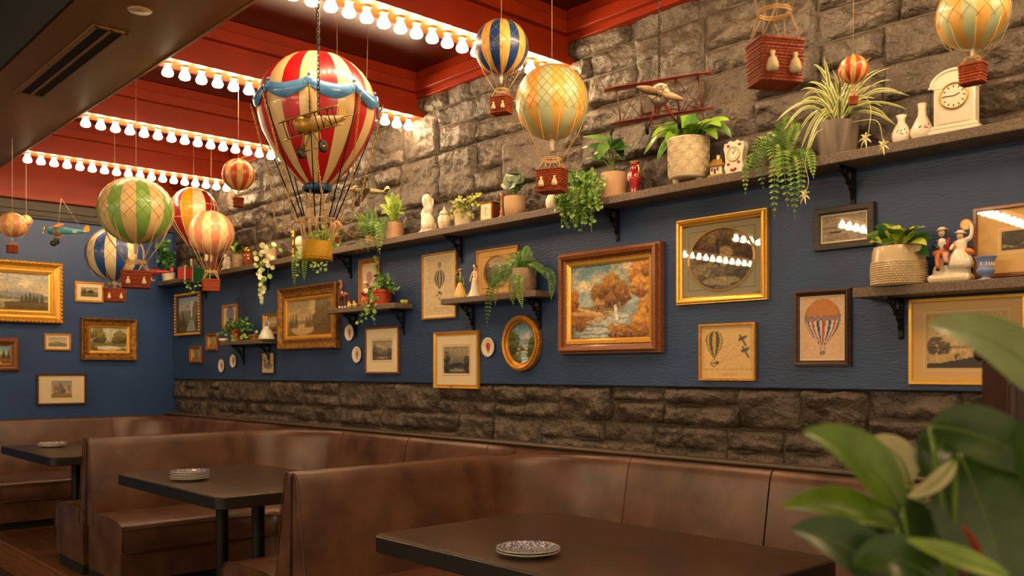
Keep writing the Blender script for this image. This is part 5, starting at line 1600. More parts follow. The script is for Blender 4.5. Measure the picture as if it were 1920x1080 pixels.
o = thing('shelf_clock', p, 'mahogany shelf clock behind the pink striped balloon', 'clock', RW)
MB().box((0, 0, .10), (.13, .08, .20), bev=.006).build('case', M_CLKW, o, smooth=False)
m = MB(); m.prism([(.075 * math.cos(math.pi * i / 12), .20 + .05 * math.sin(math.pi * i / 12)) for i in range(13)], -.042, .042); m.build('arched_top', M_CLKW, o, smooth=False)
dial(o, (0, -.042, .15), .042, rim=M_BRASS)
p = on_shelf(426, XW - .11)
o = thing('figurine', p, 'cream and gold figurine group behind the pink striped balloon', 'figurine', RW)
b = MB(); b.box((0, 0, .012), (.14, .07, .024), bev=.008); b.ell((-.03, 0, .06), (.03, .028, .05)); b.ell((-.03, 0, .125), (.02, .02, .025)); b.ell((.035, 0, .05), (.03, .03, .04)); b.ell((.035, 0, .1), (.018, .018, .02))
b.build('body', M_WHITE, o, remesh=.006)
MB().box((0, 0, .004), (.15, .08, .008), bev=.003).build('gold_base', M_GOLDB, o, smooth=False)
# ---- e. pothos in a woven pot, f. amber jar
p = on_shelf(447, XW - .09); s = px(p)
o = thing('potted_plant', p, 'lime and green leafy plant in a cream woven pot, left of the amber jar', 'plant')
pot(o, [(.048, 0), (.056, .05), (.055, .125)], M_WOVEN)
for k, (u, v) in enumerate(((432, 462), (440, 455), (450, 457), (458, 468), (430, 475), (455, 460))):
    e = on_x(u, v, XW - .1 - .02 * (k % 3)); broad_leaf(o, arch(p + Vector((0, 0, .12)), e, .02, 6), .03, [G_LIME, G_MID, G_DARK][k % 3])
p = on_shelf(465, XW - .09)
o = thing('glass_jar', p, 'amber brown glass jar between the woven pot and the variegated trailing plant', 'jar')
M_AMB = mat('amber_glass', '#7a3410', .12, coat=.6, col2='#98480f', ns=20)
MB().lathe([(.04, 0), (.046, .01), (.046, .10), (.036, .12), (.03, .125)], 20).build('body', M_AMB, o)
MB().lathe([(.032, .125), (.036, .13), (.036, .15), (.02, .16), (.012, .17), (.001, .178)], 18).build('lid', M_BRASS, o)
# ---- g. variegated round-leaf trailer
p = on_shelf(508, XW - .09)
o = thing('potted_plant', p, 'cream and green round-leafed plant trailing down over the navy wall', 'plant')
pot(o, [(.045, 0), (.052, .11)], M_POTB)
rg = random.Random(5)
for k in range(54):
    t = k / 53
    v = 458 + 110 * t; u = 497 - 8 * t + (rg.uniform(-18, 18) if v < 520 else rg.uniform(-9, 9) * (1.25 - t))
    if t < .12: u += 12
    x = XW - .07 - (.10 if 470 < v < 512 else .115 if v >= 512 else .04) - rg.uniform(0, .03)
    c = on_x(u, v, x)
    m = MB(); r = .024 * rg.uniform(.7, 1.1) * (1 - .25 * t)
    nd = ((CAMV - c).normalized() + Vector((rg.uniform(-.5, .5), rg.uniform(-.5, .5), rg.uniform(-.2, .6)))).normalized()
    a = nd.cross(Vector((0, 0, 1))).normalized(); b = nd.cross(a)
    m.add([c - o.location - nd * .003] + [c - o.location + (a * math.cos(q) + b * math.sin(q)) * r for q in [2 * math.pi * i / 10 for i in range(10)]], [(0, 1 + i, 1 + (i + 1) % 10) for i in range(10)])
    m.build('leaf', [G_VAR, G_VAR, G_TRAIL][k % 3], o)
for du in (-7, 6):
    MB().tube([q - o.location for q in spl([p + Vector((0, 0, .10)), on_x(500 + du, 462, XW - .16), on_x(497 + du, 505, XW - DEP - .03), on_x(490 + du * .5, 560, XW - DEP - .03)], 6)], .0016, 4).build('vine', G_STEM, o)
# ---- h. brass candlestick and porcelain disc
p = on_shelf(550, XW - .085); s = px(p)
o = thing('candlestick', p, 'tall turned brass candlestick left of the yellow basket', 'candlestick')
H = 52 * s
MB().lathe([(.032, 0), (.034, .006), (.014, .018), (.010, .04), (.018, .05), (.010, .06), (.009, H * .45), (.017, H * .48), (.017, H * .52), (.009, H * .55), (.011, H * .75), (.020, H * .78), (.012, H * .82), (.019, H * .9), (.019, H)], 16).build('stem', M_BRASS, o)
p = on_shelf(562, XW - .07)
o = thing('porcelain_ornament', p, 'cream porcelain ornament beside the brass candlestick', 'ornament', RW)
MB().lathe([(.03, 0), (.034, .006), (.012, .02), (.014, .06), (.034, .10), (.038, .13), (.030, .16), (.014, .172), (.001, .176)], 18).build('body', M_WHITE, o)
MB().lathe([(.035, .094), (.0365, .10), (.036, .106)], 18, cap=False).build('gold_band', M_GOLDB, o)
# ---- i. plants behind the yellow basket
p = on_shelf(602, XW - .085)
o = thing('potted_plant', p, 'bushy trailing plant behind the yellow basket of the giant balloon', 'plant')
pot(o, [(.05, 0), (.06, .09)], M_WHITEM)
for k, (u, v) in enumerate(((560, 470), (575, 440), (590, 432), (610, 430), (628, 438), (640, 450), (645, 462), (636, 470))):
    e = on_x(u, v, XW - .1 - .02 * (k % 3)); vine(o, arch(p + Vector((0, 0, .08)), e, .03, 6), [G_MID, G_FERN][k % 2], 22, .035, .015, 300 + k)
for k, (u, v) in enumerate(((552, 538), (561, 520), (570, 530), (585, 508), (598, 512), (612, 500))):
    lip = on_x(u + 4, 486, XW - DEP - .02); e = on_x(u, v, XW - DEP - .015)
    pth = spl([p + Vector((0, 0, .09)), lip + Vector((0, 0, .03)), e], 6)
    frond(o, pth, .03, G_FERN, 26) if k in (0, 2) else vine(o, pth, G_TRAIL, 18, .03, .014, 330 + k)
# ---- j. hanging fern, k. bright fern in beige pot
def fern(label, u, potprof, mp, fronds, mt, w, x=XSH, z=None, wob=None, n=24, top=None):
    p = on_shelf(u, x, z)
    o = thing('potted_fern', p, label, 'fern')
    pt = pot(o, potprof, mp, wob=wob)
    c = p + Vector((0, 0, potprof[-1][1] - .005))
    for k, f in enumerate(fronds):
        uu, vv, xx = f[:3]; lift = f[3] if len(f) > 3 else .03
        e = on_x(uu, vv, xx)
        if len(f) > 4:
            pth = spl([c, on_x(f[4], f[5], f[6]), e], 8)
        else:
            pth = arch(c, e, lift, 10)
        frond(o, pth, w * (f[7] if len(f) > 7 else 1), mt[k % len(mt)], n)
    return o
XL = XW - DEP - .02
fern('long hanging fern spilling from the shelf left of the beige pot', 697, [(.04, 0), (.045, .055)], M_POTB,
     [(668, 478, XL, 0, 676, 420, XL), (678, 470, XL - .01, 0, 683, 418, XL), (690, 476, XL, 0, 690, 420, XL), (700, 466, XL - .01, 0, 699, 415, XL), (708, 474, XL, 0, 706, 418, XL), (716, 462, XL, 0, 713, 415, XL), (722, 440, XL, 0, 718, 408, XL),
      (672, 400, XW - .15, .02), (690, 388, XW - .12, .02), (705, 393, XW - .12, .02), (665, 430, XL, 0, 672, 405, XL), (712, 478, XL - .02, 0, 709, 420, XL - .01)], [G_FERND, G_FERN], .034, n=20)
fern('bright yellow-green fern in a plain beige pot left of the white dog', 740, [(.054, 0), (.058, .02), (.060, .115)], M_POTB,
     [(711, 385, XW - .15, .04), (722, 368, XW - .12, .04), (735, 360, XW - .1, .03), (748, 362, XW - .12, .03), (758, 372, XW - .1, .04), (762, 392, XW - .12, .04), (714, 402, XW - .18, .05), (730, 378, XW - .17, .03), (745, 380, XW - .18, .03), (757, 404, XW - .17, .05), (726, 372, XW - .06, .02), (752, 376, XW - .06, .02), (740, 366, XW - .15, .02)], [G_FERNB, G_FERNB, G_FERN], .026, n=16)
# ---- l. white spaniel
p = on_shelf(801, XW - .085); s = px(p)
o = thing('dog_figurine', p, 'white glazed seated spaniel figurine', 'figurine', RW - .1)
H = 76 * s
b = MB()
b.box((0, 0, H * .03), (H * .46, H * .30, H * .06), bev=.006)
b.ell((.03 * H, 0, H * .26), (H * .22, H * .16, H * .24)); b.ell((-.05 * H, 0, H * .46), (H * .15, H * .13, H * .22)); b.ell((.04 * H, 0, H * .62), (H * .13, H * .12, H * .18))
b.ell((-.02 * H, 0, H * .85), (H * .14, H * .125, H * .135)); b.ell((-.14 * H, 0, H * .81), (H * .07, H * .065, H * .06))
for sy in (-1, 1): b.ell((.04 * H, sy * .12 * H, H * .77), (H * .065, H * .03, H * .13)); b.ell((-.13 * H, sy * .06 * H, H * .24), (H * .05, H * .045, H * .2)); b.ell((-.17 * H, sy * .06 * H, H * .08), (H * .07, H * .045, H * .03)); b.ell((.10 * H, sy * .12 * H, H * .17), (H * .13, H * .06, H * .12))
b.build('body', M_WHITE, o, remesh=.0045)
MB().ell((-.205 * H, 0, H * .825), (H * .022, H * .025, H * .018), nu=8, nv=6).build('nose', MBLK, o)
for sy in (-1, 1): MB().ell((-.14 * H, sy * .06 * H, H * .885), H * .016, nu=8, nv=6).build('eye', MBLK, o)
# ---- m. ginger jar
p = on_shelf(833, XW - .085); s = px(p)
o = thing('ginger_jar', p, 'small white lidded ginger jar right of the white dog', 'jar')
M_FLOR = mat('gold_flower_glaze', '#ece0c4', .15, col2='#c8963c', ns=55, nd=2, ramp=(.62, .68), coat=.5)
MB().lathe([(8 * s, 0), (9 * s, .006), (11.5 * s, 8 * s), (12.5 * s, 16 * s), (12 * s, 24 * s), (9 * s, 29 * s)], 22).build('body', M_FLOR, o)
MB().lathe([(10.5 * s, 29 * s), (10 * s, 31 * s), (7 * s, 36 * s), (2.5 * s, 38 * s), (2 * s, 39 * s), (3 * s, 41 * s), (.4 * s, 45 * s)], 22).build('lid', M_FLOR, o)
# ---- n. variegated ivy
p = on_shelf(868, XW - .09); s = px(p)
o = thing('potted_ivy', p, 'pale variegated ivy spilling from a beige pot', 'plant')
pot(o, [(.05, 0), (.056, .10)], M_POTW)
for k, (u, v) in enumerate(((840, 378), (848, 392), (845, 410), (858, 372), (868, 380), (862, 420), (880, 372), (892, 366), (905, 362), (870, 400), (885, 405), (852, 404), (842, 418), (876, 388), (896, 384))):
    e = on_x(u, v, XW - .11 - .015 * (k % 4)); vine(o, arch(p + Vector((0, 0, .1)), e, .025, 6), [G_IVY, G_IVY, G_LIME][k % 3], 15, .024, .011, 400 + k)
# ---- o. carriage clock, p. wooden candlestick
p = on_shelf(919, XW - .08); s = px(p)
o = thing('carriage_clock', p, 'small square brass and wood clock beside the wooden candlestick', 'clock', RW + .15)
h = 36 * s
MB().box((0, .005, h * .5), (h * .82, h * .62, h * .94), bev=.003).build('case', M_CLKW, o, smooth=False)
for zz in (.02, .98): MB().box((0, 0, h * zz), (h * .92, h * .74, h * .05), bev=.002).build('brass_plate', M_BRASS, o, smooth=False)
MB().box((0, -h * .31, h * .5), (h * .74, .006, h * .86)).build('brass_front', M_GOLDB, o, smooth=False)
MB().box((0, -h * .325, h * .5), (h * .62, .004, h * .74)).build('face_plate', M_DIAL, o, smooth=False)
dial(o, (0, -h * .335, h * .52), h * .25, ha=(3.2, .1))
p = on_shelf(941, XW - .115); s = px(p)
o = thing('candlestick', p, 'turned honey-wood candlestick beside the small square clock', 'candlestick')
H = 48 * s
MB().lathe([(7 * s, 0), (7.5 * s, 2 * s), (4 * s, 5 * s), (3 * s, 9 * s), (4.5 * s, 13 * s), (2.2 * s, 16 * s), (2 * s, 24 * s), (3.6 * s, 27 * s), (2.2 * s, 30 * s), (2.4 * s, 38 * s), (4.2 * s, 42 * s), (4.5 * s, 45 * s), (3.5 * s, H)], 16).build('stem', mat_wood('honey_turned_wood', '#8a5a22', '#a87434', .4, 20, (8, 8, 1), .1, coat=.3), o)
# ---- q. ribbed pot with silver-leaf plant
p = on_shelf(965, XW - .088); s = px(p)
o = thing('potted_plant', p, 'silver-leafed plant in a ribbed beige pot', 'plant')
pot(o, [(14 * s, 0), (18 * s, 3 * s), (20 * s, 18 * s), (20.5 * s, 38 * s)], M_POTR, 48, wob=lambda a, z: 1 + (.018 * math.sin(a * 24) if z > .04 else 0))
c = p + Vector((0, 0, 37 * s))
for k, (u, v, ln, w) in enumerate(((940, 345, .02, 10), (948, 326, .03, 12), (965, 318, .03, 13), (982, 330, .02, 11), (987, 350, .02, 10), (955, 340, .03, 11), (975, 345, .03, 11), (962, 355, .01, 9))):
    e = on_x(u, v, XW - .1 - .03 * (k % 3)); mid = c.lerp(e, .35) + Vector((0, 0, .02))
    MB().tube([q - o.location for q in bez(c, c.lerp(mid, .5) + Vector((0, 0, .02)), mid, 5)], .002, 5).build('stem', G_STEM, o)
    broad_leaf(o, bez(mid, mid.lerp(e, .5) + Vector((0, 0, .03)), e, 8), w * 1.35 * s, G_SILV if k in (0, 1, 2, 5) else G_DARK, heart=True)
# ---- r. white vase behind the basket
p = on_shelf(1034, XW - .085); s = px(p)
o = thing('vase', p, 'small white flowered vase below the mint balloon\'s basket', 'vase')
MB().lathe([(7 * s, 0), (9 * s, 2 * s), (11.5 * s, 12 * s), (11 * s, 20 * s), (7 * s, 28 * s), (5 * s, 32 * s), (6.5 * s, 36 * s), (5 * s, 36 * s)], 20).build('body', M_WHITE, o)
MB().ell((-2 * s, -10.8 * s, 16 * s), (4 * s, 1.2 * s, 4 * s), nu=8, nv=6).build('painted_flowers', mat('vase_flower_blue', '#5a6a8a', .3), o)
# ---- s. large trailing bush
p = on_shelf(1085, XW - .088); s = px(p)
o = thing('potted_plant', p, 'thick small-leafed green plant trailing over the shelf edge', 'plant')
pot(o, [(24 * s, 0), (28 * s, 34 * s)], M_WHITEM)
rg = random.Random(21)
for k in range(34):
    u = 1046 + 76 * (k / 33) + rg.uniform(-4, 4); v = rg.uniform(385, 436) if 1050 < u < 1115 else rg.uniform(365, 410)
    top = on_x(u + rg.uniform(-6, 6), rg.uniform(318, 340), XW - .10 - rg.uniform(0, .10)); lip = on_x(u, 365, XL - rg.uniform(0, .04)); e = on_x(u, v, XL - rg.uniform(0, .03))
    vine(o, spl([p + Vector((0, 0, 34 * s)), top, lip, e], 5), [G_TRAIL, G_FERN, G_MID, G_TRAIL][k % 4], 34, .022, .0105, 500 + k)
# ---- t. philodendron in beige pot
p = on_shelf(1152, XW - .088); s = px(p)
o = thing('potted_plant', p, 'dark heart-leafed plant in a plain beige pot beside the red vase', 'plant')
pot(o, [(24 * s, 0), (25 * s, 2 * s), (25.5 * s, 47 * s)], M_POTB)
c = p + Vector((0, 0, 46 * s))
for k, (ub, vb, u, v, w) in enumerate(((1135, 262, 1092, 257, 8), (1130, 276, 1090, 278, 9), (1145, 246, 1185, 228, 19), (1140, 282, 1113, 290, 11), (1150, 284, 1183, 280, 15), (1150, 275, 1175, 255, 10), (1133, 302, 1098, 298, 7), (1152, 300, 1172, 300, 9), (1137, 268, 1122, 300, 9), (1150, 262, 1168, 296, 11), (1146, 270, 1150, 240, 8))):
    b = on_x(ub, vb, XW - .10 - .02 * (k % 3)); e = on_x(u, v, XW - .13 - .03 * (k % 3))
    MB().tube([q - o.location for q in bez(c, c.lerp(b, .5) + Vector((0, .01 * (k % 3 - 1), 0)), b, 5)], .0022, 5).build('stem', G_STEM, o)
    broad_leaf(o, bez(b, b.lerp(e, .5) + Vector((0, 0, .015)), e, 8), w * 1.3 * s, G_DARK if k % 4 else G_MID, heart=True)
# ---- u. red and gold vase
p = on_shelf(1190, XW - .10); s = px(p)
o = thing('vase', p, 'ruby red and gold two-handled vase with a painted medallion', 'vase', RW - .4)
M_RUBY = mat('ruby_glaze', '#9a0f14', .15, col2='#c89a3c', ns=30, nd=4, ramp=(.62, .7), coat=.7)
MB().lathe([(9 * s, 0), (9.5 * s, 3 * s), (7 * s, 7 * s), (8 * s, 14 * s), (12 * s, 28 * s), (12 * s, 36 * s), (7 * s, 44 * s), (5.5 * s, 50 * s), (6 * s, 55 * s), (9.5 * s, 60 * s), (8 * s, 60 * s)], 24).build('body', M_RUBY, o)
for sg in (-1, 1):
    MB().tube(spl([(sg * 6 * s, 0, 50 * s), (sg * 14 * s, 0, 52 * s), (sg * 17 * s, 0, 42 * s), (sg * 12 * s, 0, 30 * s)], 5), 1.4 * s, 6).build('handle', M_GOLDB, o)
MB().tube([(9.5 * s * math.cos(a), 9.5 * s * math.sin(a), 60 * s) for a in [2 * math.pi * i / 20 for i in range(20)]], .9 * s, 5, closed=True).build('gold_rim', M_GOLDB, o)
MB().ell((-2 * s, -11 * s, 33 * s), (7.5 * s, 2.5 * s, 8.5 * s), nu=14, nv=8).build('medallion', mat('medallion_pink', '#e6cdb4', .25, col2='#b86a6a', ns=80, coat=.4), o)
# ---- v. white patterned pot on feet with a bird's-nest fern
p = on_shelf(1291, XW - .090); s = px(p)
o = thing('potted_plant', p, 'bright strap-leafed plant in a big white patterned pot on little feet', 'plant')
M_PATT = mat('white_relief_pot', '#d9c6a2', .5)
nt = M_PATT.node_tree; wv = nt.nodes.new('ShaderNodeTexBrick'); tc = nt.nodes.new('ShaderNodeTexCoord'); cx = nt.nodes.new('ShaderNodeMapping')
sepn = nt.nodes.new('ShaderNodeSeparateXYZ'); at = nt.nodes.new('ShaderNodeMath'); at.operation = 'ARCTAN2'; cmb = nt.nodes.new('ShaderNodeCombineXYZ'); bp = nt.nodes.new('ShaderNodeBump')
nt.links.new(tc.outputs['Object'], sepn.inputs[0]); nt.links.new(sepn.outputs[0], at.inputs[0]); nt.links.new(sepn.outputs[1], at.inputs[1]); nt.links.new(at.outputs[0], cmb.inputs[0])
zs_ = nt.nodes.new('ShaderNodeMath'); zs_.operation = 'MULTIPLY'; zs_.inputs[1].default_value = 11.0; nt.links.new(sepn.outputs[2], zs_.inputs[0]); nt.links.new(zs_.outputs[0], cmb.inputs[1])
wv.inputs['Scale'].default_value = 3.6; wv.inputs['Mortar Size'].default_value = .03; wv.inputs['Brick Width'].default_value = .9; wv.inputs['Row Height'].default_value = .7
nt.links.new(cmb.outputs[0], wv.inputs['Vector']); bp.inputs['Strength'].default_value = .9; bp.inputs['Distance'].default_value = .006; bp.invert = True
nt.links.new(wv.outputs['Fac'], bp.inputs['Height']); nt.links.new(bp.outputs[0], nt.nodes['Principled BSDF'].inputs['Normal'])
z0 = 9 * s
pt = pot(o, [(33 * s, z0), (36 * s, z0 + 2 * s), (37 * s, z0 + 5 * s), (38.5 * s, z0 + 74 * s), (37.5 * s, z0 + 76 * s)], M_PATT, 40)
gr = MB()
for i in range(5):                                         # raised concentric motifs round the pot
    for k in range(9):
        a0 = 2 * math.pi * (k + .5 * (i % 2)) / 9
        for q in (1.0, .6, .25):
            lp = []
            for (dx, dz) in ((-1, -1), (0, -1), (1, -1), (1, 0), (1, 1), (0, 1), (-1, 1), (-1, 0)):
                a = a0 + dx * q * .30; zz = z0 + (13 + i * 13.5 + dz * q * 5.4) * s; r = (37.35 + (zz - z0) / s * .0215) * s
                lp.append((r * math.cos(a), r * math.sin(a), zz))
            gr.tube(lp, .75 * s, 4, closed=True)
gr.build('relief_pattern', M_PATT, pt, kind='stuff')
for k in range(3):
    a = 2 * math.pi * k / 3 + .5
    MB().lathe([(5 * s, 0), (7 * s, z0 + s)], 12, c=(25 * s * math.cos(a), 25 * s * math.sin(a), 0)).build('pot_foot', M_PATT, o)
c = p + Vector((0, 0, z0 + 72 * s))
for k, (u, v, lift, w) in enumerate(((1207, 290, .07, 8), (1222, 258, .06, 8), (1240, 240, .04, 8), (1262, 222, .03, 9), (1285, 213, .02, 10), (1303, 211, .02, 10), (1330, 228, .03, 9), (1352, 238, .05, 8), (1372, 258, .07, 8), (1368, 226, .04, 7), (1248, 268, .05, 8), (1275, 240, .02, 9), (1316, 236, .03, 9), (1345, 262, .06, 8), (1232, 300, .06, 7), (1300, 232, .02, 9))):
    e = on_x(u, v, XW - .06 - .05 * (k % 4)); strap_leaf(o, arch(c + Vector((0, (u - 1291) * -.0006, 0)), e, lift, 10), w * 1.55 * s, [G_NEST, G_NEST, G_MID][k % 3], nh=(CAMV - e).normalized() * .7 + Vector((0, 0, .7)), fold=.2, point=.6)
# ---- w. cottage ornament
p = on_shelf(1345, XW - .095); s = px(p)
o = thing('cottage_ornament', p, 'little yellow ceramic cottage ornament beside the porcelain clock', 'ornament', RW + .1)
M_CY = mat('cottage_yellow', '#c89a34', .35, col2='#8a8a34', ns=40, coat=.4); M_CR = mat('cottage_thatch', '#b0842c', .4, col2='#8a6420', ns=50, coat=.3, bump=.5, bs=120)
MB().box((0, 0, 4 * s), (34 * s, 22 * s, 8 * s), bev=3 * s).build('base', M_CY, o, smooth=False)
MB().box((0, 0, 16 * s), (24 * s, 15 * s, 18 * s), bev=1.5 * s).build('walls', M_WHITE, o, smooth=False)
m = MB(); m.rings([[(x * w_, y * d_, z) for x, y in ((-1, -1), (1, -1), (1, 1), (-1, 1))] for w_, d_, z in ((15 * s, 10 * s, 22 * s), (15.5 * s, 10.5 * s, 25 * s), (9 * s, 2 * s, 37 * s), (8 * s, 1 * s, 38 * s))], cap0=True, cap1=True); m.build('roof', M_CR, o)
MB().box((2 * s, 0, 40 * s), (6 * s, 5 * s, 9 * s), bev=s).build('chimney', M_WHITE, o, smooth=False)
for x in (-7, 5): MB().box((x * s, -7.7 * s, 17 * s), (4 * s, .8 * s, 6 * s)).build('window', M_WOODR, o, smooth=False)
MB().box((-1 * s, -7.7 * s, 14 * s), (4 * s, .8 * s, 9 * s)).build('door', M_WOODD, o, smooth=False)
# ---- x. porcelain clock
p = on_shelf(1380, XW - .085); s = px(p)
o = thing('porcelain_clock', p, 'white porcelain clock with red roses and a wavy outline', 'clock', RW + .1)
out = [(-18, 0), (18, 0), (17, 8), (20, 16), (17, 26), (18, 40), (21, 52), (19, 62), (14, 61), (8, 66), (0, 63), (-8, 66), (-14, 61), (-19, 62), (-21, 52), (-18, 40), (-17, 26), (-20, 16), (-17, 8)]
m = MB(); m.prism([(x * s, z * s) for x, z in out], -9 * s, 9 * s); m.build('case', M_WHITE, o, smooth=False)
dial(o, (0, -9.2 * s, 40 * s), 12.5 * s, rim=M_GOLDB, ha=(-.4, .5))
M_ROSE = mat('rose_red_glaze', '#a02c24', .25, col2='#4a5a2c', ns=80, ramp=(.55, .62))
for x, z in ((-11, 56), (12, 57), (-11, 22), (10, 24), (0, 10), (3, 12), (-4, 11)): MB().ell((x * s, -9.2 * s, z * s), (3.4 * s, .7 * s, 2.8 * s), nu=9, nv=6).build('rose', M_ROSE, o)
# ---- y. large hanging fern right of the porcelain clock
XG = XW - DEP - .03
fern('large hanging sword fern draped over the shelf beside the spider plant', 1478, [(.05, 0), (.055, .06)], M_POTG,
     [(1397, 368, XG, 0, 1406, 296, XG, .7), (1432, 358, XG, 0, 1424, 284, XG), (1452, 412, XG, 0, 1454, 312, XG, .85), (1478, 394, XG, 0, 1468, 290, XG), (1490, 414, XG - .02, 0, 1488, 318, XG, .8), (1502, 384, XG, 0, 1500, 300, XG, .8), (1408, 322, XG, 0, 1428, 262, XG), (1424, 304, XG - .03, 0, 1446, 256, XG), (1460, 338, XG - .03, 0, 1450, 272, XG),
      (1478, 216, XW - .1, .03), (1452, 236, XW - .14, .04), (1438, 258, XW - .2, .05), (1502, 232, XW - .1, .03), (1514, 322, XG, 0, 1508, 280, XG, .8), (1526, 336, XG - .01, 0, 1516, 285, XG, .7)], [G_FERN, G_FERND, G_FERN], .036, n=19)
# ---- z. spider plant
p = on_shelf(1571, XW - .090); s = px(p)
o = thing('potted_spider_plant', p, 'spider plant with striped leaves in a grey wood-grain pot', 'plant')
pot(o, [(32 * s, 0), (33 * s, 2 * s), (38 * s, 62 * s)], M_POTG, 36)
c = p + Vector((0, 0, 60 * s))
rg = random.Random(33)
tips = [(1500, 170, .06), (1525, 120, .05), (1545, 110, .03), (1560, 130, .03), (1582, 120, .02), (1600, 140, .03), (1632, 108, .04), (1650, 130, .05), (1668, 128, .05), (1690, 175, .07), (1705, 180, .07), (1700, 205, .06), (1680, 235, .06), (1455, 228, .09), (1470, 245, .09), (1475, 290, .11), (1488, 270, .10), (1500, 285, .11), (1512, 282, .10), (1495, 200, .07), (1505, 185, .08), (1515, 155, .05), (1590, 170, .02), (1620, 165, .03), (1640, 185, .04), (1655, 200, .05), (1665, 220, .06), (1510, 300, .10), (1520, 175, .05), (1575, 150, .02), (1645, 160, .04), (1630, 215, .05), (1540, 150, .03), (1672, 150, .05)]
for k, (u, v, lift) in enumerate(tips):
    e = on_x(u, v, XW - .05 - .05 * (k % 5)); 
    b0 = c + Vector((rg.uniform(-.02, .02), rg.uniform(-.03, .03), 0))
    strap_leaf(o, arch(b0, e, lift, 10), 4.2 * s, [G_STRIPE, G_CREAM], nh=(CAMV - e).normalized() * .6 + Vector((0, 0, .6)), fold=.35, cols=4, mi=[1, 0, 0, 1], point=.7)
for k, pts in enumerate((((1530, 250), (1510, 300), (1516, 340), (1508, 368)), ((1610, 180), (1632, 200), (1628, 250), (1622, 262)), ((1640, 225), (1655, 260), (1662, 268), (1655, 275)))):
    path = spl([c] + [on_x(u, v, XG - .01 if k == 0 else XW - .17) for u, v in pts], 6)
    run = MB().tube([q - o.location for q in path], .0013, 4).build('runner', G_CREAM, o)
    e = path[-1]
    for j in range(7):
        a = 2 * math.pi * j / 7; d = Vector((.3 * math.cos(a), math.cos(a), math.sin(a) - .1)) * .034
        strap_leaf(o, arch(e, e + d, .008, 5), .0035, G_CREAM, nh=(CAMV - e).normalized(), fold=.2, name='plantlet_leaf')
# ---- aa, bb. two white vases
def bud_vase(u, prof, label, x):
    p = on_shelf(u, x); s = px(p)
    o = thing('bud_vase', p, label, 'vase')
    MB().lathe([(r * s, z * s) for r, z in prof], 28).build('body', M_WHITE, o)
    fl = MB(); rg = random.Random(u)
    view = (CAMV - p); view.z = 0; view.normalize(); side = Vector((-view.y, view.x, 0))
    r0 = max(r for r, z in prof)
    for k in range(7):
        a = rg.uniform(-.55, .55); zz = prof[0][1] + (prof[3][1] + rg.uniform(-4, 5)) * s
        fl.ell(view * (r0 * .985 * s * math.cos(a)) + side * (r0 * .985 * s * math.sin(a)) + Vector((0, 0, zz)), (1.3 * s, 1.3 * s, 1.6 * s), nu=7, nv=5, mi=k % 2)
    fl.build('painted_flowers', [mat('vase_flower_red', '#a8483c', .3), mat('vase_flower_blue', '#5a6a8a', .3)], o, kind='stuff')
bud_vase(1690, [(12, 0), (14, 3), (17, 14), (17, 22), (12, 35), (7, 42), (6.5, 48), (10, 56), (8, 56)], 'shorter white bud vase painted with blue flowers', XW - .085)
bud_vase(1729, [(14, 0), (17, 4), (21, 15), (20, 24), (13, 38), (8, 48), (7, 60), (8.5, 71), (6.5, 71)], 'taller white bud vase painted with red flowers beside the mantel clock', XW - .085)
# ---- cc. mantel clock
p = on_shelf(1793, XW - .085); s = px(p)
o = thing('mantel_clock', p, 'cream porcelain mantel clock with an arched top', 'clock', RW + .12)
MB().box((0, 0, 5 * s), (88 * s, 42 * s, 10 * s), bev=2 * s).build('plinth', M_WHITE, o, smooth=False)
MB().box((0, 0, 14 * s), (82 * s, 38 * s, 9 * s), bev=3 * s).build('plinth_step', M_WHITE, o, smooth=False)
MB().box((0, 0, 54 * s), (72 * s, 32 * s, 74 * s), bev=2.5 * s).build('case', M_WHITE, o, smooth=False)
m = MB(); m.prism([(-38 * s, 88 * s), (38 * s, 88 * s)] + [(38 * s * math.cos(math.pi * i / 16), 92 * s + 26 * s * math.sin(math.pi * i / 16)) for i in range(17)], -17 * s, 17 * s); m.build('arched_top', M_WHITE, o, smooth=False)
m = MB(); m.tube([(-44 * s, -17 * s, 90 * s)] + [(40 * s * math.cos(math.pi * (1 - i / 16)), -17 * s, 92 * s + 28 * s * math.sin(math.pi * i / 16)) for i in range(17)] + [(44 * s, -17 * s, 90 * s)], 3 * s, 8); m.build('cornice', M_WHITE, o)
MB().box((0, -16.4 * s, 32 * s), (54 * s, 2 * s, 22 * s), bev=.8 * s).build('panel', M_WHITE, o, smooth=False)
dial(o, (0, -16.4 * s, 70 * s), 23 * s, rim=M_BRASS, ha=(1.2, -1.5))
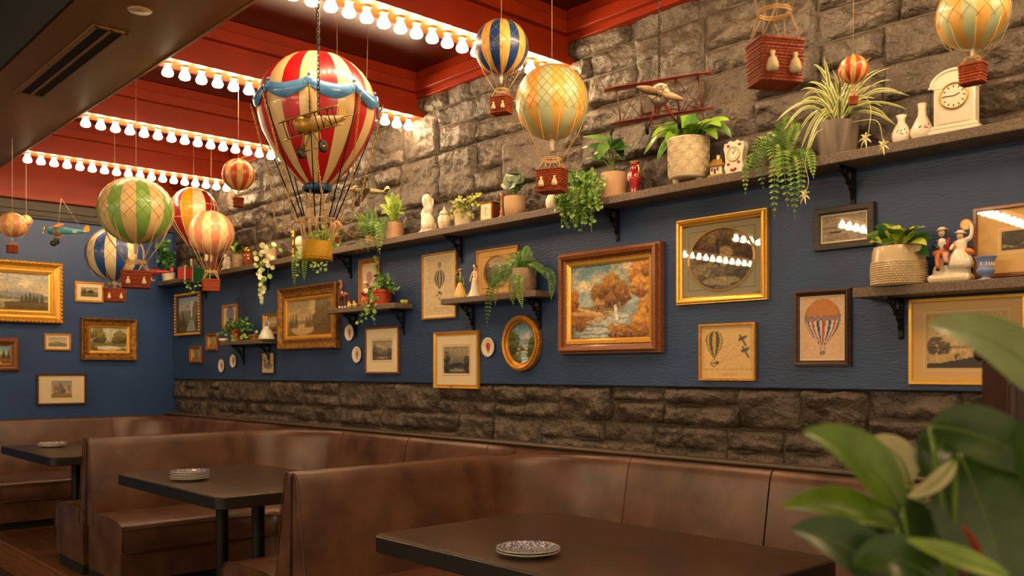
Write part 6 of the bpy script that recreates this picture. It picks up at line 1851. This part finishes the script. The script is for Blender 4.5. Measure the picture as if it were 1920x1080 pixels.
# ================================================================ things on the little shelves
XS2 = XW - .075
def on_small(u, z, x=XS2):
    p = on_x(u, 600, x); p.z = z
    return p
M_SKIN = mat('painted_china_skin', '#e8bd94', .3, coat=.4); M_HAIRB = mat('painted_brown_hair', '#4a2a14', .4, coat=.3); M_HAIRY = mat('painted_fair_hair', '#c8963c', .4, coat=.3)
M_GRN2 = mat('china_green_dress', '#5c7a34', .3, col2='#7a8f3c', ns=30, coat=.4); M_YEL2 = mat('china_yellow_skirt', '#d0aa44', .3, col2='#dcbc60', ns=20, coat=.4); M_PALE = mat('china_pale_blue_dress', '#c8cfc4', .35, col2='#dfe0cc', ns=12, coat=.3); M_BLUD = mat('china_dusk_blue', '#6a86a0', .35, coat=.3)
def lady(label, p, s, H, rz, dress, bodice, hair, skirt, hat=None, arm_up=False, sash=None):
    """china lady: flared pleated skirt, bodice, head with hair, two arms, optional hat"""
    o = thing('lady_figurine', p, label, 'figurine', rz)
    h = H * s
    pl = lambda a, z: 1 + (.07 * math.sin(a * 9 + z * 30)) * max(0, 1 - z / (h * .55))
    MB().lathe([(r * h, z * h) for r, z in skirt], 40, wob=pl).build('skirt', dress, o)
    b = MB(); b.ell((0, 0, .64 * h), (.072 * h, .05 * h, .11 * h)); b.ell((0, -.01 * h, .71 * h), (.085 * h, .05 * h, .05 * h)); b.build('bodice', bodice, o, remesh=.004)
    n = MB(); n.tube([(0, 0, .74 * h), (0, 0, .82 * h)], .026 * h, 8); n.ell((0, -.005 * h, .88 * h), (.045 * h, .05 * h, .062 * h)); n.ell((0, -.052 * h, .872 * h), .010 * h, nu=6, nv=4); n.build('head', M_SKIN, o, remesh=.0022)
    MB().ell((0, .015 * h, .905 * h), (.052 * h, .05 * h, .056 * h)).ell((0, .05 * h, .88 * h), .032 * h).build('hair', hair, o)
    for sg in (-1, 1):
        pts = [(sg * .08 * h, 0, .72 * h), (sg * .14 * h, -.02 * h, .60 * h), (sg * .16 * h, -.05 * h, .47 * h)]
        if arm_up and sg < 0: pts = [(-.08 * h, 0, .72 * h), (-.17 * h, -.02 * h, .74 * h), (-.12 * h, -.02 * h, .88 * h)]
        MB().tube(spl(pts, 4), [.026 * h] * 5 + [.020 * h] * 4, 7).build('arm', bodice if hat else M_SKIN, o)
        MB().ell(pts[-1], .022 * h, nu=8, nv=6).build('hand', M_SKIN, o)
    if hat:
        m = MB(); m.M = Matrix.Translation((-.02 * h, .02 * h, .94 * h)) @ Matrix.Rotation(-.35, 4, 'Y')
        m.lathe([(.13 * h, -.004 * h), (.135 * h, 0), (.06 * h, .012 * h), (.055 * h, .045 * h), (.03 * h, .06 * h), (.001, .062 * h)], 20); m.build('hat', hat, o)
    if sash: MB().lathe([(.06 * h, .535 * h), (.072 * h, .55 * h), (.07 * h, .575 * h)], 16, cap=False).build('sash', sash, o)
    return o
SK = [(.24, 0), (.25, .02), (.22, .12), (.17, .28), (.11, .42), (.065, .54)]
SKN = [(.24, 0), (.23, .02), (.15, .08), (.11, .2), (.095, .36), (.075, .48), (.06, .56)]
# ---- far small shelf
p = on_small(500, Z1, XW - .095); s = px(p)
lady('china lady in a wide pale blue dress on the far small shelf', p, s, 46, RW + .3, M_PALE, M_BLUD, M_HAIRY, [(.33, 0), (.34, .02), (.29, .14), (.22, .32), (.12, .46), (.06, .55)], sash=M_BLUD)
p = on_small(444, Z1); s = px(p)
o = thing('potted_plant', p, 'dark leafy plant in a small orange pot on the far small shelf', 'plant')
pot(o, [(.04, 0), (.05, .085), (.053, .09), (.053, .10)], M_POTO, 20)
for k, (u, v) in enumerate(((414, 615), (418, 628), (424, 606), (432, 600), (442, 598), (452, 596), (462, 600), (470, 606), (476, 612), (478, 622), (428, 622), (456, 632), (466, 620), (410, 624), (448, 612), (438, 640))):
    e = on_x(u, v, XW - .07 - .03 * (k % 4)); vine(o, arch(p + Vector((0, 0, .1)), e, .03, 6), [G_BUSH, G_MID, G_BUSH, G_TRAIL][k % 4], 11, .036, .016, 600 + k)
p = on_small(420, Z1, XW - .10)
o = thing('ceramic_dish', p, 'small white and brown ceramic dish on the left of the far small shelf', 'dish')
MB().lathe([(.03, 0), (.045, .012), (.048, .028), (.044, .028)], 20).build('dish', M_WHITE, o); MB().lathe([(.044, .02), (.001, .024)], 16, cap=False).build('contents', M_HAIRB, o)
p = on_small(476, Z1, XW - .08)
o = thing('trinket_box', p, 'small gilded trinket box beside the pale china lady', 'box', RW)
MB().box((0, 0, .018), (.11, .05, .036), bev=.004).build('body', M_GOLDD, o, smooth=False); MB().box((0, 0, .042), (.115, .055, .012), bev=.005).build('lid', M_GOLD, o, smooth=False)
# ---- shelf with the orange pot
p = on_small(643, Z2, XW - .085); s = px(p)
o = thing('horse_figurine', p, 'glossy brown long-necked horse figurine on the small shelf', 'figurine', RW + .35)
M_HORSE = mat('glazed_chestnut', '#5e2610', .15, col2='#7a3616', ns=20, coat=.8); h = 56 * s
b = MB(); b.ell((.02 * h, 0, .47 * h), (.17 * h, .095 * h, .13 * h)); b.ell((-.08 * h, 0, .56 * h), (.10 * h, .075 * h, .14 * h))
b.tube(spl([(-.08 * h, 0, .6 * h), (-.05 * h, 0, .78 * h), (-.07 * h, 0, .92 * h)], 5), [.085 * h] * 4 + [.07 * h] * 4 + [.06 * h] * 3, 10)
b.ell((-.13 * h, 0, .92 * h), (.11 * h, .045 * h, .055 * h), rot=Matrix.Rotation(-.5, 3, 'Y')); b.ell((-.2 * h, 0, .87 * h), (.05 * h, .035 * h, .035 * h))
for sy in (-1, 1): b.ell((-.05 * h, sy * .03 * h, .995 * h), (.014 * h, .012 * h, .035 * h))
for x, y in ((-.10, -.05), (-.06, .05), (.13, -.05), (.17, .05)):
    b.tube([(x * h, y * h, .45 * h), (x * h - .005, y * h, .24 * h), (x * h, y * h, .03 * h)], [.05 * h, .034 * h, .026 * h], 8)
b.tube(spl([(.17 * h, 0, .52 * h), (.24 * h, 0, .44 * h), (.23 * h, 0, .25 * h)], 4), .028 * h, 7)
b.build('body', M_HORSE, o, remesh=.0035)
for x, y in ((-.10, -.05), (-.06, .05), (.13, -.05), (.17, .05)): MB().lathe([(.036 * h, 0), (.03 * h, .09 * h)], 10, c=(x * h, y * h, 0)).build('hoof', M_WHITE, o)
M_DUCK = mat('duckling_yellow', '#d8a83c', .3, col2='#e6c468', ns=30, coat=.4); M_BEAK = mat('duckling_beak', '#c8601c', .35)
for u, lab in ((655, 'left'), (665, 'right')):
    p = on_small(u, Z2, XW - .11); s = px(p)
    o = thing('duckling_figurine', p, 'tiny yellow duckling figurine, the ' + lab + ' of the pair by the horse', 'figurine', RW + .2, 'pair of duckling figurines')
    b = MB(); b.ell((0, 0, 4.2 * s), (5.4 * s, 3.6 * s, 4.2 * s)); b.ell((-1.6 * s, 0, 10 * s), (2.8 * s, 2.6 * s, 2.8 * s)); b.tube([(-1 * s, 0, 6 * s), (-1.5 * s, 0, 9 * s)], 2 * s, 6); b.ell((5 * s, 0, 6 * s), (2.2 * s, 1.6 * s, 1.4 * s)); b.build('body', M_DUCK, o, remesh=.0025)
    MB().ell((-4.6 * s, 0, 9.6 * s), (2 * s, 1.3 * s, .7 * s), nu=8, nv=5).build('beak', M_BEAK, o)
p = on_small(686, Z2, XW - .075); s = px(p)
o = thing('child_figurine', p, 'red and white china figurine holding flowers beside the orange pot', 'figurine', RW)
M_REDC = mat('china_red_coat', '#b02a1c', .3, coat=.4)
MB().lathe([(11 * s, 0), (11 * s, 2 * s), (9 * s, 12 * s), (5 * s, 24 * s)], 20).build('skirt', M_REDC, o)
b = MB(); b.ell((0, 0, 28 * s), (6 * s, 4.5 * s, 8 * s)); b.build('bodice', M_WHITE, o)
MB().ell((0, -.5 * s, 39 * s), (4.2 * s, 4.4 * s, 5 * s)).build('head', M_SKIN, o); MB().ell((0, 1.2 * s, 41 * s), (4.8 * s, 4.4 * s, 4.8 * s)).build('hair', M_HAIRY, o)
MB().lathe([(8 * s, 0), (8.5 * s, .6 * s), (4 * s, 2 * s), (3 * s, 4.5 * s), (.1 * s, 5 * s)], 16, c=(0, 0, 43 * s)).build('hat', M_WHITE, o)
for sg in (-1, 1): MB().tube(spl([(sg * 5.5 * s, 0, 33 * s), (sg * 8 * s, -2 * s, 27 * s), (sg * 3.5 * s, -6 * s, 25 * s)], 4), 1.7 * s, 6).build('arm', M_WHITE, o)
MB().ell((0, -7 * s, 26 * s), (5 * s, 3 * s, 4 * s)).build('bouquet', M_ROSE, o)
p = on_small(716, Z2, XW - .082); s = px(p)
o = thing('potted_plant', p, 'trailing plant in an orange terracotta pot on the small shelf', 'plant')
pot(o, [(16 * s, 0), (18 * s, 22 * s), (19.5 * s, 23 * s), (19.5 * s, 29 * s)], M_POTO, 30)
c = p + Vector((0, 0, 28 * s))
for k, (u, v) in enumerate(((700, 530), (706, 520), (715, 516), (724, 514), (732, 518), (738, 526), (745, 535), (748, 545), (742, 552), (695, 545), (690, 555), (703, 540), (728, 528), (735, 540))):
    e = on_x(u, v, XW - .07 - .03 * (k % 4)); vine(o, arch(c, e, .03, 6), [G_BUSH, G_BUSH, G_TRAIL][k % 3], 10, .030, .014, 700 + k)
for k, pts in enumerate((((690, 560), (680, 580), (672, 605)), ((696, 565), (686, 590), (678, 612)), ((704, 560), (700, 585), (703, 610)), ((698, 550), (692, 575), (690, 590)), ((704, 500), (708, 490), (706, 478)))):
    vine(o, spl([c] + [on_x(u, v, XSF - .02 if v > 555 and v < 700 else XW - .10) for u, v in pts], 6), G_TRAIL, 16, .026, .013, 730 + k)
for du, lab in ((0, 'left'), (6, 'right')):
    p = on_small(755 + du, Z2, XW - .06 + du * .003); o = thing('green_fruit', p, 'small green ceramic fruit at the end of the shelf, the ' + lab + ' one', 'ornament')
    MB().lathe([(.004, .001), (.012, .002), (.017, .012), (.014, .024), (.004, .027), (.001, .025)], 14).build('fruit', G_LIME, o); MB().tube([(0, 0, .025), (.003, 0, .034)], .0015, 5).build('stalk', M_HAIRB, o)
# ---- shelf with two ladies and a fern
p = on_small(863, Z3, XW - .085); s = px(p)
lady('china lady in a green and yellow gown holding her hat', p, s, 56, RW + .35, M_YEL2, M_GRN2, M_HAIRB, SK, hat=M_WHITEM, arm_up=True, sash=mat('china_teal', '#2c6a6a', .3, coat=.4))
p = on_small(890, Z3, XW - .085); s = px(p)
lady('slender china lady in a long white gown with a train', p, s, 66, RW - .1, M_WHITE, M_WHITE, M_HAIRB, SKN)
lo = bpy.data.objects[[x.name for x in bpy.data.objects if x.name.startswith('lady_figurine')][-1]]
m = MB(); m.rings([[(x * s, y * s * w_, z * s) for y in (-1, -.5, 0, .5, 1)] for x, z, w_ in ((-2, 20, 5), (-8, 10, 7), (-16, 4, 9), (-24, 2.5, 8), (-28, 1.0, 3))], closed=False); m.build('train', M_WHITE, lo)
p = on_small(844, Z3, XW - .10); 
fern('arching fern in a textured grey pot on the small shelf', 982, [(20 * .0031, 0), (21 * .0031, .02), (24 * .0031, .03), (24.5 * .0031, 45 * .0031)], M_POTT,
     [(912, 615, XSF - .03, 0, 925, 530, XSF - .03), (928, 575, XSF - .03, 0, 935, 515, XSF - .02), (918, 560, XSF - .05, 0, 930, 505, XSF - .04), (920, 535, XSF - .06, .07), (980, 580, XSF - .03, 0, 972, 530, XSF - .03), (962, 575, XSF - .05, 0, 962, 525, XSF - .04), (945, 520, XSF - .05, .06), (935, 500, XW - .12, .05), (950, 480, XW - .10, .04), (975, 468, XW - .08, .02), (990, 460, XW - .07, .02), (1000, 470, XW - .07, .02), (1003, 488, XW - .1, .03), (1022, 520, XW - .12, .06), (1038, 540, XW - .14, .08), (1034, 565, XW - .13, 0, 1030, 510, XW - .12), (985, 490, XW - .14, .02), (958, 500, XW - .16, .05), (940, 545, XSF - .06, .08), (970, 545, XSF - .04, .05)],
     [G_FERND, G_FERN, G_FERND], .032, x=XW - .085, z=Z3, n=26)
# ---- right-hand shelf
p = on_small(1685, Z4, XW - .095); s = px(p)
o = thing('potted_plant', p, 'lime heart-leafed plant in a cream pot with a rope-textured lower half', 'plant')
M_POTC = mat('cream_glazed_pot', '#cdb488', .28, col2='#d6c098', ns=8, coat=.4)
pt = pot(o, [(44 * s, 0), (47.5 * s, 3 * s), (48.5 * s, 24 * s), (48 * s, 46 * s), (46.5 * s, 64 * s), (44 * s, 73 * s)], M_POTC, 44)
rp = MB()
for i in range(10):
    zz = (4 + i * 4.3) * s; r = (47.6 + (1.0 if 2 < i < 8 else .4)) * s; n_ = 60
    for k in range(n_):
        a = 2 * math.pi * (k + .5 * (i % 2)) / n_
        rp.ell((r * math.cos(a), r * math.sin(a), zz), (2.4 * s, 2.7 * s, 1.9 * s), nu=5, nv=4)
rp.build('beaded_texture', M_POTC, pt, kind='stuff')
c = p + Vector((0, 0, 70 * s))
for k, (u, v, w, mt) in enumerate(((1622, 442, 13, G_MID), (1640, 425, 15, G_DARK), (1655, 420, 6, G_LIME), (1668, 440, 16, G_LIME), (1690, 425, 16, G_LIME), (1705, 450, 16, G_LIME), (1722, 430, 15, G_MID), (1735, 425, 6, G_LIME), (1748, 450, 14, G_DARK), (1742, 482, 12, G_DARK), (1655, 460, 11, G_MID), (1738, 460, 10, G_LIME), (1680, 452, 13, G_LIME), (1630, 455, 9, G_LIME), (1712, 428, 12, G_LIME), (1674, 430, 12, G_MID))):
    e = on_x(u, v, XW - .10 - .035 * (k % 4)); mid = c.lerp(e, .3) + Vector((0, 0, .012))
    MB().tube([q - o.location for q in (c, mid)], .0022, 5).build('stem', G_STEM, o)
    broad_leaf(o, bez(mid, mid.lerp(e, .5) + Vector((0, 0, .025)), e, 8), w * 1.6 * s, mt, heart=True, fold=.18)
# the seated couple
p = on_small(1783, Z4, XW - .090); s = px(p)
o = thing('couple_figurine', p, 'white china figurine of a seated man and woman, she lifting a tambourine', 'figurine', RW + .05)
M_NAVC = mat('china_navy', '#1c2a4e', .25, coat=.5); M_ORC = mat('china_orange', '#d06a2c', .25, col2='#e08a4c', ns=30, coat=.5); M_PKC = mat('china_pink', '#d8a590', .3, coat=.4)
b = MB(); b.box((0, 0, 8 * s), (76 * s, 40 * s, 16 * s), bev=4 * s); b.ell((0, 3 * s, 24 * s), (35 * s, 17 * s, 20 * s)); b.ell((16 * s, 0, 42 * s), (22 * s, 15 * s, 18 * s)); b.ell((-14 * s, 5 * s, 40 * s), (16 * s, 12 * s, 14 * s))
b.build('rocky_base', M_WHITE, o, remesh=.006)
MB().box((0, -20.3 * s, 8 * s), (62 * s, .8 * s, 1.2 * s)).build('gold_line', M_GOLDB, o, smooth=False)
b = MB(); b.ell((-16 * s, 0, 70 * s), (11 * s, 8 * s, 16 * s)); b.build('man_shirt', M_WHITE, o)
b = MB()
b.ell((-23 * s, 1 * s, 74 * s), (6 * s, 8 * s, 13 * s)); b.tube(spl([(-25 * s, 0, 80 * s), (-29 * s, -5 * s, 68 * s), (-18 * s, -13 * s, 66 * s)], 4), 4.2 * s, 8); b.tube(spl([(-7 * s, 0, 80 * s), (-3 * s, -5 * s, 72 * s), (-8 * s, -13 * s, 67 * s)], 4), 4 * s, 8); b.build('man_jacket', M_NAVC, o, remesh=.004)
b = MB(); b.ell((-16 * s, -5 * s, 57 * s), (16 * s, 12 * s, 7 * s)); b.build('man_kilt', M_ORC, o)
for x, dz in ((-18, 0), (-4, 10)):
    MB().tube(spl([(x * s - 2 * s, -8 * s, 54 * s), (x * s, -19 * s, 50 * s), (x * s + 2 * s, -20 * s, (26 + dz) * s)], 5), [6 * s] * 5 + [4.5 * s] * 5 + [3.6 * s], 8).build('man_leg', M_ORC if x < -10 else M_PKC, o)
    MB().ell((x * s + 2 * s, -22 * s, (24 + dz) * s), (3.4 * s, 5.5 * s, 3 * s)).build('man_shoe', MBLK, o)
def head(x, z, hat, rot=0.0):
    MB().ell((x * s, -2 * s, z * s), (6 * s, 6.4 * s, 7.6 * s)).ell((x * s, -8.2 * s, (z - .8) * s), (1.2 * s, 1.4 * s, 1.6 * s), nu=6, nv=5).build('face', M_SKIN, o)
    MB().ell((x * s, 1.5 * s, (z + .5) * s), (7 * s, 6.2 * s, 7.4 * s)).build('hair', M_HAIRB, o)
    m = MB(); m.M = Matrix.Translation((x * s, 0, (z + 5) * s)) @ Matrix.Rotation(rot, 4, 'Y'); m.lathe([(10.5 * s, 0), (11 * s, 1 * s), (7 * s, 2.6 * s), (6.5 * s, 5 * s), (3 * s, 6.4 * s), (.1 * s, 6.6 * s)], 18); m.build('hat', hat, o)
head(-16, 95, M_WHITE, -.15)
MB().tube([(-4 * s, -14 * s, 62 * s), (1 * s, -12 * s, 84 * s)], [4 * s, 2 * s], 8).build('pipes', M_REDC, o)
b = MB(); b.ell((18 * s, 0, 68 * s), (10.5 * s, 8 * s, 15 * s)); b.tube(spl([(26 * s, 0, 78 * s), (35 * s, -2 * s, 82 * s), (37 * s, -2 * s, 100 * s), (33 * s, -3 * s, 107 * s)], 4), [5 * s] * 4 + [3.8 * s] * 9, 8); b.tube(spl([(10 * s, 0, 76 * s), (5 * s, -8 * s, 68 * s), (3 * s, -13 * s, 60 * s)], 4), 3.6 * s, 8); b.build('woman_blouse', M_WHITE, o, remesh=.004)
sk = MB(); sk.M = Matrix.Translation((17 * s, -4 * s, 30 * s)); sk.lathe([(22 * s, -4 * s), (23 * s, 4 * s), (19 * s, 16 * s), (12 * s, 27 * s), (9 * s, 32 * s)], 36, sy=.8, wob=lambda a, z: 1 + .06 * math.sin(a * 11)); sk.build('woman_skirt', M_WHITE, o)
MB().ell((33 * s, -2 * s, 56 * s), (9 * s, 10 * s, 6 * s), rot=Matrix.Rotation(.5, 3, 'Y')).build('woman_overskirt', M_ORC, o)
MB().ell((8 * s, -4 * s, 66 * s), (3.5 * s, 5 * s, 11 * s)).build('woman_sash', M_ORC, o)
head(17, 86, M_WHITE, .1)
tb = MB(); tb.rings([[(27 * s + q * 10.5 * s * math.cos(2 * math.pi * i / 22), y * s, 106 * s + q * 10.5 * s * math.sin(2 * math.pi * i / 22)) for i in range(22)] for q, y in ((.9, -2), (1, -2.5), (1, 2.5), (.9, 2))], cap0=True, cap1=True); tb.build('tambourine', M_ORC, o)
MB().add([(27 * s + 9 * s * math.cos(2 * math.pi * i / 22), -2.7 * s, 106 * s + 9 * s * math.sin(2 * math.pi * i / 22)) for i in range(22)], [tuple(range(22))]).build('tambourine_skin', M_YEL2, o, smooth=False)
# blue jasper urn
p = on_small(1848, Z4, XW - .10); s = px(p)
o = thing('urn', p, 'small pale blue urn with white relief figures', 'urn')
M_JAS = mat('jasper_blue', '#7c8fc0', .6)
MB().lathe([(13 * s, 0), (13.5 * s, 2 * s), (7 * s, 4 * s), (6 * s, 8 * s), (12 * s, 11 * s), (16 * s, 17 * s), (15.5 * s, 21 * s), (13 * s, 23 * s), (14 * s, 33 * s), (18 * s, 42 * s), (20 * s, 44 * s), (18 * s, 44 * s), (13 * s, 34 * s)], 32, cap=False).build('body', M_JAS, o)
MB().lathe([(13.2 * s, -.2 * s), (14 * s, 1.5 * s), (13.4 * s, 2.2 * s)], 28).build('foot_ring', M_WHITEM, o)
for a in (-2.0, -2.35, -2.7, -1.6, -1.2, 2.9):
    v = Vector((math.cos(a), math.sin(a), 0))
    MB().ell(v * 13.7 * s + Vector((0, 0, 29 * s)), (1.6 * s, 1.6 * s, 5 * s), nu=7, nv=5).build('relief_figure', M_WHITEM, o)

# ================================================================ foreground plant and post
GL = leaf_mat('glossy_foreground_leaf', '#587618', '#6e8c22', .3); GLD = leaf_mat('dark_foreground_leaf', '#2c4416', '#3a561c', .3); GLG = leaf_mat('grey_green_leaf', '#7d8f4e', '#8a9a58', .45); GLB = leaf_mat('bright_foreground_leaf', '#7d9a2c', '#93ae3c', .35); GLP = leaf_mat('pale_leaf_back', '#b5ac7a', '#c8bf92', .5)
M_RSTEM = mat('red_leaf_sheath', '#8a2c14', .45); M_RIBF = mat('leaf_midrib', '#66802e', .4)
T0 = 1.25
base = W(1850, 1300, T0); base.z = -.22
o = thing('foreground_plant', base, 'large glossy rubber plant in the right foreground', 'plant')
stems = [W(1790, 1120, T0), W(1850, 1100, T0 + .05), W(1720, 1130, T0)]
MB().lathe([(.13, 0), (.15, .02), (.17, .30), (.18, .32), (.17, .32)], 28).build('pot', M_WOODD, o)
MB().lathe([(.165, .29), (.1, .30), (.001, .305)], 20, cap=False).build('soil', M_SOIL, o)
top = []
for q in stems:
    MB().tube([v - base for v in bez(base + Vector((0, 0, .3)), (base + q) / 2, q, 8)], .012, 7).build('stem', G_STEM, o)
def fleaf(tip, bs, w, mt, dt=(0, 0), bow=0, fold=.25, ctrl=None, nh=None, name='leaf'):
    a, b = W(bs[0], bs[1], T0 + dt[0]), W(tip[0], tip[1], T0 + dt[1])
    cpx = ctrl or ((bs[0] + tip[0]) / 2, (bs[1] + tip[1]) / 2 - bow)
    cc = W(cpx[0], cpx[1], T0 + (dt[0] + dt[1]) / 2)
    path = bez(a, cc, b, 12)
    n = nh or ((CAMV - cc).normalized() * .9 + Vector((0, 0, .5)))
    lf = broad_leaf(o, path, w * T0 / FPX, mt, nh=n, fold=fold, name=name)
    st = min(stems, key=lambda q: (q - a).length)
    MB().tube([v - base for v in bez(st, (st + a) / 2 + Vector((0, 0, .01)), a, 5)], .004, 5).build('petiole', GL, lf)
    MB().tube([v - base for v in path], [.0018 * (1 - i / 14) for i in range(13)], 5).build('midrib', M_RIBF, lf)
    return lf
fleaf((1742, 610), (2010, 765), 52, GLG, (-.05, -.1), ctrl=(1890, 615), fold=.1)
fleaf((1508, 812), (1690, 950), 50, GL, (0, -.08), ctrl=(1620, 835))
fleaf((1622, 828), (1705, 905), 34, GLP, (.08, .1), ctrl=(1690, 830), fold=.1)
fleaf((1468, 950), (1680, 985), 34, GL, (0, -.05), ctrl=(1575, 925))
fleaf((1483, 995), (1700, 1110), 52, GLD, (-.05, -.1), ctrl=(1590, 1005))
fleaf((1600, 1060), (1770, 1100), 46, GLD, (-.1, -.1), ctrl=(1680, 1020))
fleaf((1985, 900), (1745, 800), 56, GLD, (0, -.05), ctrl=(1850, 800))
fleaf((1745, 905), (1790, 815), 40, GLD, (.06, .06), ctrl=(1745, 830))
fleaf((1895, 1130), (1800, 850), 88, GLD, (.02, -.06), ctrl=(1850, 960), fold=.12)
fleaf((1700, 1012), (1890, 1078), 22, GLB, (-.1, -.14), ctrl=(1790, 1045))
fleaf((1650, 930), (1770, 1090), 70, GLD, (.04, .02), ctrl=(1690, 1000), fold=.15)
fleaf((1702, 932), (1790, 862), 16, GLP, (-.02, -.04), ctrl=(1760, 915), fold=.1)
fleaf((1960, 1000), (1840, 1100), 70, GLD, (.05, .0), ctrl=(1890, 1000))
fleaf((1990, 720), (1950, 950), 34, GLD, (-.05, -.1), ctrl=(1925, 830), fold=.1)
fleaf((1620, 1000), (1740, 940), 42, GLD, (.08, .06), ctrl=(1690, 950))
MB().tube([v - base for v in bez(W(1842, 1070, T0 - .08), W(1835, 1015, T0 - .1), W(1803, 985, T0 - .1), 8)], [.0062, .0066, .0066, .006, .0054, .0046, .0038, .003, .002], 7).build('leaf_sheath', M_RSTEM, o)

q = W(1915, 800, 1.9)
o = thing('wooden_post', (q.x, q.y, -.22), 'dark red-brown wooden post at the right edge behind the rubber plant', 'post', RW + .83)
M_POST = mat_wood('dark_mahogany_post', '#2e140c', '#45200f', .35, 8, (10, 10, 1), .1, coat=.2)
zt = 1.385 + .22
MB().box((0, 0, zt / 2), (.115, .115, zt), bev=.008).build('shaft', M_POST, o, smooth=False)
for sg in (-1, 1): MB().box((sg * .05, -.05, zt / 2), (.012, .03, zt - .1), bev=.004).build('moulding', M_POST, o, smooth=False)
MB().box((0, 0, zt + .012), (.14, .14, .03), bev=.008).build('cap', M_POST, o, smooth=False)

# ================================================================ out-of-frame globe lamps, added as fill light for the soffit and booths
M_FILL_GLOBE = mat('fill_light_globe', '#ffffff', .4, emit=(1.0, .725, .42), es=18.0)
for i, (x, y, w_) in enumerate(((-1.3, -1.4, 'farthest behind the camera'), (-1.3, .3, 'in the middle of its row'), (-1.3, 2.0, 'nearest the booths'))):
    o = thing('added_fill_lamp', (x, y, 2.25), 'added fill-light globe over the lower floor, ' + w_, 'lamp', group='added fill lights over the lower floor')
    MB().ell((0, 0, 0), .13, nu=20, nv=12).build('globe', M_FILL_GLOBE, o)
    MB().lathe([(.05, .115), (.05, .15), (.02, .17)], 16).build('fitter', M_BRASS, o)
    MB().tube([(0, 0, .16), (0, 0, 1.36)], .006, 6).build('cord', M_IRON, o)
